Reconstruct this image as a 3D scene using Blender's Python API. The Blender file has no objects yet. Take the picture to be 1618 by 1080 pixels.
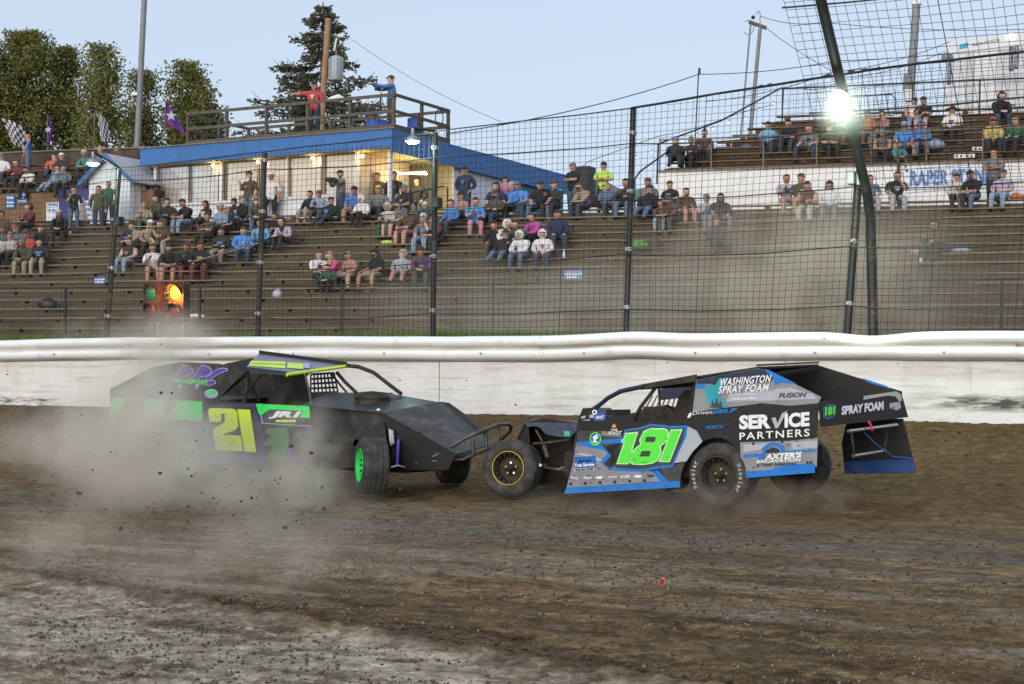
import bpy, math, random
import numpy as np
from mathutils import Vector, Matrix
random.seed(7)
SC = bpy.context.scene
COL = SC.collection
PI = math.pi
# ------------------------------------------------------------------ camera
FPX, ROLL, HC, HSH = 2600.0, 0.012, 1.18, 84.0   # focal length in photo pixels, roll, eye height, horizon offset
cam_d = bpy.data.cameras.new('camera'); cam = bpy.data.objects.new('camera', cam_d); COL.objects.link(cam)
cam.location = (0, 0, HC)
cam.rotation_euler = (Matrix.Rotation(PI/2, 3, 'X') @ Matrix.Rotation(ROLL, 3, 'Z')).to_euler()
cam_d.sensor_width = 36; cam_d.lens = FPX/1618*36; cam_d.shift_y = HSH/1618
cam_d.clip_start = 0.1; cam_d.clip_end = 3000
SC.camera = cam
# ------------------------------------------------------------------ sky, sun, exposure
world = bpy.data.worlds.new('World'); SC.world = world; world.use_nodes = True
SUN_EL, SUN_AZ = math.radians(14), math.radians(205)      # low sun behind the photographer, veiled by thin cloud
nt = world.node_tree; bg = nt.nodes['Background']
sky = nt.nodes.new('ShaderNodeTexSky'); sky.sky_type = 'NISHITA'; sky.sun_disc = False
sky.sun_elevation = SUN_EL; sky.sun_rotation = SUN_AZ
sky.air_density = 1.0; sky.dust_density = 2.2; sky.ozone_density = 1.6; sky.altitude = 20
veil = nt.nodes.new('ShaderNodeMix'); veil.data_type = 'RGBA'; veil.inputs[0].default_value = 0.62
veil.inputs[7].default_value = (6.5, 7.4, 9.0, 1)        # thin even cloud over the clear sky
nt.links.new(sky.outputs[0], veil.inputs[6]); nt.links.new(veil.outputs[2], bg.inputs[0])
bg.inputs[1].default_value = 0.107
sun_d = bpy.data.lights.new('sun', 'SUN'); sun_d.energy = 1.75; sun_d.angle = math.radians(50); sun_d.color = (1.0, 0.93, 0.84)
sun = bpy.data.objects.new('sun', sun_d); COL.objects.link(sun)
sd = Vector((math.sin(SUN_AZ)*math.cos(SUN_EL), math.cos(SUN_AZ)*math.cos(SUN_EL), math.sin(SUN_EL)))
sun.rotation_euler = sd.to_track_quat('Z', 'Y').to_euler(); sun.location = (0, -20, 30)
vs = SC.view_settings
vs.view_transform = 'Standard'; vs.look = 'None'; vs.gamma = 1; vs.use_curve_mapping = False; vs.exposure = 0.22
SC.render.engine = 'CYCLES'
cy = SC.cycles
cy.use_denoising = True; cy.max_bounces = 6; cy.diffuse_bounces = 2; cy.glossy_bounces = 3
cy.transparent_max_bounces = 8; cy.volume_bounces = 2; cy.volume_step_rate = 2.0; cy.volume_max_steps = 128
cy.caustics_reflective = False; cy.caustics_refractive = False; cy.sample_clamp_indirect = 4

# ------------------------------------------------------------------ frames and helpers
AW = math.atan(.559); UW = Vector((math.cos(AW), -math.sin(AW), 0)); NW = Vector((math.sin(AW), math.cos(AW), 0))   # track wall
AS = math.atan(.31);  US = Vector((math.cos(AS), -math.sin(AS), 0)); NS = Vector((math.sin(AS), math.cos(AS), 0))   # grandstand
ZV = Vector((0, 0, 1))
def W(p, q, z): return UW*p + NW*q + ZV*z
def S(p, q, z): return US*p + NS*q + ZV*z
def ray(px, py):
    a = px-809; b = 540+HSH-py
    return Vector(((a-ROLL*b)/FPX, 1.0, (a*ROLL+b)/FPX))
def at(px, py, Y): return Vector((0, 0, HC)) + ray(px, py)*Y
def hitp(px, py, P, n):
    d = ray(px, py); o = Vector((0, 0, HC))
    return o + d*((P-o).dot(n)/d.dot(n))

class MB:
    def __init__(s): s.v = []; s.f = []; s.m = []; s.smooth = []
    def add(s, vs, fs, mi=0, sm=False):
        b = len(s.v); s.v += [tuple(v) for v in vs]
        for f in fs: s.f.append([b+i for i in f]); s.m.append(mi); s.smooth.append(sm)
    def box(s, c, X, Y, Z, mi=0):            # centre and half-axis vectors
        c, X, Y, Z = Vector(c), Vector(X), Vector(Y), Vector(Z)
        vs = [c+X*i+Y*j+Z*k for i in (-1, 1) for j in (-1, 1) for k in (-1, 1)]
        s.add(vs, [(0,1,3,2),(4,6,7,5),(0,4,5,1),(2,3,7,6),(0,2,6,4),(1,5,7,3)], mi)
    def prism(s, pts, d, mi=0):              # polygon extruded by vector d (capped)
        pts = [Vector(p) for p in pts]; d = Vector(d); n = len(pts)
        vs = pts+[p+d for p in pts]
        s.add(vs, [tuple(range(n)), tuple(reversed(range(n, 2*n)))]+[(i, i+n, (i+1) % n+n, (i+1) % n) for i in range(n)], mi)
    def poly(s, pts, mi=0): s.add(pts, [tuple(range(len(pts)))], mi)
    def tube(s, path, r, n=8, mi=0, caps=True, closed=False):
        path = [Vector(p) for p in path]; m = len(path)
        rs = r if isinstance(r, (list, tuple)) else [r]*m
        vs = []; up = None
        for i, p in enumerate(path):
            a = path[(i-1) % m] if (closed or i > 0) else path[i]; b = path[(i+1) % m] if (closed or i < m-1) else path[i]
            t = (b-a).normalized()
            if up is None: up = Vector((0, 0, 1)) if abs(t.z) < .9 else Vector((1, 0, 0))
            x = t.cross(up).normalized(); y = x.cross(t).normalized(); up = y
            for k in range(n):
                an = 2*PI*k/n; vs.append(p+(x*math.cos(an)+y*math.sin(an))*rs[i])
        fs = []
        for i in range(m if closed else m-1):
            j = (i+1) % m
            for k in range(n): fs.append((i*n+k, i*n+(k+1) % n, j*n+(k+1) % n, j*n+k))
        s.add(vs, fs, mi, n > 5)
        if caps and not closed: s.add(vs[:n], [tuple(reversed(range(n)))], mi); s.add(vs[-n:], [tuple(range(n))], mi)
    def lathe(s, c, ax, prof, n=24, mi=0):   # prof: (radius, along axis)
        c = Vector(c); ax = Vector(ax).normalized(); t = Vector((0, 0, 1)) if abs(ax.z) < .9 else Vector((1, 0, 0))
        x = ax.cross(t).normalized(); y = ax.cross(x).normalized(); vs = []
        for r, h in prof:
            for k in range(n):
                a = 2*PI*k/n; vs.append(c+ax*h+(x*math.cos(a)+y*math.sin(a))*r)
        fs = [(i*n+k, (i+1)*n+k, (i+1)*n+(k+1) % n, i*n+(k+1) % n) for i in range(len(prof)-1) for k in range(n)]
        s.add(vs, fs, mi, True)
    def ball(s, c, rx, ry=None, rz=None, n=12, mi=0, rot=None):
        ry = ry or rx; rz = rz or rx; c = Vector(c); vs = []; m = n//2
        for i in range(m+1):
            th = PI*i/m
            for k in range(n):
                ph = 2*PI*k/n; v = Vector((rx*math.sin(th)*math.cos(ph), ry*math.sin(th)*math.sin(ph), rz*math.cos(th)))
                vs.append(c+(rot @ v if rot else v))
        s.add(vs, [(i*n+k, (i+1)*n+k, (i+1)*n+(k+1) % n, i*n+(k+1) % n) for i in range(m) for k in range(n)], mi, True)
def worldloc(o):
    l = Vector((0, 0, 0))
    while o: l += o.location; o = o.parent
    return l
def build(name, mb, mats, parent=None, kind=None, origin=None):
    me = bpy.data.meshes.new(name)
    org = worldloc(parent) if parent else Vector(origin or (0, 0, 0))
    v = np.array(mb.v, dtype=float)-np.array(org)
    me.from_pydata(v.tolist(), [], mb.f)
    if not isinstance(mats, (list, tuple)): mats = [mats]
    for m in mats: me.materials.append(m)
    me.polygons.foreach_set('material_index', mb.m); me.polygons.foreach_set('use_smooth', mb.smooth)
    me.update()
    o = bpy.data.objects.new(name, me); COL.objects.link(o)
    if parent: o.parent = parent
    else: o.location = org
    if kind: o['kind'] = kind
    return o
def tag(o, label, cat, group=None):
    o['label'] = label; o['category'] = cat
    if group: o['group'] = group
    return o
def thing(name, label, cat, loc=(0, 0, 0), group=None):
    o = bpy.data.objects.new(name, None); COL.objects.link(o); o.location = loc; o.empty_display_size = .1
    return tag(o, label, cat, group)
def copyobj(src, parent=None, loc=None):
    c = src.copy(); COL.objects.link(c)
    if parent: c.parent = parent
    if loc is not None: c.location = loc
    return c

# ------------------------------------------------------------------ materials
MATS = {}
def mat(name, col, rough=.6, metal=0., var=.15, scale=3., dirt=None, dirt_amt=0., dirt_scale=2., bump=0., bump_scale=20., emit=None, emit_s=0., coat=0.):
    if name in MATS: return MATS[name]
    m = bpy.data.materials.new(name); m.use_nodes = True; nt = m.node_tree; N = nt.nodes; L = nt.links
    b = N['Principled BSDF']; b.inputs['Roughness'].default_value = rough; b.inputs['Metallic'].default_value = metal
    if coat: b.inputs['Coat Weight'].default_value = coat; b.inputs['Coat Roughness'].default_value = .15
    tc = N.new('ShaderNodeTexCoord')
    nz = N.new('ShaderNodeTexNoise'); nz.inputs['Scale'].default_value = scale; nz.inputs['Detail'].default_value = 5
    L.new(tc.outputs['Object'], nz.inputs['Vector'])
    mx = N.new('ShaderNodeMix'); mx.data_type = 'RGBA'; L.new(nz.outputs['Fac'], mx.inputs[0])
    mx.inputs[6].default_value = tuple(max(0, c*(1-2*var)) for c in col)+(1,)
    mx.inputs[7].default_value = tuple(min(1, c*(1+2*var)) for c in col)+(1,)
    out = mx.outputs[2]
    if dirt:
        n2 = N.new('ShaderNodeTexNoise'); n2.inputs['Scale'].default_value = dirt_scale; n2.inputs['Detail'].default_value = 8; n2.inputs['Roughness'].default_value = .7
        L.new(tc.outputs['Object'], n2.inputs['Vector'])
        r = N.new('ShaderNodeMapRange'); r.inputs[1].default_value = .62-.35*dirt_amt; r.inputs[2].default_value = .78-.2*dirt_amt; r.inputs[3].default_value = 0; r.inputs[4].default_value = min(1, .35+dirt_amt*.5)
        L.new(n2.outputs['Fac'], r.inputs[0])
        m2 = N.new('ShaderNodeMix'); m2.data_type = 'RGBA'; L.new(r.outputs[0], m2.inputs[0]); L.new(out, m2.inputs[6]); m2.inputs[7].default_value = tuple(dirt)+(1,)
        out = m2.outputs[2]
    L.new(out, b.inputs['Base Color'])
    if bump:
        n3 = N.new('ShaderNodeTexNoise'); n3.inputs['Scale'].default_value = bump_scale; n3.inputs['Detail'].default_value = 6
        L.new(tc.outputs['Object'], n3.inputs['Vector'])
        bp = N.new('ShaderNodeBump'); bp.inputs['Strength'].default_value = bump; bp.inputs['Distance'].default_value = .02
        L.new(n3.outputs['Fac'], bp.inputs['Height']); L.new(bp.outputs[0], b.inputs['Normal'])
    if emit: b.inputs['Emission Color'].default_value = tuple(emit)+(1,); b.inputs['Emission Strength'].default_value = emit_s
    MATS[name] = m; return m
def glassmat():
    if 'window_glass' in MATS: return MATS['window_glass']
    m = bpy.data.materials.new('window_glass'); m.use_nodes = True; nt = m.node_tree; N = nt.nodes; L = nt.links; N.remove(N['Principled BSDF'])
    g = N.new('ShaderNodeBsdfGlossy'); g.inputs['Roughness'].default_value = .08; t = N.new('ShaderNodeBsdfTransparent'); t.inputs[0].default_value = (.93, .94, .93, 1)
    f = N.new('ShaderNodeFresnel'); f.inputs[0].default_value = 1.5; nz = N.new('ShaderNodeTexNoise'); nz.inputs['Scale'].default_value = 1.5; r = N.new('ShaderNodeMapRange'); r.inputs[3].default_value = .03; r.inputs[4].default_value = .16
    L.new(nz.outputs['Fac'], r.inputs[0]); L.new(r.outputs[0], g.inputs['Roughness'])
    x = N.new('ShaderNodeMixShader'); L.new(f.outputs[0], x.inputs[0]); L.new(t.outputs[0], x.inputs[1]); L.new(g.outputs[0], x.inputs[2]); L.new(x.outputs[0], N['Material Output'].inputs[0])
    MATS['window_glass'] = m; return m
DUSTC = (.24, .2, .155)
M_STEEL = mat('black_steel', (.025, .027, .028), .5, .3, dirt=DUSTC, dirt_amt=.25)
M_GALV = mat('galvanised_steel', (.32, .34, .36), .45, .6, dirt=(.2, .18, .15), dirt_amt=.2)
M_WIRE = mat('wire', (.014, .015, .016), .75, 0)
M_WOODG = mat('weathered_wood', (.21, .185, .155), .8, 0, .25, 6, dirt=(.08, .06, .04), dirt_amt=.35, bump=.3)
M_WHITE = mat('white_paint', (.74, .75, .76), .5, 0, .05, dirt=(.4, .36, .3), dirt_amt=.2)
M_BLUEP = mat('blue_paint', (.035, .15, .42), .5, 0, .15, dirt=(.05, .1, .22), dirt_amt=.35, dirt_scale=14)
M_BLACK = mat('black_plastic', (.02, .02, .022), .5)
M_RUBBER = mat('tyre_rubber', (.03, .03, .031), .85, 0, .2, 8, dirt=(.13, .115, .1), dirt_amt=.55, dirt_scale=9, bump=.3, bump_scale=60)

# ------------------------------------------------------------------ value noise
def vnoise(x, y, seed=0):
    xi = np.floor(x).astype(np.int64); yi = np.floor(y).astype(np.int64); xf = x-xi; yf = y-yi
    def h(a, b):
        n = (a*374761393+b*668265263+seed*1442695041) & 0xffffffff
        n = ((n ^ (n >> 13))*1274126177) & 0xffffffff
        return ((n ^ (n >> 16)) & 0xffff)/65535.
    u = xf*xf*(3-2*xf); v = yf*yf*(3-2*yf)
    return (h(xi, yi)*(1-u)+h(xi+1, yi)*u)*(1-v)+(h(xi, yi+1)*(1-u)+h(xi+1, yi+1)*u)*v
def fbm(x, y, oct=4, seed=0, gain=.5):
    s = 0; a = 1; t = 0
    for i in range(oct): s = s+a*vnoise(x*2**i, y*2**i, seed+i*17); t += a; a *= gain
    return s/t
def sstep(a, b, x): t = np.clip((x-a)/(b-a), 0, 1); return t*t*(3-2*t)

# ------------------------------------------------------------------ text
_tc = {}
def textmesh(s, bold=.0, space=1.0):
    k = (s, bold, space)
    if k in _tc: return _tc[k]
    cu = bpy.data.curves.new('lettering', 'FONT'); cu.body = s; cu.offset = bold; cu.resolution_u = 3; cu.space_character = space
    o = bpy.data.objects.new('lettering', cu); COL.objects.link(o); bpy.context.view_layer.update()
    me = bpy.data.meshes.new_from_object(o.evaluated_get(bpy.context.evaluated_depsgraph_get()))
    v = np.zeros(len(me.vertices)*3); me.vertices.foreach_get('co', v); v = v.reshape(-1, 3)
    f = [list(p.vertices) for p in me.polygons]
    bpy.data.objects.remove(o); bpy.data.curves.remove(cu); bpy.data.meshes.remove(me)
    mn = v.min(0); mx = v.max(0); v[:, 0] = (v[:, 0]-mn[0])/(mx[0]-mn[0]); v[:, 1] = (v[:, 1]-mn[1])/(mx[1]-mn[1])
    _tc[k] = (v, f); return _tc[k]
def text_on(name, s, bl, br, tl, m, parent, bold=.02, space=1.0, into=None, off=None):
    """flat lettering filling the parallelogram bl-br-tl (3-D points)"""
    v, f = textmesh(s, bold, space); bl, br, tl = Vector(bl), Vector(br), Vector(tl)
    if off is not None: bl, br, tl = bl+off, br+off, tl+off
    mb = into or MB()
    mb.add([bl+(br-bl)*float(a[0])+(tl-bl)*float(a[1]) for a in v], f)
    return mb if into is not None else build(name, mb, m, parent)
# ================================================================== GROUND
QW = 23.57*1.0    # distance of the track wall along NW
QB = NW.y*27.055 + NW.x*0.0   # same, measured
def gheight(p, q):
    z = .86*np.clip((q-16.5)/(QW-16.5), -10, 1)*.5*2*.5 + .43*sstep(16.5, QW, q)
    z = np.where(q < 16.5, -.035*(16.5-q), z)
    z = np.maximum(z, -.42)
    return z
def ridge_d(p, q):   # signed distance to the edge of the pale crust in the near corner
    return (q-(RQ0+(p-RP0)*RM))
_a = ray(0, 925); _b = ray(820, 1066)
_A = Vector((0, 0, HC))+_a*((-.32-HC)/_a.z); _B = Vector((0, 0, HC))+_b*((-.36-HC)/_b.z)
RP0, RQ0 = _A.dot(UW), _A.dot(NW); RM = (_B.dot(NW)-RQ0)/(_B.dot(UW)-RP0)
def ground():
    q1 = [3.5]
    while q1[-1] < 24.0: q1.append(q1[-1]+max(.014, q1[-1]*.0038))
    qs = np.array([-400, -100, -30, -8, 0, 2.5]+q1)
    ps = np.concatenate([[-600, -200, -80, -50, -38], np.arange(-28, -10.8, .055), np.arange(-10.8, -2.2, .021), np.arange(-2.2, 4, .055), [4.5, 6, 10, 30, 100, 500]])
    P, Q = np.meshgrid(ps, qs)
    Z = gheight(P, Q)
    near = sstep(30, 12, Q)*sstep(-40, -30, P)
    lum = fbm(P*.5, Q*1.1, 4, 3)
    rut = fbm(P*.35, Q*5.0, 4, 11)                   # ruts run along the track
    clod = fbm(P*12, Q*14, 3, 23, .6); fine = fbm(P*19, Q*24, 3, 31)
    rough = .35+.65*sstep(.42, .6, fbm(P*.25, Q*.9, 3, 41))
    zone = sstep(12.2, 10.5, Q)*.45+.35
    Z = Z+near*((rut-.5)*.018+(lum-.5)*.025+rough*zone*(np.maximum(clod-.5, 0)*.085+(fine-.5)*.045))
    # the loose edge of the crust
    d = ridge_d(P, Q); dn = d+(fbm(P*1.5, Q*1.5, 3, 77)-.5)*.3
    Z = Z-near*.06*sstep(.0, .35, dn)+near*.07*np.exp(-((dn-.1)/.2)**2)*(fbm(P*9, Q*9, 2, 5)+.3)-near*.03*np.exp(-((dn-.35)/.2)**2)
    # dirt thrown up against the wall
    wn = fbm(P*.9, Q*.0+1, 4, 61)
    Z = Z+near*(sstep(22.0, 23.4, Q)*(.06+.12*(wn-.4)))+near*sstep(21.3, 22.5, Q)*np.maximum(clod-.45, 0)*.22
    Z = Z+near*.10*np.exp(-((Q-19.0-.3*np.sin(P*.4))/.25)**2)*sstep(-9, -6, P)*(wn-.2)
    # colour of the dirt and a painted sheen, patch by patch
    brown = np.array([.125, .094, .060]); tan = np.array([.225, .180, .122]); dark = np.array([.050, .035, .020])
    crust = np.array([.32, .325, .335]); blue = np.array([.125, .125, .13])
    c = brown[None, None, :]*np.ones(P.shape+(1,))
    def mixc(c, col, m): return c*(1-m[..., None])+col*m[..., None]
    st = fbm(P*.8, Q*3.2, 6, 91, .66); st2 = fbm(P*2.6, Q*6, 5, 97, .7)
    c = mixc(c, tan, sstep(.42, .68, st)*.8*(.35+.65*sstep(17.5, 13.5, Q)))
    c = mixc(c, dark, sstep(.54, .66, st2)*.7)
    sheen_band = np.exp(-((Q-14.3)/1.2)**2)*sstep(-19, -13, P)
    c = mixc(c, blue, np.clip(sheen_band*sstep(.3, .6, fbm(P*.4, Q*5, 3, 13))*1.2, 0, .9))  # blue-grey sheen of the packed track put into its colour
    c = mixc(c, crust*.85, sstep(13.5, 12, Q)*sstep(8.6, 10, Q)*sstep(.45, .62, fbm(P*.5, Q*3.2, 4, 19))*.4)
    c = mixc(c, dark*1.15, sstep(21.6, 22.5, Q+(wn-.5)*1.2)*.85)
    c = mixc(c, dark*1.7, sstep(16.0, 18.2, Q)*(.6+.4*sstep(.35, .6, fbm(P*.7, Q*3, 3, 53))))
    c = mixc(c, tan*.9, sstep(17.6, 18.2, Q)*sstep(21, 20, Q)*sstep(-16, -19, P)*.7)
    cr_ = sstep(.12, -.12, dn)
    c = mixc(c, crust*1.12, cr_*(.4+.6*sstep(.3, .5, fbm(P*1.3, Q*3.5, 5, 29, .65))))
    c = mixc(c, dark*1.3, cr_*sstep(.55, .66, fbm(P*4, Q*6, 4, 33, .65))*.6)
    c = mixc(c, dark*1.2, np.exp(-((dn-.36)/.34)**2)*(.55+.45*sstep(.4, .55, fbm(P*5, Q*6, 3, 37))))
    c = mixc(c, dark*1.2, sstep(.52, .72, clod)*.45*rough)
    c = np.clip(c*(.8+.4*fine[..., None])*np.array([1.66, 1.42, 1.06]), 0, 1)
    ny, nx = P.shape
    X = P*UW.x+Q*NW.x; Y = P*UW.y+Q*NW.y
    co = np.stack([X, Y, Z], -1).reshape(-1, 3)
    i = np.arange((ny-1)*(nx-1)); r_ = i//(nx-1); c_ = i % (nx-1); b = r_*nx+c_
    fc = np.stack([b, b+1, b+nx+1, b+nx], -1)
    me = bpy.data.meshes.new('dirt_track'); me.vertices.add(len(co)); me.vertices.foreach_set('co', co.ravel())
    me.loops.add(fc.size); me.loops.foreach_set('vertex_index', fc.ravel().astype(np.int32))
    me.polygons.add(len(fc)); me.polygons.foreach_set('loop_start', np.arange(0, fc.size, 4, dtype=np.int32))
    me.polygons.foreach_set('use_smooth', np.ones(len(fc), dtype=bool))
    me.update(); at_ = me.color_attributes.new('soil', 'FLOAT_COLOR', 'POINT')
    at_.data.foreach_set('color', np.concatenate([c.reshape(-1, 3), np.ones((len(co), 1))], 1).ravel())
    m = bpy.data.materials.new('dirt'); m.use_nodes = True; nt = m.node_tree; N = nt.nodes; L = nt.links; bs = N['Principled BSDF']
    ca = N.new('ShaderNodeVertexColor'); ca.layer_name = 'soil'
    tc = N.new('ShaderNodeTexCoord'); mp = N.new('ShaderNodeMapping'); mp.inputs['Rotation'].default_value = (0, 0, AW); L.new(tc.outputs['Object'], mp.inputs[0])
    mp2 = N.new('ShaderNodeMapping'); mp2.inputs['Scale'].default_value = (1, 1.35, 1); L.new(mp.outputs[0], mp2.inputs[0])
    def tn(sc, det, ro, v):
        n = N.new('ShaderNodeTexNoise'); n.inputs['Scale'].default_value = sc; n.inputs['Detail'].default_value = det; n.inputs['Roughness'].default_value = ro; L.new(v, n.inputs[0]); return n.outputs['Fac']
    def mr(i, a, b, c, d):
        r = N.new('ShaderNodeMapRange'); r.inputs[1].default_value = a; r.inputs[2].default_value = b; r.inputs[3].default_value = c; r.inputs[4].default_value = d; L.new(i, r.inputs[0]); return r.outputs[0]
    def mth(op, a, b):
        x = N.new('ShaderNodeMath'); x.operation = op
        for i_, q_ in enumerate((a, b)):
            if isinstance(q_, (int, float)): x.inputs[i_].default_value = q_
            else: L.new(q_, x.inputs[i_])
        return x.outputs[0]
    n1 = tn(9, 10, .82, mp2.outputs[0]); n2 = tn(34, 6, .7, mp2.outputs[0]); n4 = tn(4, 8, .75, mp2.outputs[0])
    k = mth('MULTIPLY', mr(n1, .36, .64, .45, 1.55), mr(n4, .38, .62, .7, 1.3))
    k = mth('MULTIPLY', k, mr(n2, .56, .66, 1, .38)); k = mth('MULTIPLY', k, mr(n2, .36, .42, 1.5, 1))
    mm = N.new('ShaderNodeVectorMath'); mm.operation = 'SCALE'; L.new(ca.outputs[0], mm.inputs[0]); L.new(k, mm.inputs[3])
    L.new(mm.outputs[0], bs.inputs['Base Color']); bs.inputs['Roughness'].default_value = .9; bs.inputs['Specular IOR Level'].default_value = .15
    ad = mth('ADD', n1, mth('MULTIPLY', n2, .5))
    bp = N.new('ShaderNodeBump'); bp.inputs['Strength'].default_value = 1.0; bp.inputs['Distance'].default_value = .05; L.new(ad, bp.inputs['Height']); L.new(bp.outputs[0], bs.inputs['Normal'])
    me.materials.append(m)
    o = bpy.data.objects.new('dirt_track', me); COL.objects.link(o); o['kind'] = 'structure'
    return co, P, Q, Z
_gr = ground()
def gz(x, y):
    v = Vector((x, y, 0)); return float(gheight(np.array(v.dot(UW)), np.array(v.dot(NW))))
# loose clods lying on the track, joined: nobody could count them
def icos(mb, c, r, rnd, sq=.7):
    t = (1+5**.5)/2
    V = [(-1,t,0),(1,t,0),(-1,-t,0),(1,-t,0),(0,-1,t),(0,1,t),(0,-1,-t),(0,1,-t),(t,0,-1),(t,0,1),(-t,0,-1),(-t,0,1)]
    Fc = [(0,11,5),(0,5,1),(0,1,7),(0,7,10),(0,10,11),(1,5,9),(5,11,4),(11,10,2),(10,7,6),(7,1,8),(3,9,4),(3,4,2),(3,2,6),(3,6,8),(3,8,9),(4,9,5),(2,4,11),(6,2,10),(8,6,7),(9,8,1)]
    a = rnd.random()*6.28; ca_, sa_ = math.cos(a), math.sin(a); ex = .8+rnd.random()*.8
    vs = []
    for x, y, z in V:
        k = r/1.9*(.7+.6*rnd.random()); x *= ex
        vs.append((c[0]+(x*ca_-y*sa_)*k, c[1]+(x*sa_+y*ca_)*k, c[2]+z*k*sq))
    mb.add(vs, Fc)
M_CLOD = mat('clod', (.09, .062, .038), .95, 0, .3, 9, bump=.4, bump_scale=40)
M_CLODP = mat('pale_clod', (.26, .22, .17), .95, 0, .25, 9)
rnd = random.Random(5); mbs = MB()
for i in range(9000):
    t = rnd.random(); q = 5.2+17.8*t**1.4; Yc = q/.87; X = rnd.uniform(-.34, .34)*Yc*1.05
    p = X*UW.x; v = Vector((X, (q-NW.x*X)/NW.y, 0))
    if v.y < 4: continue
    r = (.0035+.015*rnd.random()**9)*(1 if q < 12 else 1.5)
    if 21.5 < q: r *= 2.0
    d = ridge_d(v.dot(UW), v.dot(NW))
    if 0 < d < .5: r *= 1.5
    icos(mbs, (v.x, v.y, gz(v.x, v.y)+r*.2+.01), r, rnd)
for i in range(2600):     # along the loose edge of the crust
    p = RP0+(rnd.random()*1.1-.02)*(_B.dot(UW)-RP0); q = RQ0+(p-RP0)*RM+rnd.gauss(.2, .18); v = UW*p+NW*q; r = .005+.02*rnd.random()**4
    icos(mbs, (v.x, v.y, gz(v.x, v.y)+.0), r, rnd)
o = build('dirt_clods', mbs, M_CLOD, kind='stuff')
for nm_, m_, cnt, sd_ in (('dirt_crumbs', M_CLOD, 26000, 71), ('pale_crumbs', M_CLODP, 16000, 72)):
    rr = np.random.RandomState(sd_); t = rr.rand(cnt)**1.25; q = 5.0+9.5*t; X = rr.uniform(-.33, .33, cnt)*q/.87*1.05; Yc = (q-NW.x*X)/NW.y; pp = X*UW.x-Yc*-UW.y
    pp = X*UW.x+Yc*UW.y; zz = gheight(pp, q); r = .0035+.011*rr.rand(cnt)**5*(1 if sd_ == 71 else .8)
    keep = fbm(pp*1.1, q*1.6, 3, sd_) > (.42 if sd_ == 71 else .5); X, Yc, zz, r = X[keep], Yc[keep], zz[keep], r[keep]; n_ = len(X)
    base = np.array([[1, 0, 0], [0, 1, 0], [-1, 0, 0], [0, -1, 0], [0, 0, .8], [0, 0, -.8]]); jit = .55+.9*rr.rand(n_, 6, 1); an = rr.rand(n_)*6.28
    R_ = np.stack([np.stack([np.cos(an), -np.sin(an), 0*an], -1), np.stack([np.sin(an), np.cos(an), 0*an], -1), np.stack([0*an, 0*an, 1+0*an], -1)], 1)
    vv = np.einsum('nij,nkj->nki', R_, base[None]*jit)*r[:, None, None]+np.stack([X, Yc, zz+r*.3+.006], -1)[:, None, :]
    f0 = np.array([[0, 1, 4], [1, 2, 4], [2, 3, 4], [3, 0, 4], [1, 0, 5], [2, 1, 5], [3, 2, 5], [0, 3, 5]]); ff = (f0[None]+(np.arange(n_)*6)[:, None, None]).reshape(-1, 3)
    me = bpy.data.meshes.new(nm_); me.vertices.add(n_*6); me.vertices.foreach_set('co', vv.ravel()); me.loops.add(ff.size); me.loops.foreach_set('vertex_index', ff.ravel().astype(np.int32)); me.polygons.add(len(ff)); me.polygons.foreach_set('loop_start', np.arange(0, ff.size, 3, dtype=np.int32)); me.update(); me.materials.append(m_)
    o = bpy.data.objects.new(nm_, me); COL.objects.link(o); o['kind'] = 'stuff'
# land behind the wall out to the horizon
mb = MB()
mb.prism([W(-700, QW+.25, 2.0), W(700, QW+.25, 2.0), W(700, 1500, 2.0), W(-700, 1500, 2.0)], (0, 0, -1.9))
build('ground', mb, mat('infield_soil', (.16, .14, .1), .95, 0, .3, .3), kind='structure')
# strip of grass between wall and stand
mb = MB(); rnd = random.Random(3)
M_GRASS = mat('grass', (.13, .19, .035), .8, 0, .3, 2)
for i in range(22000):
    p = rnd.uniform(-27, -14+2*rnd.random()); q = QW+.45+rnd.random()**1.3*5
    b_ = W(p, q, 2.0); h = .15+.2*rnd.random(); a = rnd.random()*PI; w = Vector((math.cos(a), math.sin(a), 0))*.02
    l = Vector((rnd.gauss(0, .04), rnd.gauss(0, .04), h)); mb.add([b_-w, b_+w, b_+l], [(0, 1, 2)])
build('grass', mb, M_GRASS, kind='stuff')

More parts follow.
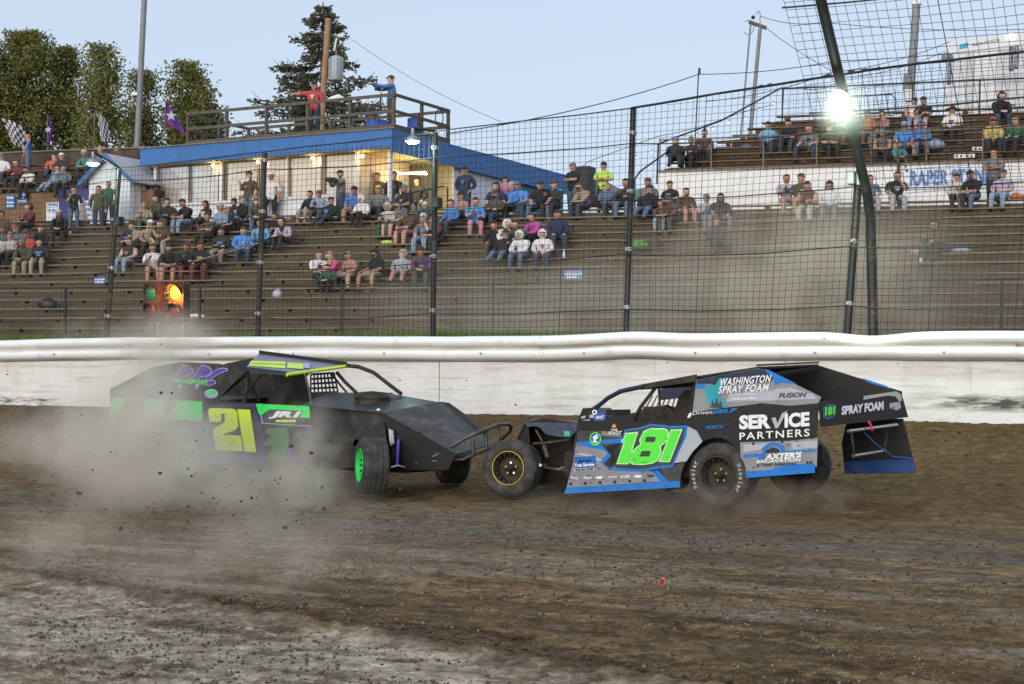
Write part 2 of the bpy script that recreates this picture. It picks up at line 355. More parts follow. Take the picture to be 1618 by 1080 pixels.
# ================================================================== TRACK WALL
def wallmat():
    m = bpy.data.materials.new('white_concrete'); m.use_nodes = True; nt = m.node_tree; N = nt.nodes; L = nt.links; bs = N['Principled BSDF']; bs.inputs['Roughness'].default_value = .75
    tc = N.new('ShaderNodeTexCoord'); mp = N.new('ShaderNodeMapping'); mp.inputs['Rotation'].default_value = (0, 0, AW); L.new(tc.outputs['Object'], mp.inputs[0])
    def noise(sc, stretch, det=8, ro=.65):
        a = N.new('ShaderNodeMapping'); a.inputs['Scale'].default_value = stretch; L.new(mp.outputs[0], a.inputs[0])
        n = N.new('ShaderNodeTexNoise'); n.inputs['Scale'].default_value = sc; n.inputs['Detail'].default_value = det; n.inputs['Roughness'].default_value = ro; L.new(a.outputs[0], n.inputs[0]); return n.outputs['Fac']
    def rng(i, a, b, c=0, d=1):
        r = N.new('ShaderNodeMapRange'); r.inputs[1].default_value = a; r.inputs[2].default_value = b; r.inputs[3].default_value = c; r.inputs[4].default_value = d; L.new(i, r.inputs[0]); return r.outputs[0]
    def mix(f, a, bcol):
        x = N.new('ShaderNodeMix'); x.data_type = 'RGBA'; L.new(f, x.inputs[0])
        if isinstance(a, tuple): x.inputs[6].default_value = a+(1,)
        else: L.new(a, x.inputs[6])
        x.inputs[7].default_value = bcol+(1,); return x.outputs[2]
    def mul(a, b):
        x = N.new('ShaderNodeMath'); x.operation = 'MULTIPLY'; L.new(a, x.inputs[0]); L.new(b, x.inputs[1]); return x.outputs[0]
    sx = N.new('ShaderNodeSeparateXYZ'); L.new(mp.outputs[0], sx.inputs[0])
    c = mix(rng(noise(1.2, (1, 1, 1)), .35, .7), (.74, .755, .77), (.66, .67, .67))
    c = mix(rng(noise(2.5, (.35, 1, 5)), .5, .72, 0, .75), c, (.40, .37, .32))       # streaks of thrown dirt
    c = mix(mul(rng(noise(3.5, (1, 1, 1.4), 10, .75), .52, .66, 0, .6), rng(sx.outputs[2], 1.35, .7)), c, (.28, .24, .19))
    c = mix(rng(noise(16, (.5, 1, 3), 4), .72, .77, 0, .7), c, (.14, .12, .1))     # chips and scuffs
    scf = mul(mul(rng(sx.outputs[0], 7.2, 8.2), rng(noise(4, (.5, 1, 3)), .4, .55)), mul(rng(sx.outputs[2], 1.0, 1.08), rng(sx.outputs[2], 1.3, 1.2)))
    c = mix(scf, c, (.07, .065, .06))
    sc2 = mul(mul(rng(sx.outputs[0], -9.0, -9.6), rng(noise(5, (.5, 1, 3)), .45, .6)), mul(rng(sx.outputs[2], .82, .88), rng(sx.outputs[2], 1.05, .98)))
    c = mix(sc2, c, (.06, .055, .05))
    c = mix(mul(rng(noise(1.1, (1, 1, .5), 6), .45, .75, 0, .5), rng(sx.outputs[2], .6, 1.6)), c, (.42, .38, .31))
    c = mix(mul(rng(noise(2.2, (2.5, 1, .25), 4), .6, .75, 0, .6), rng(sx.outputs[2], 1.2, 1.7)), c, (.46, .33, .2))
    L.new(c, bs.inputs['Base Color'])
    bp = N.new('ShaderNodeBump'); bp.inputs['Strength'].default_value = .35; bp.inputs['Distance'].default_value = .02; L.new(noise(9, (1, 1, 1)), bp.inputs['Height']); L.new(bp.outputs[0], bs.inputs['Normal'])
    return m
M_WALL = wallmat()
tw = thing('track_wall', 'long white concrete wall at the edge of the dirt track', 'wall', W(-14, QW, 0))
pj = at(690, 600, 27.6); pj = pj.dot(UW)
first = None
for k in range(-4, 5):
    p0 = pj+k*6.1+.008; p1 = pj+(k+1)*6.1-.008
    mb = MB(); mb.prism([W(p0, QW, .3), W(p1, QW, .3), W(p1, QW-.02, 1.84), W(p0, QW-.02, 1.84)], NW*.25)
    build('concrete_panel', mb, M_WALL, tw)
# guard rail: W-beam profile swept along the wall with dents
def railmat():
    m = mat('white_rail', (.78, .80, .83), .45, 0, .06, 1.2, dirt=(.42, .36, .28), dirt_amt=.25, dirt_scale=2.5, bump=.1, bump_scale=5)
    nt = m.node_tree; N = nt.nodes; L = nt.links; bs = N['Principled BSDF']
    at_ = N.new('ShaderNodeVertexColor'); at_.layer_name = 'groove_tan'; src = bs.inputs['Base Color'].links[0].from_socket
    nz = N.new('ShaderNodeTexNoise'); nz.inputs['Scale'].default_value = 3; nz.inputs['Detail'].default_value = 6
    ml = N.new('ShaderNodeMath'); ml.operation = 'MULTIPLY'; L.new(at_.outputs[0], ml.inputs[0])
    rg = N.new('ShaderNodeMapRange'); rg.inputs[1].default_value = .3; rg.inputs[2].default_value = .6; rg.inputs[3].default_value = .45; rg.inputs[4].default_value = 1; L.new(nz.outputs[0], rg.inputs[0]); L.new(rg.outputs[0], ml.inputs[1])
    x = N.new('ShaderNodeMix'); x.data_type = 'RGBA'; L.new(ml.outputs[0], x.inputs[0]); L.new(src, x.inputs[6]); x.inputs[7].default_value = (.27, .23, .165, 1); L.new(x.outputs[2], bs.inputs['Base Color'])  # tan mixed into the groove and lower edge, patchy by noise
    return m
M_RAIL = railmat()
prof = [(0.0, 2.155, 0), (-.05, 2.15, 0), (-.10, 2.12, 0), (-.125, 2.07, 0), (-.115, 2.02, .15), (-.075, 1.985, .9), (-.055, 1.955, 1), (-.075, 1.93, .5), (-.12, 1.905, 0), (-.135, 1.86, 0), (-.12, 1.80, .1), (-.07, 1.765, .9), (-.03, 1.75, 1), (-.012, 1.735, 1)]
gr = thing('guard_rail', 'dented white steel guard rail fixed along the top of the concrete wall', 'guard rail', W(-14, QW, 1.9))
dent_p = at(1385, 540, 24.2).dot(UW); dent2 = at(1010, 540, 26).dot(UW)
L_ = 7.62
for k in range(-4, 5):
    p0 = pj+2.0+k*L_; ps = np.linspace(p0-.12, p0+L_, 70); vs = []; gm = []
    fl = .006 if k % 2 else 0.
    for i, p in enumerate(ps):
        dd = -.075*(fbm(np.array(p*.35), np.array(2.), 3, 8)-.5)*2; dz = .075*(fbm(np.array(p*.28), np.array(5.), 3, 9)-.5)
        kk = math.exp(-((p-dent_p)/.5)**2); k2 = math.exp(-((p-dent2)/.6)**2); dz += .03*k2
        for j, (q, z, g) in enumerate(prof):
            top = 1 if j < 5 else 0
            qq = q+dd*(1-j/20)+kk*.07*top+.02*(fbm(np.array(p*1.4), np.array(z*3), 2, 4)-.5); zz = z+dz-kk*.055*(1 if j < 3 else (.3 if j < 8 else -.2))
            vs.append(W(p, QW-.03+qq-fl, zz)); gm.append(g)
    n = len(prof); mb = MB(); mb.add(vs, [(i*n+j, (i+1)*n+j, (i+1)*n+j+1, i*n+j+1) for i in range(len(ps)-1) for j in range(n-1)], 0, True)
    o = build('rail_section', mb, M_RAIL, gr); ca = o.data.color_attributes.new('groove_tan', 'FLOAT_COLOR', 'POINT')
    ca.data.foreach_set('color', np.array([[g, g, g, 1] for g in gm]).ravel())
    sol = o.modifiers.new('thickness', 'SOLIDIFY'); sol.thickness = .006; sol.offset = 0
mb = MB(); mb.box(W(-14, QW+.12, 2.05), UW*30, NW*.12, ZV*.04); mb.box(W(-14, QW+.13, 1.93), UW*30, NW*.08, ZV*.1)
build('top_plate', mb, M_RAIL, gr); 
for k in range(-13, 14):
    p = pj+.9+k*1.905
    mb = MB(); mb.lathe(W(p, QW-.19, 1.865), -NW, [(.0001, .018), (.014, .016), (.017, .0), (.0001, 0)], 8); 
    build('bolt', mb, M_GALV, gr)

# ================================================================== CATCH FENCE
cf = thing('catch_fence', 'tall black wire mesh catch fence on steel posts above the track wall', 'fence', W(-13, QW+.15, 2.1))
QF = QW+.14
def fp(px, py=400):      # fence coordinate of a photo column
    return hitp(px, py, W(0, QF, 0), NW).dot(UW)
post_p = [fp(168, 530), fp(407, 530), fp(684, 530), fp(989, 525), fp(1338, 520)]
sp = (post_p[3]-post_p[0])/3
post_p = [post_p[0]-2*sp, post_p[0]-sp]+post_p
tilt = [.05, .05, .075, .03, .0, .02, .055]
topz = [5.35, 5.35, 5.4, 5.5, 5.62, 5.75, 4.35]
fence_top = []
for k, p in enumerate(post_p):
    b_ = W(p, QF, 2.0); t_ = b_+ZV*(topz[k]-2.0)+UW*(tilt[k]*(topz[k]-2)*1.1)
    mb = MB(); mb.tube([b_, t_], .048 if k < 6 else .06, 12); mb.box(b_+ZV*.1, UW*.09, NW*.09, ZV*.012)
    po = build('post', mb, M_STEEL, cf)
    mb = MB()
    for zz in np.arange(2.6, topz[k]-.1, .92):
        c = b_+(t_-b_)*((zz-2)/(topz[k]-2)); mb.tube([c-ZV*.03, c+ZV*.03], .062, 10)
        if len(mb.v) > 0 and zz < 5.6: mb.box(c-NW*.07, UW*.015, NW*.03, ZV*.02)
    build('cable_clamp', mb, M_GALV, po, kind='stuff')
    fence_top.append(t_)
# the tall post that leans in over the track
bq = W(fp(1379, 520), QF+.05, 2.0); lean_mid = at(1375, 325, bq.y+.05); lean_top = at(1297, 0, bq.y-2.2)
lean_top = lean_mid+(lean_top-lean_mid)*1.25
mb = MB(); mb.tube([bq, bq+(lean_mid-bq)*.5, lean_mid-(lean_mid-bq)*.08, lean_mid+(lean_top-lean_mid)*.06, lean_top], .075, 14); mb.box(bq+ZV*.1, UW*.13, NW*.13, ZV*.015)
o = build('post', mb, M_STEEL, cf); o['label'] = 'tall thick post bent in over the track'
for k in (1, 2):
    mb = MB(); dlt = UW*sp*k; mb.tube([bq+dlt, lean_mid+dlt-ZV*.1, lean_mid+dlt+(lean_top-lean_mid)*.06, lean_top+dlt], .075, 12); build('post', mb, M_STEEL, cf)
def wire(mb, a, b, r=.0027, n=4, sag=0, seg=1):
    a = Vector(a); b = Vector(b); pts = []
    for i in range(seg+1):
        t = i/seg; pts.append(a+(b-a)*t-ZV*(sag*4*t*(1-t)))
    mb.tube(pts, r, n, caps=False)
def fz(p):   # top of the mesh along the fence
    xs = post_p[:6]+[post_p[6], post_p[6]+20]; zs = topz[:6]+[6.02, 6.6]
    return float(np.interp(p, xs, zs))
rnd = random.Random(11)
bays = [(post_p[i], post_p[i+1]) for i in range(6)]+[(post_p[6], post_p[6]+sp), (post_p[6]+sp, post_p[6]+2*sp)]
for bi, (p0, p1) in enumerate(bays):
    mb = MB(); g = .1016; lean = (p0-(-26))*.0009
    ph = rnd.random()*6
    def pt(p, z):
        w = .012*math.sin(p*1.3+z*1.1+ph)+.006*math.sin(p*4+z*2.7)
        ti = np.interp(p, post_p[:7], tilt[:7])
        return W(p+ti*(z-2), QF-.06+w*2, z+w)
    n = int((p1-p0)/g)
    for i in range(n+1):
        p = p0+i*g; zt = fz(p); mb.tube([pt(p, 2.05+(zt-2.05)*t/7) for t in range(8)], .0035 if i % 12 else .006, 3, caps=False)
    z = 2.1
    while z < 6.6:
        pts = [p0+(p1-p0)*t/6 for t in range(7)]; pts = [p for p in pts if fz(p) >= z-.001]
        if len(pts) > 1: mb.tube([pt(p, z) for p in pts], .0035, 3, caps=False)
        z += g
    build('wire_mesh', mb, M_WIRE, cf, kind='stuff')
    zc = 2.55; 
    while zc < 5.3:
        mb = MB(); sg = rnd.uniform(.02, .09)
        mb.tube([pt(p0+(p1-p0)*t/8, zc-sg*4*(t/8)*(1-t/8))-NW*.02 for t in range(9)], .0095, 5, caps=False)
        build('cable', mb, M_STEEL, cf); zc += .88
    mb = MB(); mb.tube([pt(p0+(p1-p0)*t/8, fz(p0+(p1-p0)*t/8)) for t in range(9)], .011 if bi < 5 else .02, 5, caps=False)
    build('top_cable', mb, M_STEEL, cf)
# slanted panel of mesh over the track, on the leaning posts
mb = MB(); u0 = lean_mid+ZV*.15; dl = (lean_top-lean_mid); dn = dl.normalized()
Ln = dl.length
for i in range(-4, 62):
    o_ = UW*(i*.1016*1.35)
    a = u0+o_; 
    s0 = 0 if i > 0 else .9
    wob = .02*math.sin(i*.7)
    mb.tube([a+dn*(s0+(Ln-s0)*t/4)+NW*(wob*math.sin(t)) for t in range(5)], .0042 if i % 11 else .008, 3, caps=False)
for j in range(int(Ln/.137)+1):
    a = u0+dn*(j*.137); s0 = -4 if j*.137 > .9 else 0
    mb.tube([a+UW*(s0*.137+(61-s0)*.137*t/10)+ZV*(.03*math.sin(t*.9+j*.4))+NW*(.03*math.sin(t*1.7+j)) for t in range(11)], .0042, 3, caps=False)
build('overhang_mesh', mb, M_WIRE, cf, kind='stuff')
for s_ in (.35, .75, 1.0):
    mb = MB(); mb.tube([u0+dl*s_+UW*(t*1.0-.6)-ZV*(.03*math.sin(t)) for t in range(10)], .013, 6, caps=False); build('cable', mb, M_STEEL, cf)
# clamps on the thick cable right of the leaning post
for px in (1205, 1219, 1310, 1347, 1368, 1390):
    p = fp(px, 145); c = W(p, QF-.06, fz(p)); mb = MB(); mb.ball(c+UW*.0, .03, n=8); mb.tube([c-UW*.05, c+UW*.05], .017, 6); build('cable_clamp', mb, M_STEEL, cf)
# lamps on the fence
M_LAMPON = mat('lit_lamp', (.9, 1, .95), .4, emit=(.72, 1.0, .84), emit_s=60)
M_FLOOD = mat('lit_floodlight', (.9, 1, .95), .4, emit=(.9, 1.0, .86), emit_s=900)
def arm_lamp(k, px_l, py_l, lab):
    t_ = fence_top[k]; c = at(px_l, py_l, t_.y-.25)
    r_ = thing('fence_lamp', lab, 'lamp', t_)
    mb = MB(); mb.tube([t_-ZV*.25, t_+ZV*.02, Vector((c.x, c.y, c.z+.22))], .028, 8); build('arm', mb, M_STEEL, r_)
    mb = MB(); mb.lathe(c, ZV, [(.12, 0.0), (.13, .03), (.09, .07), (.03, .1), (.03, .22)], 16); build('lamp_hood', mb, M_GALV, r_)
    mb = MB(); mb.lathe(c, ZV, [(.0001, -.035), (.08, -.03), (.115, -.004)], 16); build('lens', mb, M_LAMPON, r_)
    ld = bpy.data.lights.new('fence_lamp_light', 'POINT'); ld.energy = 55; ld.color = (.66, 1., .8); ld.shadow_soft_size = .1
    lo = bpy.data.objects.new('fence_lamp_light', ld); COL.objects.link(lo); lo.location = Vector(c)-ZV*.12; lo.parent = r_; lo.location = c-ZV*.12-t_
arm_lamp(2, 147, 258, 'lit lamp on a short arm above the small white booth')
arm_lamp(4, 652, 223, 'lit lamp on a short arm at the corner of the blue-roofed building')
fc = at(1326, 160, bq.y-1.55); fr = thing('floodlight', 'very bright floodlight on the tall leaning fence post', 'floodlight', fc)
lm = lean_mid+(lean_top-lean_mid)*.52
mb = MB(); mb.lathe(fc+Vector((.0, .05, .02)), Vector((-.1, -1, -.35)), [(.0001, -.22), (.06, -.2), (.12, -.06), (.15, .02), (.145, .02), (.11, -.05)], 18); build('housing', mb, M_GALV, fr)
mb = MB(); mb.lathe(fc+Vector((.0, .045, .01)), Vector((-.1, -1, -.35)), [(.0001, .045), (.045, .04), (.085, .012)], 18); build('lens', mb, M_FLOOD, fr)
mb = MB(); mb.tube([fc+Vector((0, .15, .08)), fc+Vector((.05, .2, .12)), lm], .02, 6); build('bracket', mb, M_STEEL, fr)
ld = bpy.data.lights.new('floodlight_light', 'SPOT'); ld.energy = 380; ld.color = (.74, 1., .78); ld.shadow_soft_size = .14; ld.spot_size = 2.6; ld.spot_blend = .6
lo = bpy.data.objects.new('floodlight_light', ld); COL.objects.link(lo); lo.parent = fr; lo.location = (0, -.12, -.05); lo.rotation_euler = (math.radians(10), 0, 0)
# loudspeakers and boxes clamped to posts
M_GREENBOX = mat('grey_green_box', (.13, .16, .14), .6)
for k, (px, py, w, h, m, nm, lab, cat) in enumerate([(188, 349, .07, .085, M_BLACK, 'loudspeaker', 'black loudspeaker on the fence post near the white booth', 'loudspeaker'),
      (690, 320, .07, .09, M_BLACK, 'loudspeaker', 'black loudspeaker on the fence post before the building corner', 'loudspeaker'),
      (1346, 281, .055, .10, M_GREENBOX, 'junction_box', 'grey green electrical box beside the leaning fence post', 'electrical box')]):
    c = hitp(px, py, W(0, QF-.14, 0), NW); r_ = thing(nm, lab, cat, c)
    mb = MB(); a = .012
    pr = [(-w+a, -h), (w-a, -h), (w, -h+a), (w, h-a), (w-a, h), (-w+a, h), (-w, h-a), (-w, -h+a)]
    mb.prism([c+UW*x+ZV*y-NW*.07 for x, y in pr], NW*.13); build('cabinet' if k < 2 else 'box', mb, m, r_)
    mb = MB(); mb.prism([c+UW*x*.82+ZV*y*.82-NW*.074 for x, y in pr], NW*.01); build('grille' if k < 2 else 'lid', mb, M_STEEL if k < 2 else M_GALV, r_)
    mb = MB(); mb.box(c+NW*.11, UW*.03, NW*.03, ZV*.05); build('bracket', mb, M_GALV, r_)
ptx = W(fp(1345, 480), QF-.02, 2.0)
# ================================================================== TRAFFIC LIGHTS
def lensmat(n, c, e=0): return mat(n, c, .25, 0, .25, 30, emit=c if e else None, emit_s=e, coat=.5)
tl_mats = {'green': lensmat('green_lens', (.015, .22, .1)), 'red': lensmat('red_lens', (.13, .012, .01)), 'amber': lensmat('lit_amber_lens', (1., .36, .03), 1.9)}
M_TLBODY = mat('traffic_light_body', (.06, .025, .02), .6, 0, .2, dirt=DUSTC, dirt_amt=.2)
for (px, lab, tp) in ((243, 'dark traffic light with unlit green lamp over red lamp', 'green'), (282, 'traffic light with its amber lamp lit above a red lamp', 'amber')):
    c = hitp(px, 476, W(0, QF+.28, 0), NW); r_ = thing('traffic_light', lab, 'traffic light', c, 'traffic lights behind the fence')
    mb = MB(); w, h = .185, .37
    pr = [(-w+.04, -h), (w-.04, -h), (w, -h+.04), (w, h-.04), (w-.04, h), (-w+.04, h), (-w, h-.04), (-w, -h+.04)]
    mb.prism([c+UW*x+ZV*z-NW*.08 for x, z in pr], NW*.2); build('housing', mb, M_TLBODY, r_)
    for nm, dz in ((tp, .17), ('red', -.175)):
        cc = c+ZV*dz-NW*.085; mb = MB(); mb.lathe(cc, -NW, [(.0001, .035), (.06, .03), (.11, .018), (.138, .002)], 24); build('lens', mb, tl_mats[nm], r_)
        mb = MB(); n = 20; rr = .146
        ring = [cc+(UW*math.cos(a)+ZV*math.sin(a))*rr for a in [PI*(-.1+1.2*i/n) for i in range(n+1)]]
        mb.add(ring+[x-NW*(.13*math.sin(PI*i/n)+.01) for i, x in enumerate(ring)], [(i, i+1, n+2+i, n+1+i) for i in range(n)], 0, True)
        o = build('visor', mb, M_TLBODY, r_); s_ = o.modifiers.new('thickness', 'SOLIDIFY'); s_.thickness = .005
    mb = MB(); mb.tube([c+NW*.14-ZV*2, c+NW*.14+ZV*.2], .03, 8); mb.box(c+NW*.13+ZV*.17+UW*(.2 if tp == 'green' else -.2), UW*.05, NW*.02, ZV*.02); build('stand_pipe', mb, M_GALV, r_)
    if tp == 'amber':
        ld = bpy.data.lights.new('amber_light', 'POINT'); ld.energy = 40; ld.color = (1, .4, .06); ld.shadow_soft_size = .1
        lo = bpy.data.objects.new('amber_light', ld); COL.objects.link(lo); lo.parent = r_; lo.location = -NW*.3+ZV*.12
# ================================================================== GRANDSTAND
Q0, TR, Z0, RISE = 42.03, .72, 2.55, .33
def conc(name, c1, c2, rough=.9):
    m = mat(name, c1, rough, 0, .18, 1.3, dirt=c2, dirt_amt=.5, dirt_scale=3.5, bump=.2, bump_scale=12); return m
M_CONC = conc('worn_concrete', (.105, .085, .056), (.065, .05, .03))
M_PLANK = mat('bench_wood', (.215, .175, .115), .8, 0, .25, 5, dirt=(.09, .07, .05), dirt_amt=.4, bump=.2)
M_PLANK2 = mat('brown_bench_wood', (.17, .115, .06), .8, 0, .25, 5, dirt=(.10, .06, .035), dirt_amt=.45, bump=.2)
M_BLOCK = mat('brown_block', (.095, .055, .032), .8, 0, .3, 8)
M_STEP2 = conc('brown_terrace', (.085, .058, .035), (.045, .03, .02))
rows = []      # (kind, q, z of terrace, p0, p1)
gs = thing('grandstand', 'big terraced grandstand with wooden bench planks behind the catch fence', 'grandstand', S(-15, Q0, 2))
PL, PR = -42, 12
rnd = random.Random(21)
NLOW = 15
me_plank = {}
def plank(parent, p, q, z, L, m, name='bench_plank'):
    key = (round(L, 2), m.name)
    if key not in me_plank:
        mb = MB(); mb.box((0, 0, 0), US*(L/2-.006), NS*.135, ZV*.021); o = build(name, mb, m, None); bpy.data.objects.remove(o); me_plank[key] = bpy.data.meshes[-1] if False else None
        me = bpy.data.meshes.new(name); me.from_pydata(mb.v, [], mb.f); me.materials.append(m); me_plank[key] = me
    o = bpy.data.objects.new(name, me_plank[key]); COL.objects.link(o); o.parent = parent
    o.location = S(p, q, z)-worldloc(parent)+ZV*rnd.uniform(-.012, .012)+NS*rnd.uniform(-.01, .01); o.rotation_euler = (0, rnd.gauss(0, .0012), rnd.gauss(0, .001))
    return o
mbb = MB(); mbb.box((0, 0, 0), US*.085, NS*.09, ZV*.05); me_blk = bpy.data.meshes.new('bench_block'); me_blk.from_pydata(mbb.v, [], mbb.f); me_blk.materials.append(M_BLOCK)
def block(parent, p, q, z):
    o = bpy.data.objects.new('bench_block', me_blk); COL.objects.link(o); o.parent = parent; o.location = S(p, q, z)-worldloc(parent); o.scale = (rnd.uniform(.8, 1.3), 1, 1)
nblk = 0
for k in range(NLOW):
    q = Q0+TR*k; z = Z0+RISE*k
    mb = MB(); dpt = TR+.02 if k < NLOW-1 else 3.2
    mb.prism([S(PL, q, z-.6), S(PR, q, z-.6), S(PR, q, z), S(PL, q, z)], NS*dpt); mb.box(S((PL+PR)/2, q-.006, z-.02), US*(PR-PL)/2, NS*.012, ZV*.022)
    build('terrace_step', mb, M_CONC, gs)
    L = 4.27; off = (k*1.31) % L
    p = PL+off-L
    while p < PR:
        if not (k > 3 and rnd.random() < .02): plank(gs, p+L/2, q+.14, z+.125, L, M_PLANK)
        p += L
    p = PL+((k*0.83) % 1.7)
    while p < PR:
        if -33 < p < 7 and nblk < 290: block(gs, p, q+.13, z+.052); nblk += 1
        p += 2.05
    rows.append(('low', q, z, PL, PR))
QT = Q0+TR*(NLOW-1); ZT = Z0+RISE*(NLOW-1)      # top terrace (walkway)
# front wall of the stand and rail fence before it
mb = MB(); mb.prism([S(PL, Q0-.02, 1.9), S(PR, Q0-.02, 1.9), S(PR, Q0-.02, Z0-.03), S(PL, Q0-.02, Z0-.03)], NS*.2); build('front_wall', mb, M_CONC, gs)
rf = thing('rail_fence', 'low pipe rail fence with wire mesh along the foot of the grandstand', 'fence', S(-14, Q0-2.6, 2))
QR = Q0-2.6
def sp_(px, py, q): return hitp(px, py, S(0, q, 0), NS).dot(US)
pr0 = sp_(778, 470, QR); spn = sp_(1030, 470, QR)-pr0
for k in range(-8, 5):
    p = pr0+k*spn; mb = MB(); mb.tube([S(p, QR, 1.95), S(p, QR, 3.98)], .038, 8); build('post', mb, M_STEEL, rf)
    for zz, nm in ((3.98, 'top_rail'), (2.2, 'bottom_rail')):
        mb = MB(); mb.tube([S(p, QR, zz), S(p+spn, QR, zz)], .024, 6, caps=False); build(nm, mb, M_STEEL, rf)
mb = MB()
p = pr0-8*spn
while p < pr0+5*spn: mb.tube([S(p, QR-.03, 2.0), S(p, QR-.03, 3.98)], .003, 3, caps=False); p += .11
z = 2.1
while z < 3.95: mb.tube([S(pr0-8*spn, QR-.03, z), S(pr0+5*spn, QR-.03, z)], .003, 3, caps=False); z += .11
build('wire_mesh', mb, M_WIRE, rf, kind='stuff')
# ---- upper stand, right of the gap, behind a white board wall
QU = QT+2.5
pU0 = sp_(1040, 290, QU); pU1 = PR+6
us = thing('upper_stand', 'raised brown wooden bleacher rows above the white board wall', 'bleachers', S(pU0+4, QU, ZT))
ZU = ZT+1.62
NU = 9
for j in range(NU):
    q = QU+.2+TR*j; z = ZU+.05+RISE*j; p0 = pU0+.15+max(0, j-1)*.42
    mb = MB(); mb.prism([S(p0, q, z-.33), S(pU1, q, z-.33), S(pU1, q, z-.12), S(p0, q, z-.12)], NS*(TR+.02)); build('terrace_step', mb, M_STEP2, us)
    p = p0
    while p < pU1: plank(us, p+2.1, q+.14, z+.06, 4.2, M_PLANK2); p += 4.2
    p = p0+.4
    while p < pU1: block(us, p, q+.14, z-.03); p += 2.1
    rows.append(('ur', q, z-.12, p0, pU1))
wb = thing('board_wall', 'white board wall under the raised stand with blue painted lettering', 'wall', S(pU0+6, QU, ZT))
k = 0; p = pU0
while p < pU1:
    mb = MB(); mb.box(S(p+1.22, QU+.02, ZT+.8), US*1.214, NS*.03, ZV*.8); build('panel', mb, M_WHITE, wb); p += 2.44; k += 1
mb = MB(); mb.box(S((pU0+pU1)/2, QU, ZT+1.63), US*((pU1-pU0)/2), NS*.07, ZV*.03); build('cap_rail', mb, M_WOODG, wb)
sg = thing('stand_sign', 'white sign with big blue letters on the board wall below the raised stand', 'sign', S(sp_(1480, 280, QU), QU-.05, ZT+.8))
NSn = -NS
def onS(px, py, q=None): return hitp(px, py, S(0, (q or QU-.05), 0), NS)
a, b_, c, d = onS(1432, 263.5), onS(1556, 258.5), onS(1556, 297), onS(1430, 299)
mb = MB(); mb.prism([a, b_, c, d], NS*.03); build('board', mb, mat('pale_board', (.62, .68, .78), .5, 0, .06), sg)
text_on('lettering', 'RAPER STAND', onS(1438, 294), onS(1572, 290), onS(1438, 269), mat('blue_lettering', (.07, .18, .42), .5), sg, bold=.035, off=-NS*.012)
# pipe rails of the raised stand
sr = thing('stand_railing', 'dark pipe railing along the front and back of the raised stand', 'railing', S(pU0, QU, ZU))
p = pU0+.05
while p < pU1:
    mb = MB(); mb.tube([S(p, QU-.02, ZT+1.6), S(p, QU-.02, ZT+2.7)], .028, 6); build('post', mb, M_WOODG, sr); p += 1.75
mb = MB(); mb.tube([S(pU0, QU-.02, ZT+2.7), S(pU1, QU-.02, ZT+2.7)], .026, 6); build('top_rail', mb, M_WOODG, sr)
qb = QU+.2+TR*NU; zb = ZU+RISE*(NU-1)
pb0 = sp_(1236, 180, qb)
mb = MB(); mb.tube([S(pb0, qb, zb+1.25), S(pU1, qb, zb+1.25)], .035, 6); build('top_rail', mb, M_STEEL, sr)
p = pb0
while p < pU1: mb = MB(); mb.tube([S(p, qb, zb-.2), S(p, qb, zb+1.25)], .03, 6); build('post', mb, M_STEEL, sr); p += 2.35
sl = [onS(1018, 276, QU-.1), onS(1040, 240, QU+.6), S(pb0, qb, zb+1.25)]
mb = MB(); mb.tube([at(1003, 330, sl[0].y), at(1003, 282, sl[0].y), at(1012, 270, sl[0].y), at(1065, 232, sl[0].y+1.)], .032, 8); build('stair_rail', mb, M_STEEL, sr)
mb = MB(); mb.tube([at(1038, 290, sl[1].y), at(1040, 227, sl[1].y), at(1140, 190, (sl[1].y+qb)/2+3), S(pb0, qb, zb+1.3)], .032, 8); build('stair_rail', mb, M_STEEL, sr)
mb = MB(); p0 = pb0
for i in range(60): mb.tube([S(pb0+i*.2, qb+.02, zb), S(pb0+i*.2, qb+.02, zb+1.2)], .004, 3, caps=False)
for i in range(8): mb.tube([S(pb0, qb+.02, zb+i*.17), S(pb0+12, qb+.02, zb+i*.17)], .004, 3, caps=False)
build('wire_mesh', mb, M_WIRE, sr, kind='stuff')
for px in (1300, 1328): pass
bg_ = thing('barrier', 'metal crowd barrier with vertical bars behind the top row near the floodlight', 'barrier', at(1365, 180, 60))
mb = MB(); Yb = S(sp_(1365, 170, qb), qb-.3, 0).y
A1, B1 = at(1322, 187, Yb), at(1412, 182, Yb); A2, B2 = at(1322, 152, Yb), at(1408, 149, Yb)
mb.tube([A1, A2, A2+(B2-A2)*.5, B2, B2+(B1-B2)*.15+Vector((.12, 0, 0)), B1+Vector((.1, 0, 0))], .022, 6); mb.tube([A1, B1], .018, 6); build('frame', mb, M_STEEL, bg_)
for i in range(1, 12):
    mb = MB(); mb.tube([A1+(B1-A1)*i/12, A2+(B2-A2)*i/12], .009, 5); build('bar', mb, M_STEEL, bg_)
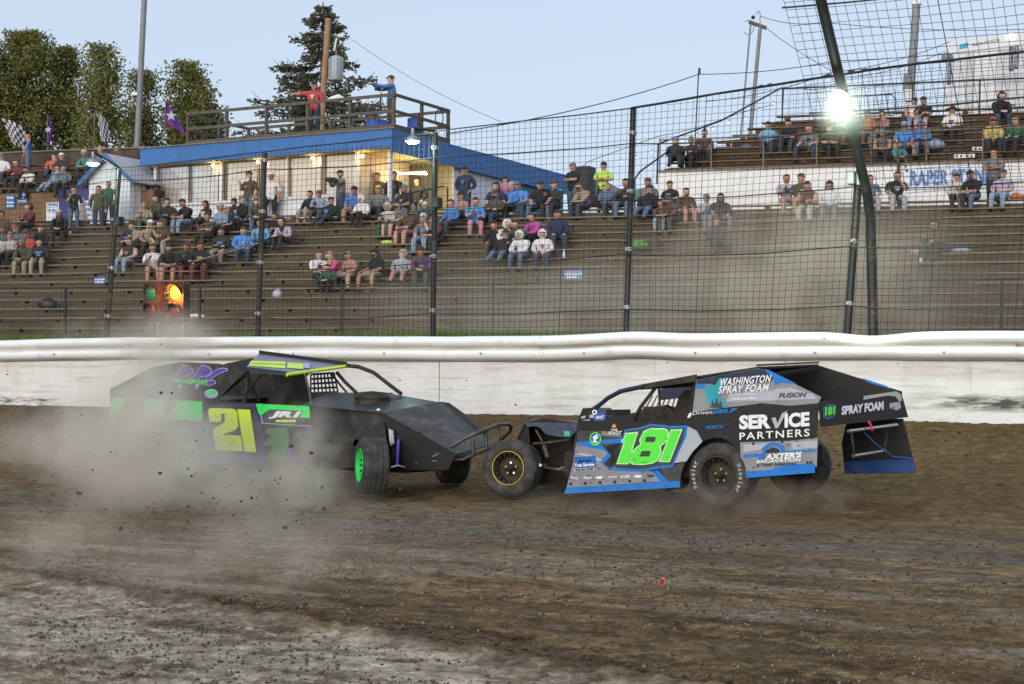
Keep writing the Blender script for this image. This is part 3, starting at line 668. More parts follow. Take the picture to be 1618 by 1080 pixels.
# ---- upper stand at the far end, left
pL1 = sp_(243, 280, QU)
ul = thing('upper_stand', 'raised wooden bleacher rows below the poplar trees', 'bleachers', S(pL1-6, QU, ZT))
mb = MB(); mb.prism([S(PL-6, QU, ZT), S(pL1, QU, ZT), S(pL1, QU, ZU-.1), S(PL-6, QU, ZU-.1)], NS*.12); build('front_boards', mb, mat('brown_boards', (.2, .12, .06), .8, 0, .3, 4, dirt=(.06, .035, .03), dirt_amt=.4), ul)
for j in range(5):
    q = QU+.2+TR*j; z = ZU+.05+RISE*j
    mb = MB(); mb.prism([S(PL-6, q, z-.33), S(pL1, q, z-.33), S(pL1, q, z-.12), S(PL-6, q, z-.12)], NS*(TR+.02)); build('terrace_step', mb, M_STEP2, ul)
    p = pL1-4.2
    while p > PL-6: plank(ul, p+2.1, q+.14, z+.06, 4.2, M_PLANK2); p -= 4.2
    p = pL1-.5
    while p > PL-6: block(ul, p, q+.14, z-.03); p -= 2.1
    rows.append(('ul', q, z-.12, PL-6, pL1))
QBK = QU+.2+TR*5+.3; ZBK = ZU+RISE*5
bw = thing('board_wall', 'dark weathered board wall behind the top row under the poplar trees', 'wall', S(pL1-8, QBK, ZT))
p = pL1+1.0
M_DARKB = mat('dark_boards', (.075, .055, .045), .85, 0, .3, 3, dirt=(.03, .025, .02), dirt_amt=.4)
while p > PL-12:
    mb = MB(); mb.box(S(p-.9, QBK+rnd.uniform(-.01, .01), ZBK-.35), US*.89, NS*.025, ZV*.82); build('panel', mb, M_DARKB, bw); p -= 1.8
mb = MB(); mb.tube([S(PL-12, QBK-.06, ZBK+.5), S(pL1+1, QBK-.06, ZBK+.5)], .035, 6); build('top_rail', mb, M_WOODG, bw)
# ================================================================== TOWER BUILDING (blue roof, windows, deck)
CN = at(618, 207, 57.0); ZR = CN.z; ZF = ZT-.05
def B(a, b, z): return Vector((CN.x, CN.y, 0))-UW*a+NW*b+ZV*z        # a along the front leftwards, b to the back
LA, LB = 10.7, 12.6
bd = thing('announcer_building', 'white building with blue fascia, wide windows and a railed roof deck', 'building', B(5, 2, ZF))
mb = MB(); mb.prism([B(-.25, -.35, ZR-.1), B(LA+.35, -.35, ZR-.1), B(LA+.35, LB+.3, ZR-.1), B(-.25, LB+.3, ZR-.1)], ZV*.1); build('roof', mb, mat('grey_roofing', (.2, .19, .18), .9), bd)
# fascia as boards, front and side
FH = .62
n = 6
for i in range(n):
    a0 = -.25+(LA+.6)*i/n; a1 = -.25+(LA+.6)*(i+1)/n-.006
    mb = MB(); mb.prism([B(a0, -.39, ZR-FH), B(a1, -.39, ZR-FH), B(a1, -.39, ZR+.02), B(a0, -.39, ZR+.02)], NW*.04); build('fascia_board', mb, M_BLUEP, bd)
for i in range(n):
    b0 = -.39+(LB+.7)*i/n; b1 = -.39+(LB+.7)*(i+1)/n-.006
    mb = MB(); mb.prism([B(-.29, b0, ZR-FH-.15), B(-.29, b1, ZR-FH-.15), B(-.29, b1, ZR+.02), B(-.29, b0, ZR+.02)], -UW*.04); build('fascia_board', mb, M_BLUEP, bd)
mb = MB(); mb.box(B(LA/2, -.4, ZR+.04), UW*(LA/2+.4), NW*.05, ZV*.02); build('roof_edge', mb, M_WOODG, bd)
ZC = ZR-FH                                              # soffit
ZS = ZR-2.12                                            # window sill
def px_a(px):   # position along the front for a photo column
    h = hitp(px, 280, B(0, 0, 0), NW); return (Vector((CN.x, CN.y, 0))-h).dot(UW)
M_WALLW = mat('white_siding', (.70, .73, .78), .6, 0, .05, 2, dirt=(.4, .4, .4), dirt_amt=.15)
# lower white wall (front) as boards
for i in range(7):
    a0 = px_a(566)+(LA-px_a(566))*i/7; a1 = px_a(566)+(LA-px_a(566))*(i+1)/7-.008
    mb = MB(); mb.prism([B(a0, 0, ZF), B(a1, 0, ZF), B(a1, 0, ZS-.04), B(a0, 0, ZS-.04)], NW*.08); build('wall_board', mb, M_WALLW, bd)
mb = MB(); mb.box(B((LA+px_a(566))/2, 0, ZS), UW*((LA-px_a(566))/2+.05), NW*.09, ZV*.045); build('sill', mb, M_WHITE, bd)
mb = MB(); mb.prism([B(LA-.06, 0, ZF), B(LA-.06, LB, ZF), B(LA-.06, LB, ZC), B(LA-.06, 0, ZC)], UW*.06); build('end_wall', mb, M_WALLW, bd)
mb = MB(); mb.prism([B(.1, LB-.1, ZF), B(LA, LB-.1, ZF), B(LA, LB-.1, ZC), B(.1, LB-.1, ZC)], NW*.1); build('back_wall', mb, M_WALLW, bd)
mb = MB(); mb.prism([B(.02, 0, ZF-.1), B(LA, 0, ZF-.1), B(LA, LB, ZF-.1), B(.02, LB, ZF-.1)], ZV*.1); build('floor', mb, M_WOODG, bd)
mb = MB(); mb.prism([B(-.2, -.3, ZC-.02), B(LA+.3, -.3, ZC-.02), B(LA+.3, LB, ZC-.02), B(-.2, LB, ZC-.02)], ZV*.03); build('ceiling', mb, mat('cream_ceiling', (.6, .47, .2), .7), bd)
M_WARM = mat('cream_wall', (.66, .55, .42), .7, 0, .05)
mb = MB(); mb.prism([B(px_a(566)+.05, 3.2, ZF), B(LA-.1, 3.2, ZF), B(LA-.1, 3.2, ZC-.03), B(px_a(566)+.05, 3.2, ZC-.03)], NW*.08); build('inner_wall', mb, M_WARM, bd)
mb = MB(); mb.prism([B(px_a(566)+.02, .1, ZF), B(px_a(566)+.02, 3.2, ZF), B(px_a(566)+.02, 3.2, ZC-.03), B(px_a(566)+.02, .1, ZC-.03)], UW*.06); build('inner_wall', mb, M_WARM, bd)
# windows between the posts
M_FRAMEG = mat('grey_frame', (.18, .17, .16), .5)
edges = [248, 300, 346, 357, 409, 452, 459, 512, 560]
wins = [(250, 298), (300, 345), (355, 406), (410, 452), (456, 508), (512, 561)]
for (x0, x1) in wins:
    a0, a1 = px_a(x1), px_a(x0)
    fr_ = MB(); t = .035
    for (c0, c1, z0, z1) in ((a0, a1, ZS+.045, ZS+.045+t), (a0, a1, ZC-t-.03, ZC-.03), (a0, a0+t, ZS+.05, ZC-.03), (a1-t, a1, ZS+.05, ZC-.03)):
        fr_.prism([B(c0, .02, z0), B(c1, .02, z0), B(c1, .02, z1), B(c0, .02, z1)], NW*.06)
    w_ = build('window_frame', fr_, M_FRAMEG, bd)
    mb = MB(); mb.prism([B(a0+t, .045, ZS+.045+t), B(a1-t, .045, ZS+.045+t), B(a1-t, .045, ZC-t-.03), B(a0+t, .045, ZC-t-.03)], NW*.008); build('pane', mb, glassmat(), w_)
    # roller blind behind the pane, with a glow added to look lit
    mb = MB(); mb.prism([B(a0+t, .14, ZS+.03), B(a1-t, .14, ZS+.03), B(a1-t, .14, ZC-.05), B(a0+t, .14, ZC-.05)], NW*.006)
    build('blind', mb, mat('glowing_cream_blind', (.72, .66, .60), .8, emit=(1, .74, .52), emit_s=.30) if x0 > 340 else mat('glowing_grey_blind', (.72, .71, .72), .8, emit=(1, .85, .75), emit_s=.22), w_)
for px in (247, 351, 455, 565, 617):
    a_ = px_a(px); z0 = ZF if px in (247, 617, 565) else ZS
    mb = MB(); mb.box(B(a_, -.03, (z0+ZC)/2), UW*(.06 if px != 455 else .035), NW*.06, ZV*((ZC-z0)/2)); build('column', mb, M_WHITE, bd)
# side wall beyond the porch
b1 = 4.1; b2 = 8.6
mb = MB(); mb.prism([B(0, b1, ZF), B(0, LB, ZF), B(0, LB, ZC), B(0, b1, ZC)], UW*.08); build('side_wall', mb, M_WALLW, bd)
mb = MB(); mb.prism([B(2.4, b1, ZF), B(0, b1, ZF), B(0, b1, ZC-.03), B(2.4, b1, ZC-.03)], NW*.08); build('porch_wall', mb, mat('beige_wall', (.5, .43, .28), .7, 0, .06), bd)
dr = MB(); dr.box(B(1.3, b1-.03, ZF+1.05), UW*.43, NW*.025, ZV*1.03); dd = build('door', dr, mat('beige_door', (.42, .38, .32), .6), bd)
mb = MB(); mb.ball(B(.98, b1-.1, ZF+1.0), .04, n=8); build('handle', mb, M_GALV, dd)
mb = MB(); mb.prism([B(-.09, b2, ZF+.9), B(-.09, LB+.2, ZF+.9), B(-.09, LB+.2, ZC-.1), B(-.09, b2, ZC-.1)], -UW*.03)
mu = bpy.data.materials.new('painted_mural'); mu.use_nodes = True; n_ = mu.node_tree; tc = n_.nodes.new('ShaderNodeTexCoord'); nz = n_.nodes.new('ShaderNodeTexNoise'); nz.inputs['Scale'].default_value = 1.4; nz.inputs['Detail'].default_value = 4
cr = n_.nodes.new('ShaderNodeValToRGB'); cr.color_ramp.elements[0].position = .35; cr.color_ramp.elements[0].color = (.03, .16, .28, 1); cr.color_ramp.elements[1].position = .7; cr.color_ramp.elements[1].color = (.07, .17, .07, 1)
e_ = cr.color_ramp.elements.new(.5); e_.color = (.05, .28, .34, 1)
n_.links.new(tc.outputs['Object'], nz.inputs[0]); n_.links.new(nz.outputs['Fac'], cr.inputs[0]); n_.links.new(cr.outputs[0], n_.nodes['Principled BSDF'].inputs['Base Color'])
build('mural_panel', mb, mu, bd)
# pendant bulbs and the strip lamp inside the porch
M_BULB = mat('lit_bulb', (1, .8, .4), .4, emit=(1, .66, .24), emit_s=26)
M_TUBE = mat('lit_tube', (1, 1, .95), .4, emit=(1, .97, .88), emit_s=14)
for (px, py) in ((341, 258), (412, 255), (498, 249), (577, 243)):
    a_ = px_a(px); c = B(a_, -.18, ZC-.14 if px < 560 else ZC-.2)
    r_ = thing('eave_bulb', {341: 'lit bulb under the blue eave by the first white column', 412: 'lit bulb under the eave above the man in the white shirt', 498: 'lit bulb under the eave above the video camera man', 577: 'lit warm bulb under the eave at the porch opening'}[px], 'light bulb', c, 'bulbs under the blue eave')
    mb = MB(); mb.ball(c, .055, n=12); build('glass', mb, M_BULB, r_); mb = MB(); mb.tube([c+ZV*.04, c+ZV*.14], .025, 8); build('socket', mb, M_WHITE, r_)
    ld = bpy.data.lights.new('bulb_light', 'POINT'); ld.energy = 7; ld.color = (1, .7, .36); ld.shadow_soft_size = .06
    lo = bpy.data.objects.new('bulb_light', ld); COL.objects.link(lo); lo.parent = r_; lo.location = (0, 0, -.1)
c = B(px_a(604)+.0, 1.9, ZC-.62); r_ = thing('strip_lamp', 'lit white strip lamp hanging inside the porch', 'lamp', c)
mb = MB(); mb.tube([c-UW*.62+ZV*.08, c+UW*.62-ZV*.02], .03, 8); build('tube', mb, M_TUBE, r_)
mb = MB(); mb.box(c+ZV*.07, UW*.62, NW*.05, ZV*.02); build('tray', mb, M_WHITE, r_)
ld = bpy.data.lights.new('strip_light', 'POINT'); ld.energy = 75; ld.color = (1, .78, .42); ld.shadow_soft_size = .3
lo = bpy.data.objects.new('strip_light', ld); COL.objects.link(lo); lo.parent = r_; lo.location = (0, 0, -.15)
ld = bpy.data.lights.new('room_light', 'POINT'); ld.energy = 26; ld.color = (1, .8, .55); ld.shadow_soft_size = .4
lo = bpy.data.objects.new('room_light', ld); COL.objects.link(lo); lo.parent = bd; lo.location = B(5.5, 1.8, ZC-.5)-worldloc(bd)
# porch counter and hand rail
mb = MB(); mb.box(B(1.0, 1.2, ZF+.55), UW*.75, NW*.3, ZV*.55); build('counter', mb, M_WOODG, bd)
# ---- deck railing on the roof
M_WOODG0 = M_WOODG; M_WOODG = mat('dark_rail_wood', (.10, .088, .072), .8, 0, .25, 6, dirt=(.05, .04, .03), dirt_amt=.35)
dk = thing('deck_railing', 'weathered wooden railing around the deck on the blue roof', 'railing', B(4, 0, ZR))
aL = (Vector((CN.x, CN.y, 0))-hitp(297, 200, B(0, 0, 0), NW)).dot(UW); DB = 3.6
posts = [(a_, 0) for a_ in np.linspace(aL, -.1, 6)]+[(-.1, DB)]+[(a_, DB) for a_ in np.linspace(aL, 1.2, 5)]+[(-.1, DB/2), (aL, DB/2)]
for a_, b_ in posts:
    mb = MB(); mb.box(B(a_, b_, ZR+.65), UW*.05, NW*.05, ZV*.62); build('post', mb, M_WOODG, dk)
for zz in (1.25, .68):
    for (A_, B_) in (((aL, -.06), (-.1, -.06)), ((-.16, 0), (-.16, DB)), ((aL, DB+.06), (-.1, DB+.06)), ((aL+.06, 0), (aL+.06, DB))):
        P0, P1 = B(*A_, ZR+zz), B(*B_, ZR+zz); d = (P1-P0); mb = MB(); mb.box((P0+P1)/2, d/2*1.01, d.normalized().cross(ZV)*.022, ZV*.055); build('rail', mb, M_WOODG, dk)
mb = MB(); mb.prism([B(aL, -.1, ZR+.03), B(-.2, -.1, ZR+.03), B(-.2, DB, ZR+.03), B(aL, DB, ZR+.03)], ZV*.2); build('deck', mb, M_WOODG, dk)
M_WOODG = M_WOODG0
# bags, cable coil on the deck
def lump(name, lab, cat, c, rx, ry, rz, m, seed=1):
    mb = MB(); mb.ball(c, rx, ry, rz, 16); r2 = random.Random(seed)
    mb.v = [tuple(Vector(v)+ (Vector(v)-Vector(c))*(fbm(np.array(v[0]*6+seed), np.array(v[1]*5+v[2]*7), 2, seed)-.5)*.7) for v in mb.v]
    mb.v = [(x, y, max(z, c[2]-rz*.6)) for x, y, z in mb.v]
    o = build(name, mb, m, origin=c); tag(o, lab, cat); return o
M_BLUEBAG = mat('blue_fabric', (.03, .1, .42), .7, 0, .2, 8, bump=.3)
lump('bag', 'blue crumpled bag on the deck beside the tripod', 'bag', B(.9, .5, ZR+.28), .5, .3, .28, M_BLUEBAG)
bc = thing('folding_chair', 'blue camp chair folded open near the deck corner', 'chair', at(652, 196, 57.6))
c = at(652, 196, 58.0); mb = MB(); mb.box(c+ZV*.02, Vector((.16, 0, .0)), Vector((0, .02, 0)), ZV*.2); build('backrest', mb, M_BLUEBAG, bc)
mb = MB(); mb.box(c-ZV*.16+Vector((0, -.14, 0)), Vector((.18, 0, 0)), Vector((0, .14, 0)), ZV*.015); build('seat', mb, M_BLUEBAG, bc)
for sx in (-.17, .17):
    mb = MB(); mb.tube([c+Vector((sx, 0, .22)), c+Vector((sx, -.28, -.55))], .012, 6); build('leg', mb, M_STEEL, bc)
    mb = MB(); mb.tube([c+Vector((sx, -.28, -.14)), c+Vector((sx, .02, -.55))], .012, 6); build('leg', mb, M_STEEL, bc)
cc = at(694, 186, 59.6); mb = MB(); mb.tube([cc+Vector((.14*math.cos(t), .02*math.sin(t*3), .3*math.sin(t))) for t in np.linspace(0, 2*PI*.999, 22)], .022, 6, closed=True)
tag(build('cable_coil', mb, M_BLACK, origin=cc), 'black coil of cable hanging on the deck corner post', 'cable')
# ================================================================== SMALL WHITE BOOTH
cb = at(205, 355, 61.0); ZB = ZT
def K(a, b, z): return Vector((cb.x, cb.y, ZB))+UW*a+NW*b+ZV*z
bo = thing('booth', 'small white booth with blue-trimmed gable roof under the lit lamp', 'booth', K(-.8, 0, 0))
WB = 2.05; HE = 1.95; HA = 2.75
# gable front faces the track: runs from a=-WB..0 ; body goes back
for i in range(7):
    a0 = -WB+WB*i/7; a1 = -WB+WB*(i+1)/7-.006
    def h_(a): return HE+(HA-HE)*(1-abs(a+WB/2)/(WB/2))
    mb = MB(); mb.prism([K(a0, 0, 0), K(a1, 0, 0), K(a1, 0, h_(a1)), K(a0, 0, h_(a0))], NW*.05); build('wall_board', mb, M_WALLW, bo)
for i in range(5):
    b0 = 1.5*i/5; mb = MB(); mb.prism([K(0, b0+.05, 0), K(0, b0+.295, 0), K(0, b0+.295, HE), K(0, b0+.05, HE)], -UW*.05); build('wall_board', mb, M_WALLW, bo)
mb = MB(); mb.prism([K(-WB, .05, 0), K(-WB, 1.5, 0), K(-WB, 1.5, HE), K(-WB, .05, HE)], UW*.05); build('side_wall', mb, M_WALLW, bo)
for sgn in (0, 1):
    e = K(.35, -.25, HE-.25) if sgn else K(-WB-.35, -.25, HE-.25); r1 = K(-WB/2, -.25, HA+.03)
    mb = MB(); mb.prism([e, r1, r1+ZV*.06, e+ZV*.06], NW*1.95); build('roof_slope', mb, mat('pale_roofing', (.45, .45, .5), .7, 0, .1), bo)
    mb = MB(); mb.prism([e-NW*.03-ZV*.1, r1-NW*.03-ZV*.1, r1-NW*.03+ZV*.08, e-NW*.03+ZV*.08], NW*.028); build('verge_board', mb, M_BLUEP, bo)
dd = MB(); dd.box(K(-.95, -.02, .9), UW*.35, NW*.015, ZV*.88); do_ = build('door', dd, M_WHITE, bo); mb = MB(); mb.ball(K(-.68, -.07, .9), .03, n=8); build('handle', mb, M_GALV, do_)
# ================================================================== SIGNS on the stands (too small to read: white bars on blue)
M_SIGNB = mat('sign_blue', (.03, .13, .42), .5, 0, .05); M_SIGNW = mat('sign_white', (.75, .77, .8), .5)
def sign(px0, py0, px1, py1, q, lab, base, bars, parentless=True):
    a = onS(px0, py0, q); b_ = onS(px1, py0, q); c = onS(px1, py1, q); d = onS(px0, py1, q)
    r_ = thing('sign', lab, 'sign', (a+c)/2); mb = MB(); mb.prism([a, b_, c, d], NS*.02); build('board', mb, base, r_)
    rr = random.Random(int(px0))
    for (v0, v1, u0, u1) in bars:
        mb = MB(); u = u0
        while u < u1:
            w = rr.uniform(.06, .16); P = lambda s, t: a+(b_-a)*s+(d-a)*t-NS*.004
            mb.add([P(u, v0), P(min(u1, u+w), v0), P(min(u1, u+w), v1), P(u, v1)], [(0, 1, 2, 3)]); u += w+.035
        build('lettering', mb, M_SIGNW if base is M_SIGNB else M_SIGNB, r_)
sign(891, 426, 921, 441, QR-.05, 'small blue sign with two white lines on the rail fence', M_SIGNB, [(.2, .26, .1, .9), (.36, .6, .06, .93), (.66, .88, .14, .8)])
sign(149, 437, 167, 448, QR-.05, 'small blue sign on the rail fence near a catch fence post', M_SIGNB, [(.25, .5, .08, .95), (.65, .85, .1, .8)])
sign(10, 308, 23, 329, QU-.06, 'blue and white sign on the brown boards at the stand end', M_SIGNB, [(.12, .3, .1, .9), (.5, .62, .1, .9), (.75, .85, .1, .9)])
sign(28, 303, 43, 322, QU-.06, 'blue square sign with white lines on the brown boards', M_SIGNB, [(.15, .3, .1, .9), (.45, .55, .1, .9), (.7, .8, .1, .9)])
sign(73, 319, 93, 348, QU-.06, 'pale sign with blue lettering behind the woman in the cap', mat('pale_sign', (.6, .65, .72), .5), [(.06, .2, .1, .9), (.4, .5, .1, .9)])
sign(130, 316, 147, 358, QU-.5, 'white and blue sign board at the stair by the booth', mat('pale_sign2', (.58, .64, .74), .5), [(.08, .2, .1, .9), (.3, .38, .1, .9), (.5, .58, .1, .8), (.7, .78, .1, .9)])
mb = MB(); mb.prism([onS(93, 300, QU-.03), onS(146, 296, QU-.03), onS(146, 350, QU-.03), onS(93, 350, QU-.03)], NS*.02)
tag(build('tarpaulin', mb, mat('purple_blue_tarp', (.045, .05, .2), .7, 0, .2, 2), origin=onS(120, 330, QU-.03)), 'dark blue tarpaulin on the boards beside the white booth', 'tarpaulin')
cn = at(127, 352, 60); mb = MB(); mb.lathe(cn, ZV, [(.28, 0), (.24, .35), (.14, .8), (.05, .95), (.0001, .96)], 14)
tag(build('white_cone', mb, M_WHITE, origin=cn), 'white tapered cover standing between the woman in jeans and the sign', 'cover')
# stair hand rail pipes near the porch and aisles
for lab, pts, r_ in (('black bent hand rail at the porch corner', [(707, 345), (707, 296), (700, 294), (640, 306), (600, 330)], .03),
                     ('thin pipe hand rail going down the aisle below the camera man', [(600, 350), (600, 318)], .02),
                     ('pale hand rail slanting over the man in the bright blue jacket', [(305, 413), (365, 397), (408, 384)], .028),
                     ('bent black rail on the highest row before the white trailer', [(1588, 171), (1600, 165), (1607, 170), (1608, 182)], .025)):
    Yv = 56 if pts[0][0] < 1000 else 60; 
    if pts[0][0] == 305: Yv = 52
    mb = MB(); mb.tube([at(x, y, Yv) for x, y in pts], r_, 8); o = build('hand_rail', mb, M_WOODG if pts[0][0] == 305 else M_STEEL, origin=at(*pts[0], Yv)); tag(o, lab, 'hand rail')
# dark cabinet, teal seat backs, grey roof peak behind the gap
mb = MB(); c = at(923, 292, 60); mb.box(c, UW*.32, NW*.3, ZV*.65); cbn = build('cabinet', mb, M_BLACK, origin=c); tag(cbn, 'tall dark cabinet standing behind the man in the grey cap', 'cabinet')
mb = MB(); mb.box(c-NW*.31, UW*.28, NW*.012, ZV*.58); d_ = build('door', mb, M_STEEL, cbn)
M_TEAL = mat('teal_plastic', (.05, .42, .42), .5)
for (px, py, lb) in ((880, 308, 'teal chair back between the men in dark jackets'), (923, 312, 'teal chair back behind the man in tan'), (1012, 307, 'teal chair back behind the dark post')):
    c = at(px, py, 55.5); r_ = thing('plastic_chair', lb, 'chair', c, 'teal chairs on the walkway')
    mb = MB(); mb.box(c, UW*.2, NW*.015, ZV*.2); build('backrest', mb, M_TEAL, r_); mb = MB(); mb.box(c-ZV*.22-NW*.2, UW*.2, NW*.2, ZV*.02); build('seat', mb, M_TEAL, r_)
    for sx in (-.18, .18):
        for sy in (-.02, -.38): mb = MB(); mb.tube([c+UW*sx+NW*sy-ZV*.22, c+UW*sx*1.1+NW*sy-ZV*.62], .014, 6); build('leg', mb, M_TEAL, r_)
rp = at(955, 268, 95); mb = MB(); e = .9
mb.prism([rp+Vector((-1.1, 0, 0)), rp+Vector((1.3, 0, -1.3)), rp+Vector((1.3, 0, -1.5)), rp+Vector((-1.1, 0, -1.5))], (0, 6, 0))
tag(build('distant_roof', mb, mat('grey_shingle', (.16, .17, .19), .8), origin=rp), 'grey pitched roof showing behind the gap between the stands', 'roof')
# ================================================================== TREES
def leafmat(name, c1, c2):
    m = bpy.data.materials.new(name); m.use_nodes = True; nt = m.node_tree; N = nt.nodes; L = nt.links; b = N['Principled BSDF']; b.inputs['Roughness'].default_value = .6
    g = N.new('ShaderNodeTexCoord'); nz = N.new('ShaderNodeTexNoise'); nz.inputs['Scale'].default_value = 1.1; nz.inputs['Detail'].default_value = 6; L.new(g.outputs['Object'], nz.inputs[0])
    mx = N.new('ShaderNodeMix'); mx.data_type = 'RGBA'; r = N.new('ShaderNodeMapRange'); r.inputs[1].default_value = .35; r.inputs[2].default_value = .65; L.new(nz.outputs['Fac'], r.inputs[0]); L.new(r.outputs[0], mx.inputs[0])
    mx.inputs[6].default_value = c1+(1,); mx.inputs[7].default_value = c2+(1,); L.new(mx.outputs[2], b.inputs['Base Color'])
    t = N.new('ShaderNodeBsdfTranslucent'); L.new(mx.outputs[2], t.inputs[0]); ms = N.new('ShaderNodeMixShader'); ms.inputs[0].default_value = .25
    L.new(b.outputs[0], ms.inputs[1]); L.new(t.outputs[0], ms.inputs[2]); L.new(ms.outputs[0], N['Material Output'].inputs[0]); return m
M_LEAF = leafmat('poplar_leaf', (.12, .13, .035), (.22, .22, .06)); M_NEED = leafmat('fir_needles', (.075, .08, .045), (.13, .13, .07)); M_BARK = mat('bark', (.14, .11, .085), .9, 0, .3, 6, bump=.5)
def poplar(lab, px, ptop, half, Y, seed, dense=1.0, zb=2.0):
    rnd = random.Random(seed); base = at(px, 400, Y); base.z = zb; top = at(px, ptop, Y).z; H = top-zb; R = half/FPX*Y
    t = thing('poplar_tree', lab, 'tree', base, 'poplar trees behind the grandstand')
    tr = MB(); tr.tube([base, base+ZV*H*.4+Vector((rnd.gauss(0, .2), 0, 0)), base+ZV*H*.75, base+ZV*H*.96], [.32, .24, .12, .03], 8)
    cl = []
    for i in range(34):
        h = H*(.22+.7*rnd.random()); a = rnd.random()*6.28; rr = R*(.5+.5*rnd.random())*min(1, 1.5*(1-(h/H))**.55+.1)
        s = base+ZV*h*.93; e = s+Vector((math.cos(a)*rr*.85, math.sin(a)*rr*.85, rr*.9)); m_ = (s+e)/2+ZV*-.15
        tr.tube([s, m_, e], [.07, .045, .015], 5); cl += [(e, .9), (m_, .8), ((m_+e)/2, .85)]
    build('trunk', tr, M_BARK, t)
    lv = MB(); n = int(170*dense*len(cl)**.5)
    clumps = []
    for i in range(int(250*dense)):
        u = rnd.random(); h = .1+.9*u**.95; prof = min(1, 1.35*(1-h)**.5+.12)*(.85+.3*rnd.random()); a = rnd.random()*6.28; r_ = R*prof*math.sqrt(rnd.random())
        if float(vnoise(np.array(a*1.3+seed*3.1), np.array(h*H*.42), seed)) < .3 and r_ > R*.35: continue
        r_ *= .98+.5*float(vnoise(np.array(a*2.1), np.array(h*H*.8), seed+5))
        clumps.append((base+Vector((math.cos(a)*r_, math.sin(a)*r_, H*h)), .28+.34*rnd.random()))
    for c, _ in cl: clumps.append((c, .45))
    for c, s in clumps:
        for k in range(int(72*dense)):
            d = Vector((rnd.gauss(0, s), rnd.gauss(0, s), rnd.gauss(0, s*1.15))); p = c+d
            if p.z > top+.1: continue
            a = Vector((rnd.gauss(0, 1), rnd.gauss(0, 1), rnd.gauss(0, 1))).normalized(); b = a.cross(Vector((rnd.random(), rnd.random(), rnd.random()))).normalized(); l = .08+.06*rnd.random()
            lv.add([p-a*l, p+b*l*.7, p+a*l, p-b*l*.7], [(0, 1, 2, 3)])
    o = build('crown', lv, M_LEAF, t, kind='stuff'); return t
poplar('tallest dense poplar tree behind the stand end', 42, 52, 70, 118, 1, 1.6)
poplar('dense poplar leaning over the picture edge behind checkered flag', -22, 66, 50, 116, 2, 1.2)
poplar('dense poplar close beside the tallest poplar', 99, 76, 40, 121, 3, 1.2)
poplar('round-topped poplar with sky showing through, behind the white booth', 157, 72, 46, 112, 4, .95)
poplar('small poplar crown beside the tall grey light pole', 222, 112, 36, 120, 5, 1.1)
poplar('poplar behind the purple flag next to the roof deck', 292, 98, 54, 116, 6, 1.15)
poplar('low poplar crown seen through the deck railing', 332, 168, 24, 118, 7, 1.0)
def fir(lab, px, ptop, pbot, halfb, Y):
    rnd = random.Random(12); base = at(px, pbot, Y); base.z = 2; top = at(px, ptop, Y).z; H = top-base.z; R = halfb/FPX*Y; zb = at(px, pbot, Y).z
    t = thing('fir_tree', 'dark conifer with a pointed top behind the roof deck', 'tree', base)
    tr = MB(); tr.tube([base, base+ZV*H*.5, base+ZV*H], [.45, .28, .03], 8); lv = MB()
    z = zb-3
    while z < top-.2:
        f = 1-(z-zb)/(top-zb); L = R*max(.07, min(1.0, f)**.8)
        nb = 5 if f > .15 else 6
        for i in range(nb):
            a = rnd.random()*6.28; l = L*(.5+.62*rnd.random()); dr = Vector((math.cos(a), math.sin(a), 0)); s = Vector((base.x, base.y, z))
            pts = [s, s+dr*l*.5-ZV*l*.12, s+dr*l*.85-ZV*l*.1, s+dr*l+ZV*l*.04]; tr.tube(pts, [.05, .035, .02, .01], 4)
            for k in range(int(12+l*30)):
                u = .15+.85*rnd.random(); b = s+dr*l*u-ZV*l*.13*math.sin(u*PI*.75); side = Vector((-dr.y, dr.x, 0))*rnd.gauss(0, .24*(1.15-u)*l*.5+.06)
                p = b+side+ZV*rnd.gauss(-.05, .09); q_ = (dr*.6+side.normalized()*rnd.uniform(.1, .9)+ZV*rnd.uniform(-.35, .35)).normalized(); w = ZV.cross(q_).normalized()*.035+ZV*rnd.uniform(-.03, .03)
                ln = .2+.18*rnd.random(); lv.add([p-w, p+w, p+q_*ln], [(0, 1, 2)])
                lv.add([p, p+q_*ln*.7+ZV*.07, p+q_*ln*.9-ZV*.06], [(0, 1, 2)])
        z += .36
    build('trunk', tr, M_BARK, t); build('crown', lv, M_NEED, t, kind='stuff')
fir('', 508, 3, 222, 136, 92)
# ================================================================== POLES, WIRES, FLAGS
def pole(name, lab, cat, p0, p1, Y, r0, r1, m, zb=None, group=None):
    a = at(*p0, Y); b = at(*p1, Y); d = (b-a)/(b-a).z
    if zb is not None: a = a+d*(zb-a.z)
    t = thing(name, lab, cat, a, group); mb = MB(); mb.tube([a, (a+b)/2, b], [r0, (r0+r1)/2, r1], 12); build('shaft', mb, m, t); return t, a, b
M_POLEG = mat('weathered_grey_pole', (.22, .23, .24), .6, .2, .15, 4, dirt=(.14, .12, .1), dirt_amt=.3)
M_POLEW = mat('brown_pole_wood', (.34, .21, .12), .85, 0, .25, 4, dirt=(.15, .09, .06), dirt_amt=.4, bump=.4)
lp, a, b = pole('light_pole', 'tall grey light pole rising from behind the stand end', 'pole', (217, 224), (231, -60), 72, .15, .12, M_POLEG, 7)
mb = MB(); mb.box(at(213, 148, 71.9), Vector((.12, 0, 0)), Vector((0, .08, 0)), ZV*.07); build('box', mb, M_WHITE, lp)
lp, a, b = pole('light_pole', 'thick grey metal pole behind the raised stand', 'pole', (1437, 165), (1448, 8), 78, .23, .19, M_POLEG, 8)
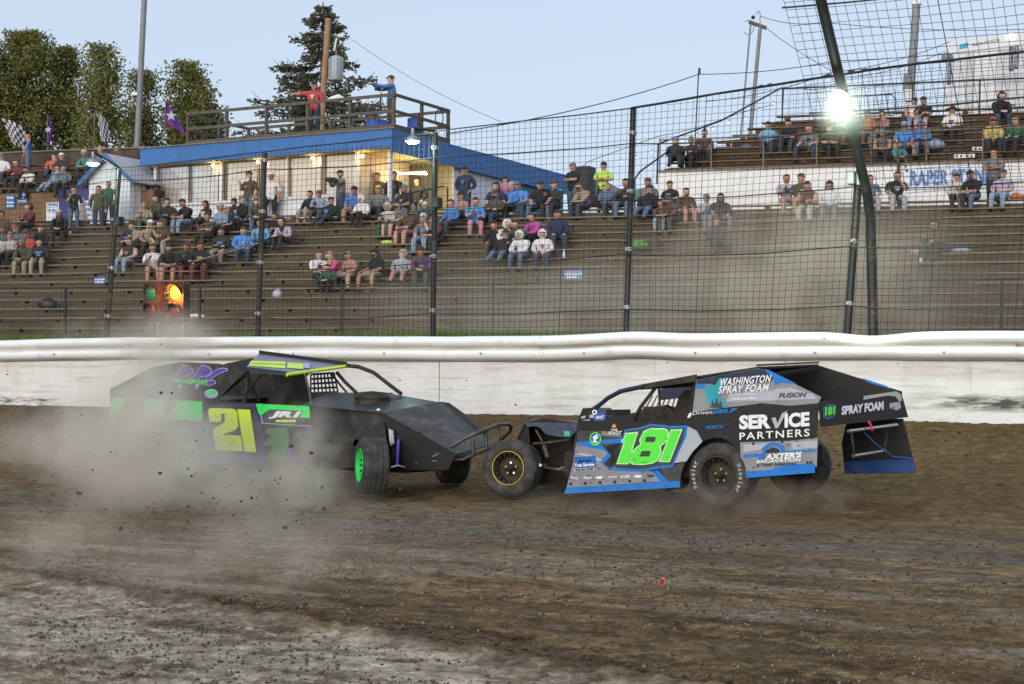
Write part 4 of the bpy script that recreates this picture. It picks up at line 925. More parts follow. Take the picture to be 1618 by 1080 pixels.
mb = MB(); mb.lathe(b, ZV, [(.2, 0), (.24, .02), (.24, .1), (.0001, .12)], 14); build('cap', mb, M_WHITE, lp); mb = MB(); mb.tube([b+ZV*.1+Vector((-.12, 0, 0)), b+ZV*1.2+Vector((-.1, 0, 0))], .1, 10); mb.tube([b+ZV*.1+Vector((.14, 0, 0)), b+ZV*1.2+Vector((.16, 0, 0))], .08, 10); build('conduit', mb, M_WHITE, lp)
for (py, hh, w) in ((150, .28, .2), (168, .18, .2), (128, .35, .22)):
    mb = MB(); mb.box(at(1436, py, 77.7), Vector((w, 0, 0)), Vector((0, .1, 0)), ZV*hh); build('box', mb, M_POLEG if py == 128 else M_WHITE, lp)
up, a, b = pole('utility_pole', 'brown wooden utility pole in front of the conifer', 'pole', (507, 205), (519, 29), 84, .2, .15, M_POLEW, 6)
tc_ = at(531, 108, 83.7); mb = MB(); mb.lathe(tc_-ZV*.62, ZV, [(.0001, 0), (.3, .0), (.33, .06), (.33, 1.1), (.3, 1.2), (.12, 1.28), (.0001, 1.3)], 20)
for k in range(8):
    an = PI*k/7-PI; mb.box(tc_+Vector((math.cos(an)*.34, math.sin(an)*.34, 0)), Vector((math.cos(an), math.sin(an), 0))*.04, Vector((-math.sin(an), math.cos(an), 0))*.012, ZV*.5)
tf = build('transformer', mb, mat('transformer_grey', (.36, .42, .46), .5, .2, .1, dirt=(.2, .2, .2), dirt_amt=.2), up)
mb = MB(); mb.tube([tc_+ZV*.62, tc_+ZV*1.0], [.05, .03], 8); build('bushing', mb, M_POLEG, tf)
for dz_ in (.2, -.3):
    mb = MB(); mb.box(tc_+Vector((-.28, 0, dz_)), Vector((.15, 0, 0)), Vector((0, .05, 0)), ZV*.05); build('bracket', mb, M_STEEL, tf)
mb = MB(); mb.tube([at(528, 80, 83.6), at(532, 60, 83.6)], .05, 8); mb.ball(at(541, 56, 83.6), .13, n=10); build('insulator', mb, M_WHITE, up)
for (px, py) in ((494, 133), (503, 134)):
    c = at(px, py, 80); r_ = thing('horn_speaker', 'white dome fixture on a pole, %s' % ('nearer the wooden pole' if px > 500 else 'nearer the pointing arm of the man in red'), 'fixture', c); mb = MB(); mb.ball(c, .13, n=12); build('dome', mb, M_WHITE, r_); mb = MB(); mb.tube([c, c-ZV*2.6], .025, 6); build('stem', mb, M_POLEG, r_)
tp, a, b = pole('utility_pole', 'thin grey pole with wooden crossarm above the raised stand', 'pole', (1189, 175), (1201, 45), 80, .11, .09, M_POLEG, 8)
A_, B_ = at(1183, 34, 80), at(1211, 44, 80.6); d = B_-A_; mb = MB(); mb.box((A_+B_)/2, d/2, Vector((0, .08, 0)), d.normalized().cross(Vector((0, 1, 0)))*.09); build('crossarm', mb, M_WOODG, tp)
mb = MB(); mb.tube([at(1201, 45, 80), at(1201, 22, 80), at(1199, 17, 80), at(1194, 22, 80)], .025, 6); build('conduit', mb, M_POLEG, tp)
mb = MB(); mb.tube([at(1186+9*math.cos(t)-4, 43+11*math.sin(t), 80) for t in np.linspace(-2.2, 2.4, 16)], .015, 5); build('loop_wire', mb, M_STEEL, tp)
mb = MB(); mb.ball(at(1190, 27, 80), .1, n=8); build('insulator', mb, M_STEEL, tp)
pole('utility_pole', 'thinnest grey pole leaning on the wooden crossarm', 'pole', (1173, 185), (1186, 38), 79.5, .05, .045, M_POLEG, 8)
mp_, a, b = pole('mast', 'short thin mast with a bracket holding the long cable', 'mast', (1100, 190), (1104, 110), 72, .03, .028, M_STEEL, 8); mb = MB(); mb.box(at(1105, 112, 71.9), Vector((.05, 0, 0)), Vector((0, .05, 0)), ZV*.13); build('bracket', mb, M_STEEL, mp_)
def cable(lab, pts, r=.018, Y=None, n=14, sag=.0):
    P = [at(x, y, yy) for x, y, yy in pts]; path = []
    for i in range(len(P)-1):
        for t in range(n): u = t/n; path.append(P[i]*(1-u)+P[i+1]*u-ZV*(sag*4*u*(1-u)))
    path.append(P[-1]); mb = MB(); mb.tube(path, r, 5); o = build('overhead_cable', mb, M_STEEL, origin=P[0]); tag(o, lab, 'cable')
cable('long overhead cable rising from the roof deck to the thin mast', [(712, 210, 60), (1104, 117, 72)], .02, sag=.25)
cable('overhead cable from the thin mast toward the leaning post', [(1104, 117, 72), (1320, 96, 75), (1640, 66, 80)], .018, sag=.15)
cable('faint thin wire slanting down the sky beyond the conifer', [(556, 62, 90), (792, 192, 75)], .012, sag=.3)
cable('wire from the crossarm pole top toward the leaning post', [(1201, 25, 80), (1300, 35, 78), (1640, 45, 80)], .016, sag=.2)
cable('wire slanting steeply down from the crossarm', [(1211, 44, 80), (1315, 112, 70)], .016, sag=.1)
cable('wire passing above the railing of the raised stand', [(1115, 160, 70), (1315, 114, 72), (1500, 66, 74)], .016, sag=.2)
cable('lowest wire near the clamps of the catch fence', [(1270, 140, 68), (1330, 124, 70), (1495, 80, 74)], .014, sag=.2)
# string of bulbs
bp = [(892, 288), (929, 252+3), (990, 233), (1040, 215), (1075, 208), (1120, 196), (1170, 178), (1222, 165)]
pts3 = [at(x, y, 58) for x, y in bp]
mb = MB(); mb.tube(pts3, .012, 5); tag(build('light_string_cable', mb, M_STEEL, origin=pts3[0]), 'black cable of small bulbs strung up to the raised stand', 'cable')
M_SB = mat('small_lit_bulb', (1, .85, .75), .4, emit=(1, .62, .42), emit_s=1.5)
sb = [(981, 255, 'small lit bulb on the string next to the dark fence post'), (1006, 249, 'small lit bulb just beyond the dark fence post'), (1030, 240, 'small lit bulb left of the stair rail corner'), (1078, 222, 'small lit bulb over the blue cap'), (1102, 213, 'small lit bulb beside the masked man'), (1127, 203, 'small lit bulb above the masked man'), (1151, 193, 'small lit bulb on the rising stair rail'), (1178, 187, 'small lit bulb near the thinnest pole'), (1200, 173, 'small lit bulb nearest the crossarm pole'), (1222, 163, 'highest small lit bulb at the end of the string')]
for x, y, lb in sb:
    c = at(x, y, 57.8); r_ = thing('string_bulb', lb.replace(' left of', ' beside'), 'light bulb', c, 'small bulbs on the string'); mb = MB(); mb.ball(c, .028, n=8); build('glass', mb, M_SB, r_); mb = MB(); mb.tube([c+ZV*.03, c+ZV*.1], .015, 6); build('socket', mb, M_BLACK, r_)
# flags
M_PURP = mat('purple_cloth', (.14, .03, .25), .7, 0, .15, 4); M_CHK = mat('white_cloth', (.5, .51, .56), .7, 0, .05); M_CHB = mat('black_cloth', (.03, .03, .035), .7, 0, .1)
def flag(lab, quad, Y, checker=None, pole_px=None, deco=None):
    r_ = thing('flag', lab, 'flag', at(*quad[3], Y)); nu, nv = (8, 6) if checker else (10, 10); A, Bq, Cq, D = [at(x, y, Y) for x, y in quad]
    def P(u, v): return (A*(1-u)+Bq*u)*(1-v)+(D*(1-u)+Cq*u)*v+Vector((0, .12*math.sin(u*7+v*2), .04*math.sin(u*5+v*3)))
    mb = MB()
    for i in range(nu):
        for j in range(nv):
            mb.add([P(i/nu, j/nv), P((i+1)/nu, j/nv), P((i+1)/nu, (j+1)/nv), P(i/nu, (j+1)/nv)], [(0, 1, 2, 3)], (i+j) % 2 if checker else 0)
    o = build('cloth', mb, [M_CHK, M_CHB] if checker else [M_PURP], r_)
    if pole_px: mb = MB(); mb.tube([at(*pole_px[0], Y+.03), at(*pole_px[1], Y+.03)], .02, 6); build('flag_pole', mb, M_WOODG, r_)
    if deco:
        mb = MB(); u0, v0, s_ = deco; c = P(u0, v0)-Vector((0, .18, 0)); pts = []
        for k in range(10):
            a = PI/2+k*PI/5; rr = s_ if k % 2 == 0 else s_*.42; pts.append(c+Vector((math.cos(a)*rr, 0, math.sin(a)*rr)))
        mb.add([c]+pts, [(0, k+1, (k+1) % 10+1) for k in range(10)]); build('star', mb, M_CHK, r_)
flag('black and white checkered flag above the man in the blue shirt', [(2, 186), (40, 200), (36, 236), (16, 222)], 76, True, ((-2, 184), (-4, 240)))
flag('black and white checkered flag hanging above the white booth', [(152, 178), (168, 186), (176, 224), (158, 222)], 76, True, ((150, 176), (148, 236)))
flag('narrow purple flag hanging down its pole on the board wall', [(75, 182), (84, 196), (82, 216), (75, 234)], 75, None, ((76, 180), (74, 240)), (.5, .45, .16))
flag('large purple flag with white star flying beside the roof deck', [(262, 160), (272, 172), (294, 214), (260, 190)], 75, None, ((262, 158), (258, 240)), (.55, .45, .26))
# ================================================================== TRAILER beyond the raised stand
YT = 76
tr = thing('trailer', 'big white box trailer with dark lettered strips behind the raised stand', 'trailer', at(1560, 170, YT))
A, Bq = at(1496, 72, YT), at(1660, 50, YT-3); C_, D = at(1660, 200, YT-3), at(1494, 200, YT)
M_TR = mat('trailer_white', (.68, .70, .74), .4, 0, .04, .8, dirt=(.5, .5, .5), dirt_amt=.2)
xs = [0, .19, .27, .5, .78, 1.0]; dv = Vector((0, .0, 0)); nrm = (Bq-A).cross(D-A).normalized(); nrm = nrm if nrm.y < 0 else -nrm
for i in range(5):
    u0, u1 = xs[i], xs[i+1]-.004; o_ = nrm*(.03 if i % 2 else 0)
    mb = MB(); mb.prism([A*(1-u0)+Bq*u0+o_, A*(1-u1)+Bq*u1+o_, D*(1-u1)+C_*u1+o_, D*(1-u0)+C_*u0+o_], -nrm*2.5); build('side_panel', mb, M_TR if i % 2 == 0 else mat('trailer_grey', (.55, .57, .62), .4, 0, .05), tr)
mb = MB(); P = lambda u, v: (A*(1-u)+Bq*u)*(1-v)+(D*(1-u)+C_*u)*v
mb.prism([P(-.005, -.04)+nrm*.08, P(1, -.04)+nrm*.08, P(1, .1)+nrm*.08, P(-.005, .1)+nrm*.08], -nrm*2.7); build('roof_band', mb, M_TR, tr)
mb = MB(); mb.add([P(.14, .01)+nrm*.09, P(.22, .0)+nrm*.09, P(.22, .06)+nrm*.09, P(.13, .07)+nrm*.09], [(0, 1, 2, 3)]); build('logo', mb, mat('cyan_logo', (.05, .35, .6), .5), tr)
text_on('lettering', '800.456.2307  AWILLCOT.COM', P(.26, .055), P(.52, .035), P(.26, .02), mat('dark_lettering', (.12, .13, .15), .5), tr, off=nrm*.09)
M_STRIP = mat('dark_strip', (.06, .07, .1), .5); 
def strip(u0, u1, v0, v1, s_):
    mb = MB(); mb.prism([P(u0, v0)+nrm*.05, P(u1, v0)+nrm*.05, P(u1-.003, v1)+nrm*.05, P(u0-.003, v1)+nrm*.05], -nrm*.015); st = build('strip', mb, M_STRIP, tr)
    text_on('lettering', s_, P(u0+(u1-u0)*.2, v0+.02), P(u0+(u1-u0)*.2-.003, v1-.02), P(u1-(u1-u0)*.2, v0+.02), M_CHK, st, bold=.03, off=nrm*.056)
strip(.615, .655, .11, .38, 'WILLCOT'); strip(.665, .705, .09, .36, 'WILLCOT'); strip(.015, .05, .22, .48, 'WILLCOT')
mb = MB(); mb.box(at(1603, 56, YT-2), Vector((.24, 0, .03)), Vector((0, .05, 0)), ZV*.05); build('roof_lamp', mb, M_TUBE, tr)
mb = MB(); c = at(1497, 90, YT-1.5); mb.ball(c, .28, .2, .22, 12); mb.box(c-ZV*.15, Vector((.3, 0, 0)), Vector((0, .2, 0)), ZV*.04); tag(build('lamp_hood', mb, M_POLEG, origin=c), 'rounded grey lamp hood at the trailer corner', 'lamp')
# small tall bush by the trailer corner
# red plastic scrap on the track
M_REDP = mat('red_plastic', (.55, .03, .03), .4)
g = at(1046, 913, 10); gp = ray(1046, 916); Yv = (-.15-HC)/gp.z; c = at(1046, 912, Yv); c.z = gz(c.x, c.y)+.03
mb = MB(); mb.prism([c+Vector(v) for v in ((-.018, 0, -.02), (.008, .01, -.026), (.02, .0, .018), (-.004, -.008, .024))], Vector((.004, .03, .008)))
tag(build('plastic_scrap', mb, M_REDP, origin=c), 'small red plastic scrap lying on the dirt', 'scrap')
TS_ = -1
# ================================================================== RACE CARS
class Car:
    def __init__(s, P, f, t, lab):
        s.P = Vector((P[0], P[1], 0)); s.f = Vector((f[0], f[1], 0)).normalized(); s.t = Vector((t[0], t[1], 0)).normalized()
        s.root = thing('race_car', lab, 'race car', s.w(1.2, -.8, .1))
    def w(s, a, t, z): return s.P+s.f*a+s.t*t+ZV*z
    def h(s, px, py, t): return hitp(px, py, s.P+s.t*t, s.t)
    def sheet(s, name, pts, t, m, th=.006, parent=None, label=None):
        mb = MB(); mb.prism([s.h(x, y, t) for x, y in pts], -s.t*th); o = build(name, mb, m, parent or s.root)
        if label: o['label'] = label
        return o
    def decal(s, polys, t, m, layer, parent, name='decal'):
        mb = MB()
        for pts in polys:
            mb = MB(); mb.poly([s.h(x, y, t)+s.t*(.0022*layer) for x, y in pts]); o = build(name, mb, m, parent)
        return o
    def text(s, st, bl, br, tl, t, m, layer, parent, bold=.03, name='lettering', space=1.0):
        return text_on(name, st, s.h(*bl, t), s.h(*br, t), s.h(*tl, t), m, parent, bold, space, off=s.t*(.0022*layer))
    def quad(s, name, pts4, m, th=.008, parent=None):    # pts: (px,py,t)
        v = [s.h(*p) for p in pts4]; n = (v[1]-v[0]).cross(v[-1]-v[0]).normalized()
        mb = MB(); mb.prism(v, n*th); return build(name, mb, m, parent or s.root)
    def tube(s, name, pts, r, m, parent=None, n=8):
        mb = MB(); mb.tube([s.h(*p) for p in pts], r, n); return build(name, mb, m, parent or s.root)
def gloss(name, c, r=.3, var=.06, dirt=.3):
    m = mat(name, c, r, 0, var, 4, dirt=(.16, .14, .115), dirt_amt=dirt, dirt_scale=5, coat=.08, bump=.35, bump_scale=2.2); m.node_tree.nodes['Principled BSDF'].inputs['Specular IOR Level'].default_value = .35; return m
M_BODYK = gloss('black_panel', (.011, .011, .012), .5, .1, .06); M_NAVY = gloss('navy_panel', (.02, .032, .06), dirt=.12); M_BLUE = gloss('bright_blue_wrap', (.012, .19, .62), dirt=.22)
M_SLATE = gloss('slate_wrap', (.05, .055, .06)); M_GREY = gloss('grey_wrap', (.26, .275, .31), var=.14, dirt=.35); M_SILV = gloss('silver_wrap', (.42, .45, .52), var=.1, dirt=.15)
M_NEON = gloss('neon_green', (.10, .82, .06), .4, .1, .1); M_NEONW = gloss('pale_green_edge', (.55, .95, .5), .4, .03, .05); M_WH = gloss('white_print', (.8, .82, .84), .4, .03, .1)
M_TEALW = gloss('teal_print', (.02, .36, .46), .4, .2, .1); M_ORAN = gloss('orange_print', (.75, .3, .03)); M_DKB = gloss('royal_blue_print', (.03, .1, .45), .4, .1, .1)
M_CHAS = mat('dark_chassis', (.018, .016, .015), .7, .2, .3, 6, dirt=(.09, .07, .05), dirt_amt=.6, dirt_scale=7)
M_TUBE_ = mat('tube_frame', (.06, .055, .05), .45, .4, .2, dirt=(.2, .16, .12), dirt_amt=.5, dirt_scale=9)
M_GOLD = mat('yellow_ring', (.42, .33, .03), .4, .3); M_REDR = mat('rust_ring', (.08, .035, .025), .5, .3); M_CHROME = mat('worn_chrome', (.6, .6, .6), .25, .9, .1)
M_SEAT = mat('seat_fabric', (.03, .025, .025), .8, 0, .2, 8)
def wheel(car, c, ax, m_rim, m_ring, hoosier=False, r=.345, wd=.33, face=True, label=None, up=None):
    ax = Vector(ax).normalized(); c = Vector(c)
    wl = bpy.data.objects.new('wheel', None); COL.objects.link(wl); wl.parent = car.root; wl.location = c-worldloc(car.root)
    if label: wl['label'] = label
    k = r/.345; prof = [(.2, -.035), (.212, -.008), (.25, .0), (.295, -.004), (.322, -.02), (.335, -.04)]
    g = [-.05, -.095, -.10, -.108, -.115, -.16, -.165, -.173, -.18, -.22, -.225, -.233, -.24, -.285]
    prof += [(.345 if not (-.112 < h < -.10 or -.176 < h < -.163 or -.236 < h < -.223) else .336, h) for h in g]+[(.335, -.295), (.3, -wd), (.25, -wd-.005), (.2, -wd+.03), (.19, -wd+.04)]
    mb = MB(); mb.lathe(c, ax, [(a*k, h) for a, h in prof], 56); build('tyre', mb, M_RUBBER, wl)
    mb = MB(); mb.lathe(c, ax, [(.203*k, -.03), (.198*k, -.012), (.188*k, -.02), (.178*k, -.05), (.17*k, -.13), (.10*k, -.15), (.07*k, -.135), (.035, -.13), (.03, -.05), (.0001, -.045)], 32)
    rim = build('rim', mb, m_rim, wl)
    mb = MB(); n = 40; x = ax.cross(ZV).normalized(); y = x.cross(ax).normalized()
    mb.tube([c+ax*-.01+(x*math.cos(2*PI*i/n)+y*math.sin(2*PI*i/n))*.2*k for i in range(n)], .0075, 6, closed=True); build('bead_ring', mb, m_ring, rim)
    for i in range(5):
        a = 2*PI*i/5+.3; mb = MB(); q = c+ax*-.14+(x*math.cos(a)+y*math.sin(a))*.065; mb.tube([q, q+ax*.04], .013, 6); build('wheel_nut', mb, M_CHROME if i % 2 else M_GOLD, rim)
    mb = MB()
    for i in range(16):       # small weight plates and mud inside the rim
        a = 2*PI*i/16; q = c+ax*-.075+(x*math.cos(a)+y*math.sin(a))*.172*k; mb.box(q, x*.012, y*.012, ax*.02)
    build('rim_dirt', mb, M_CHAS, rim, kind='stuff')
    if hoosier:
        TSG = TS_; 
        for base in (PI*1.02, -.0):
            word = 'Hoosier'
            mbt = MB()
            for i, ch in enumerate(word):
                span = 1.15; a = base-span/2+span*(i+.5)/len(word)
                rr = .272*k; rad = x*math.cos(a)+y*math.sin(a); tan = ax.cross(rad).normalized()*TSG
                v, f = textmesh(ch, .03); w_ = .030 if ch != 'i' else .012; hgt = .055 if ch in 'Hi' else .04
                mbt.add([c+ax*.0035+rad*(rr-.02+float(p[1])*hgt)+tan*((float(p[0])-.5)*w_) for p in v], f)
            build('sidewall_lettering', mbt, mat('worn_white_print', (.42, .41, .39), .7, 0, .25, 30), wl, kind='stuff')
    return wl
def mk(rear, front, wb):
    r = ray(*rear); Yr = -HC/r.z; f = ray(*front); Yf = -HC/f.z; A_ = Vector((r.x*Yr, Yr)); B_ = Vector((f.x*Yf, Yf)); return A_, (B_-A_).normalized(), B_
A_, fA, BA = mk((1132, 802), (802, 785), 0); tA = Vector((-fA.y, fA.x)); tA = tA if tA.y < 0 else -tA
ca_ = Car(A_, fA, tA, 'black and blue dirt race car numbered 181 with lime green digits, facing left'.replace(', facing left', ''))
def z1(x, y): return (740+x/4.154, 560+y/4.154)
def z2(x, y): return (1080+x/4.153, 560+y/4.153)
def Z1(l): return [z1(*p) for p in l]
def Z2(l): return [z2(*p) for p in l]
T0 = -.03
arch = [(1074.6, 769), (1077, 748), (1085, 724), (1098, 706), (1112, 696), (1128, 691), (1142, 692), (1155, 699), (1167, 712), (1174, 731), (1172, 755)]
door = [(913, 664), (893, 779)]+arch[:6]+[(1128, 640), (1099, 601), (1090, 661), (999, 665)]
o = ca_.sheet('door_panel', door, T0, M_BODYK); dp = o
rearp = arch[5:]+[(1287.6, 746.6), (1294, 634), (1298, 627), (1210, 583.5), (1193, 581), (1099, 601), (1128, 640)]
rp_ = ca_.sheet('rear_panel', rearp, T0, M_BODYK)
D = lambda polys, m, l, par=dp, nm='graphic': ca_.decal(polys, T0, m, l, par, nm)
D([Z1([(705, 590), (900, 600), (935, 660), (880, 715), (925, 755), (1010, 762), (1200, 765), (1260, 832), (645, 874), (690, 700)])], M_GREY, 1)
D([Z1([(716, 500), (860, 500), (1000, 520), (1010, 548), (716, 575)])], M_SLATE, 1)
D([Z1([(880, 500), (1000, 520), (1005, 540), (870, 530)])], M_GREY, 2)
D([Z1([(1440, 470), (1500, 500), (1537, 570), (1470, 640), (1432, 700), (1345, 712), (1430, 540)])], M_SILV, 1)
D([Z1([(1260, 745), (1415, 710), (1385, 828), (1300, 832)])], M_SLATE, 1)
D([Z1([(895, 600), (1005, 580), (975, 705), (935, 745), (890, 722), (940, 665)])], M_SLATE, 2)
D([Z1([(704, 590), (712, 575), (1010, 548), (1030, 492), (1120, 478), (1200, 455), (1290, 462), (1320, 468), (1442, 465), (1432, 532), (1342, 735), (1250, 748), (1140, 770), (960, 762), (905, 738), (862, 702), (915, 650), (885, 625), (770, 605)])], M_BLUE, 1.5)
D([Z1([(1010, 580), (870, 585), (895, 612), (938, 665), (888, 712), (935, 738), (975, 735), (1010, 640)])], M_SLATE, 2)
D([Z1([(1038, 500), (1120, 490), (1195, 468), (1290, 474), (1325, 484), (1425, 480), (1408, 560), (1335, 722), (1245, 728), (1140, 752), (972, 742), (968, 715), (1022, 572)])], M_SLATE, 3)
D([Z1([(1205, 768), (1248, 758), (1312, 834), (1265, 838)])], M_BLUE, 2)
D([Z1([(628, 913), (647, 872), (1388, 828), (1392, 870)])], M_BLUE, 2, nm='side_skirt')
D([Z1([(705, 640), (800, 655), (880, 690), (870, 700), (790, 670), (703, 655)])], M_SILV, 2)
one1 = [(1029, 512), (1120, 504), (1052, 722), (971, 720), (1020, 578), (1003, 578), (1008, 556), (1024, 545)]
one2 = [(1328, 490), (1412, 486), (1326, 707), (1248, 706), (1303, 568), (1284, 568), (1290, 545), (1312, 540)]
eight = [(1150, 500), (1200, 480), (1290, 480), (1316, 494), (1320, 520), (1302, 576), (1268, 603), (1272, 640), (1250, 695), (1215, 716), (1150, 726), (1085, 724), (1048, 706), (1064, 645), (1105, 604), (1128, 588), (1122, 560)]
def inset(l, k):
    cx = sum(p[0] for p in l)/len(l); cy_ = sum(p[1] for p in l)/len(l); n = len(l); out = []
    ar = sum(l[i][0]*l[(i+1) % n][1]-l[(i+1) % n][0]*l[i][1] for i in range(n)); sg = 1 if ar > 0 else -1
    for i in range(n):
        a, b, c = Vector(l[i-1]), Vector(l[i]), Vector(l[(i+1) % n]); e1 = (b-a).normalized(); e2 = (c-b).normalized()
        n1 = Vector((-e1.y, e1.x)); n2 = Vector((-e2.y, e2.x)); m = (n1+n2); m = m/max(.35, m.length**2)*2; p = b+m*k*sg/1.0*.5*2/2; out.append((p.x, p.y))
    return out
D([Z1(inset(one1, 4)), Z1(inset(one2, 4)), Z1(inset(eight, 4))], M_NEONW, 4, nm='number_edge')
D([Z1(inset(one1, 17)), Z1(inset(one2, 17)), Z1(inset(eight, 17))], M_NEON, 5, nm='race_number')
D([Z1([(1170, 540), (1236, 540), (1224, 573), (1164, 573)]), Z1([(1141, 632), (1202, 632), (1190, 668), (1128, 668)])], M_SLATE, 6.2, nm='number_gap')
def disc(cx, cy_, rx, ry, n=20): return [(cx+rx*math.cos(2*PI*i/n), cy_+ry*math.sin(2*PI*i/n)) for i in range(n)]
D([Z1(disc(838, 553, 38, 45))], M_NEON, 6, nm='sticker'); D([Z1(disc(838, 550, 30, 35))], M_DKB, 7, nm='sticker'); D([Z1([(820, 540), (850, 520), (858, 545), (840, 560), (860, 580), (820, 575), (828, 558)])], M_WH, 8, nm='sticker')
D([Z1([(700, 672), (838, 664), (835, 740), (698, 745)])], M_DKB, 3, nm='sticker'); D([Z1([(715, 682), (825, 676), (822, 712), (712, 715)])], M_BLUE, 4, nm='sticker')
D([Z1([(697, 745), (835, 740), (832, 762), (695, 768)])], M_SILV, 3, nm='sticker')
TX = lambda st, bl, br, tl, m, l=9, par=dp, bold=.03, f=z1, sp=1.0: ca_.text(st, f(*bl), f(*br), f(*tl), T0, m, l, par, bold, space=sp)
TX('Tree Service', (702, 738), (833, 730), (702, 715), M_WH, bold=.05); TX('360-391-5768', (708, 762), (822, 757), (708, 748), M_SLATE); TX("Jones", (722, 712), (812, 706), (724, 686), M_NAVY, bold=.04)
TX('THE', (940, 502), (985, 500), (940, 488), M_WH); TX('SKAGIT', (924, 525), (1012, 521), (926, 504), M_WH, bold=.02)
D([Z1([(945, 468), (960, 452), (976, 466), (966, 482), (952, 482)])], M_ORAN, 6, nm='sticker')
for i, (x, w, s) in enumerate([(698, 26, 'Pro'), (785, 26, 'Fast'), (863, 26, 'ooo'), (948, 28, 'Joes'), (1030, 30, 'KSE'), (1115, 26, 'Zips'), (1198, 24, 'afco')]):
    y = 812-(x-698)*.032
    if i in (2, 5, 6): D([Z1(disc(x, y, w, 9))], M_WH if i != 6 else M_SLATE, 3, nm='sticker')
    else: TX(s, (x-w, y+8), (x+w, y+6), (x-w+4, y-10), M_WH, 4)
for i in range(6):
    mb = MB(); x, y = z1(672+i*97, 848-i*4.6); c = ca_.h(x, y, T0); mb.lathe(c, ca_.t, [(.018, .004), (.016, .012), (.0001, .014)], 8); build('button_fastener', mb, M_CHAS, dp)
# rear panel graphics
DR = lambda polys, m, l, nm='graphic': ca_.decal(polys, T0, m, l, rp_, nm)
DR([Z2([(85, 165), (470, 92), (540, 98), (905, 278), (885, 318), (700, 335), (520, 318), (300, 345), (60, 378)])], M_GREY, 1)
DR([Z2([(300, 260), (560, 230), (700, 215), (850, 262), (880, 290), (600, 300), (280, 310)])], M_SILV, 2)
DR([Z2([(88, 166), (470, 94), (540, 98), (600, 140), (575, 175), (240, 205), (160, 190), (85, 200)])], M_NAVY, 3)
DR([Z2([(85, 195), (150, 190), (150, 215), (80, 222)]), Z2([(530, 98), (560, 100), (745, 192), (640, 182), (600, 200), (590, 150)])], M_BLUE, 4)
DR([Z2([(140, 205), (215, 198), (235, 158), (300, 150), (262, 205), (235, 262), (300, 345), (250, 350), (235, 335), (190, 348), (165, 320), (150, 262)])], M_TEALW, 5)
DR([Z2([(180, 345), (195, 290), (205, 330), (220, 280), (235, 330), (245, 295), (262, 350)])], M_SLATE, 6)
F2 = lambda s, bl, br, tl, m=M_WH, l=9, bold=.03, sp=1.0: TX(s, bl, br, tl, m, l, rp_, bold, z2, sp)
F2('WASHINGTON', (237, 208), (572, 180), (248, 158), bold=.03, sp=1.12); F2('SPRAY FOAM', (230, 257), (556, 240), (242, 207), bold=.03, sp=1.12)
F2('LLC', (560, 232), (598, 229), (563, 212), M_SILV); F2('(360) 630-9434', (320, 306), (480, 301), (322, 283), bold=.03); F2('FUSION', (628, 284), (800, 276), (640, 252), M_SLATE, bold=.02)
F2('INSULATION SPECIALISTS', (310, 270), (490, 264), (312, 258), M_WH, bold=.0)
F2('Driven', (62, 397), (190, 388), (70, 372), bold=.0); F2('SELF', (190, 390), (345, 376), (205, 364), M_BLUE, bold=.04); F2('NORTH', (150, 490), (262, 484), (156, 466), M_BLUE, bold=.02)
DR([Z2([(28, 410), (40, 385), (58, 380), (50, 408), (38, 416)])], M_WH, 6, 'sticker')
F2('SER', (370, 492), (578, 484), (370, 398), bold=.05); F2('ICE', (668, 480), (832, 470), (668, 385), bold=.05)
DR([Z2([(582, 415), (610, 412), (622, 450), (650, 385), (688, 366), (625, 482), (606, 482)])], M_SILV, 9, 'graphic')
F2('PARTNERS', (372, 560), (832, 535), (372, 512), bold=.015, sp=1.25)
DR([Z2([(372, 575), (700, 565), (882, 545), (875, 735), (378, 770)])], M_GREY, 1); DR([Z2([(395, 590), (560, 580), (500, 625), (395, 640)]), Z2([(700, 575), (880, 562), (878, 610), (720, 622)])], M_SILV, 2)
DR([Z2([(395, 655), (500, 650), (498, 668), (395, 675)]), Z2([(650, 632), (878, 622), (877, 634), (655, 650)]), Z2([(590, 742), (700, 720), (862, 715), (862, 735), (590, 752)])], M_BLUE, 3)
DR([Z2([(366, 812), (376, 772), (862, 732), (863, 775)])], M_BLUE, 2, 'side_skirt')
DR([Z2([(525, 605), (590, 570), (660, 595), (668, 640), (640, 640), (636, 612), (592, 592), (552, 612), (540, 650), (518, 650)])], M_BLUE, 5); DR([Z2([(545, 628), (590, 606), (630, 622), (632, 642), (545, 646)])], M_NAVY, 4)
F2('B', (490, 692), (535, 690), (500, 650), M_BLUE, bold=.05); F2('AXTER\'S', (538, 690), (775, 676), (548, 650), bold=.05); F2('EXCAVATION', (484, 712), (770, 700), (490, 690), bold=.04); F2('& TREE REMOVAL', (482, 734), (750, 722), (486, 718), M_NAVY, bold=.02)
for (x, y) in ((460, 583), (648, 570), (845, 543), (815, 707), (838, 706), (868, 350)):
    mb = MB(); c = ca_.h(*z2(x, y), T0); mb.lathe(c, ca_.t, [(.016, .004), (.014, .012), (.0001, .014)], 8); build('button_fastener', mb, M_CHAS, rp_)
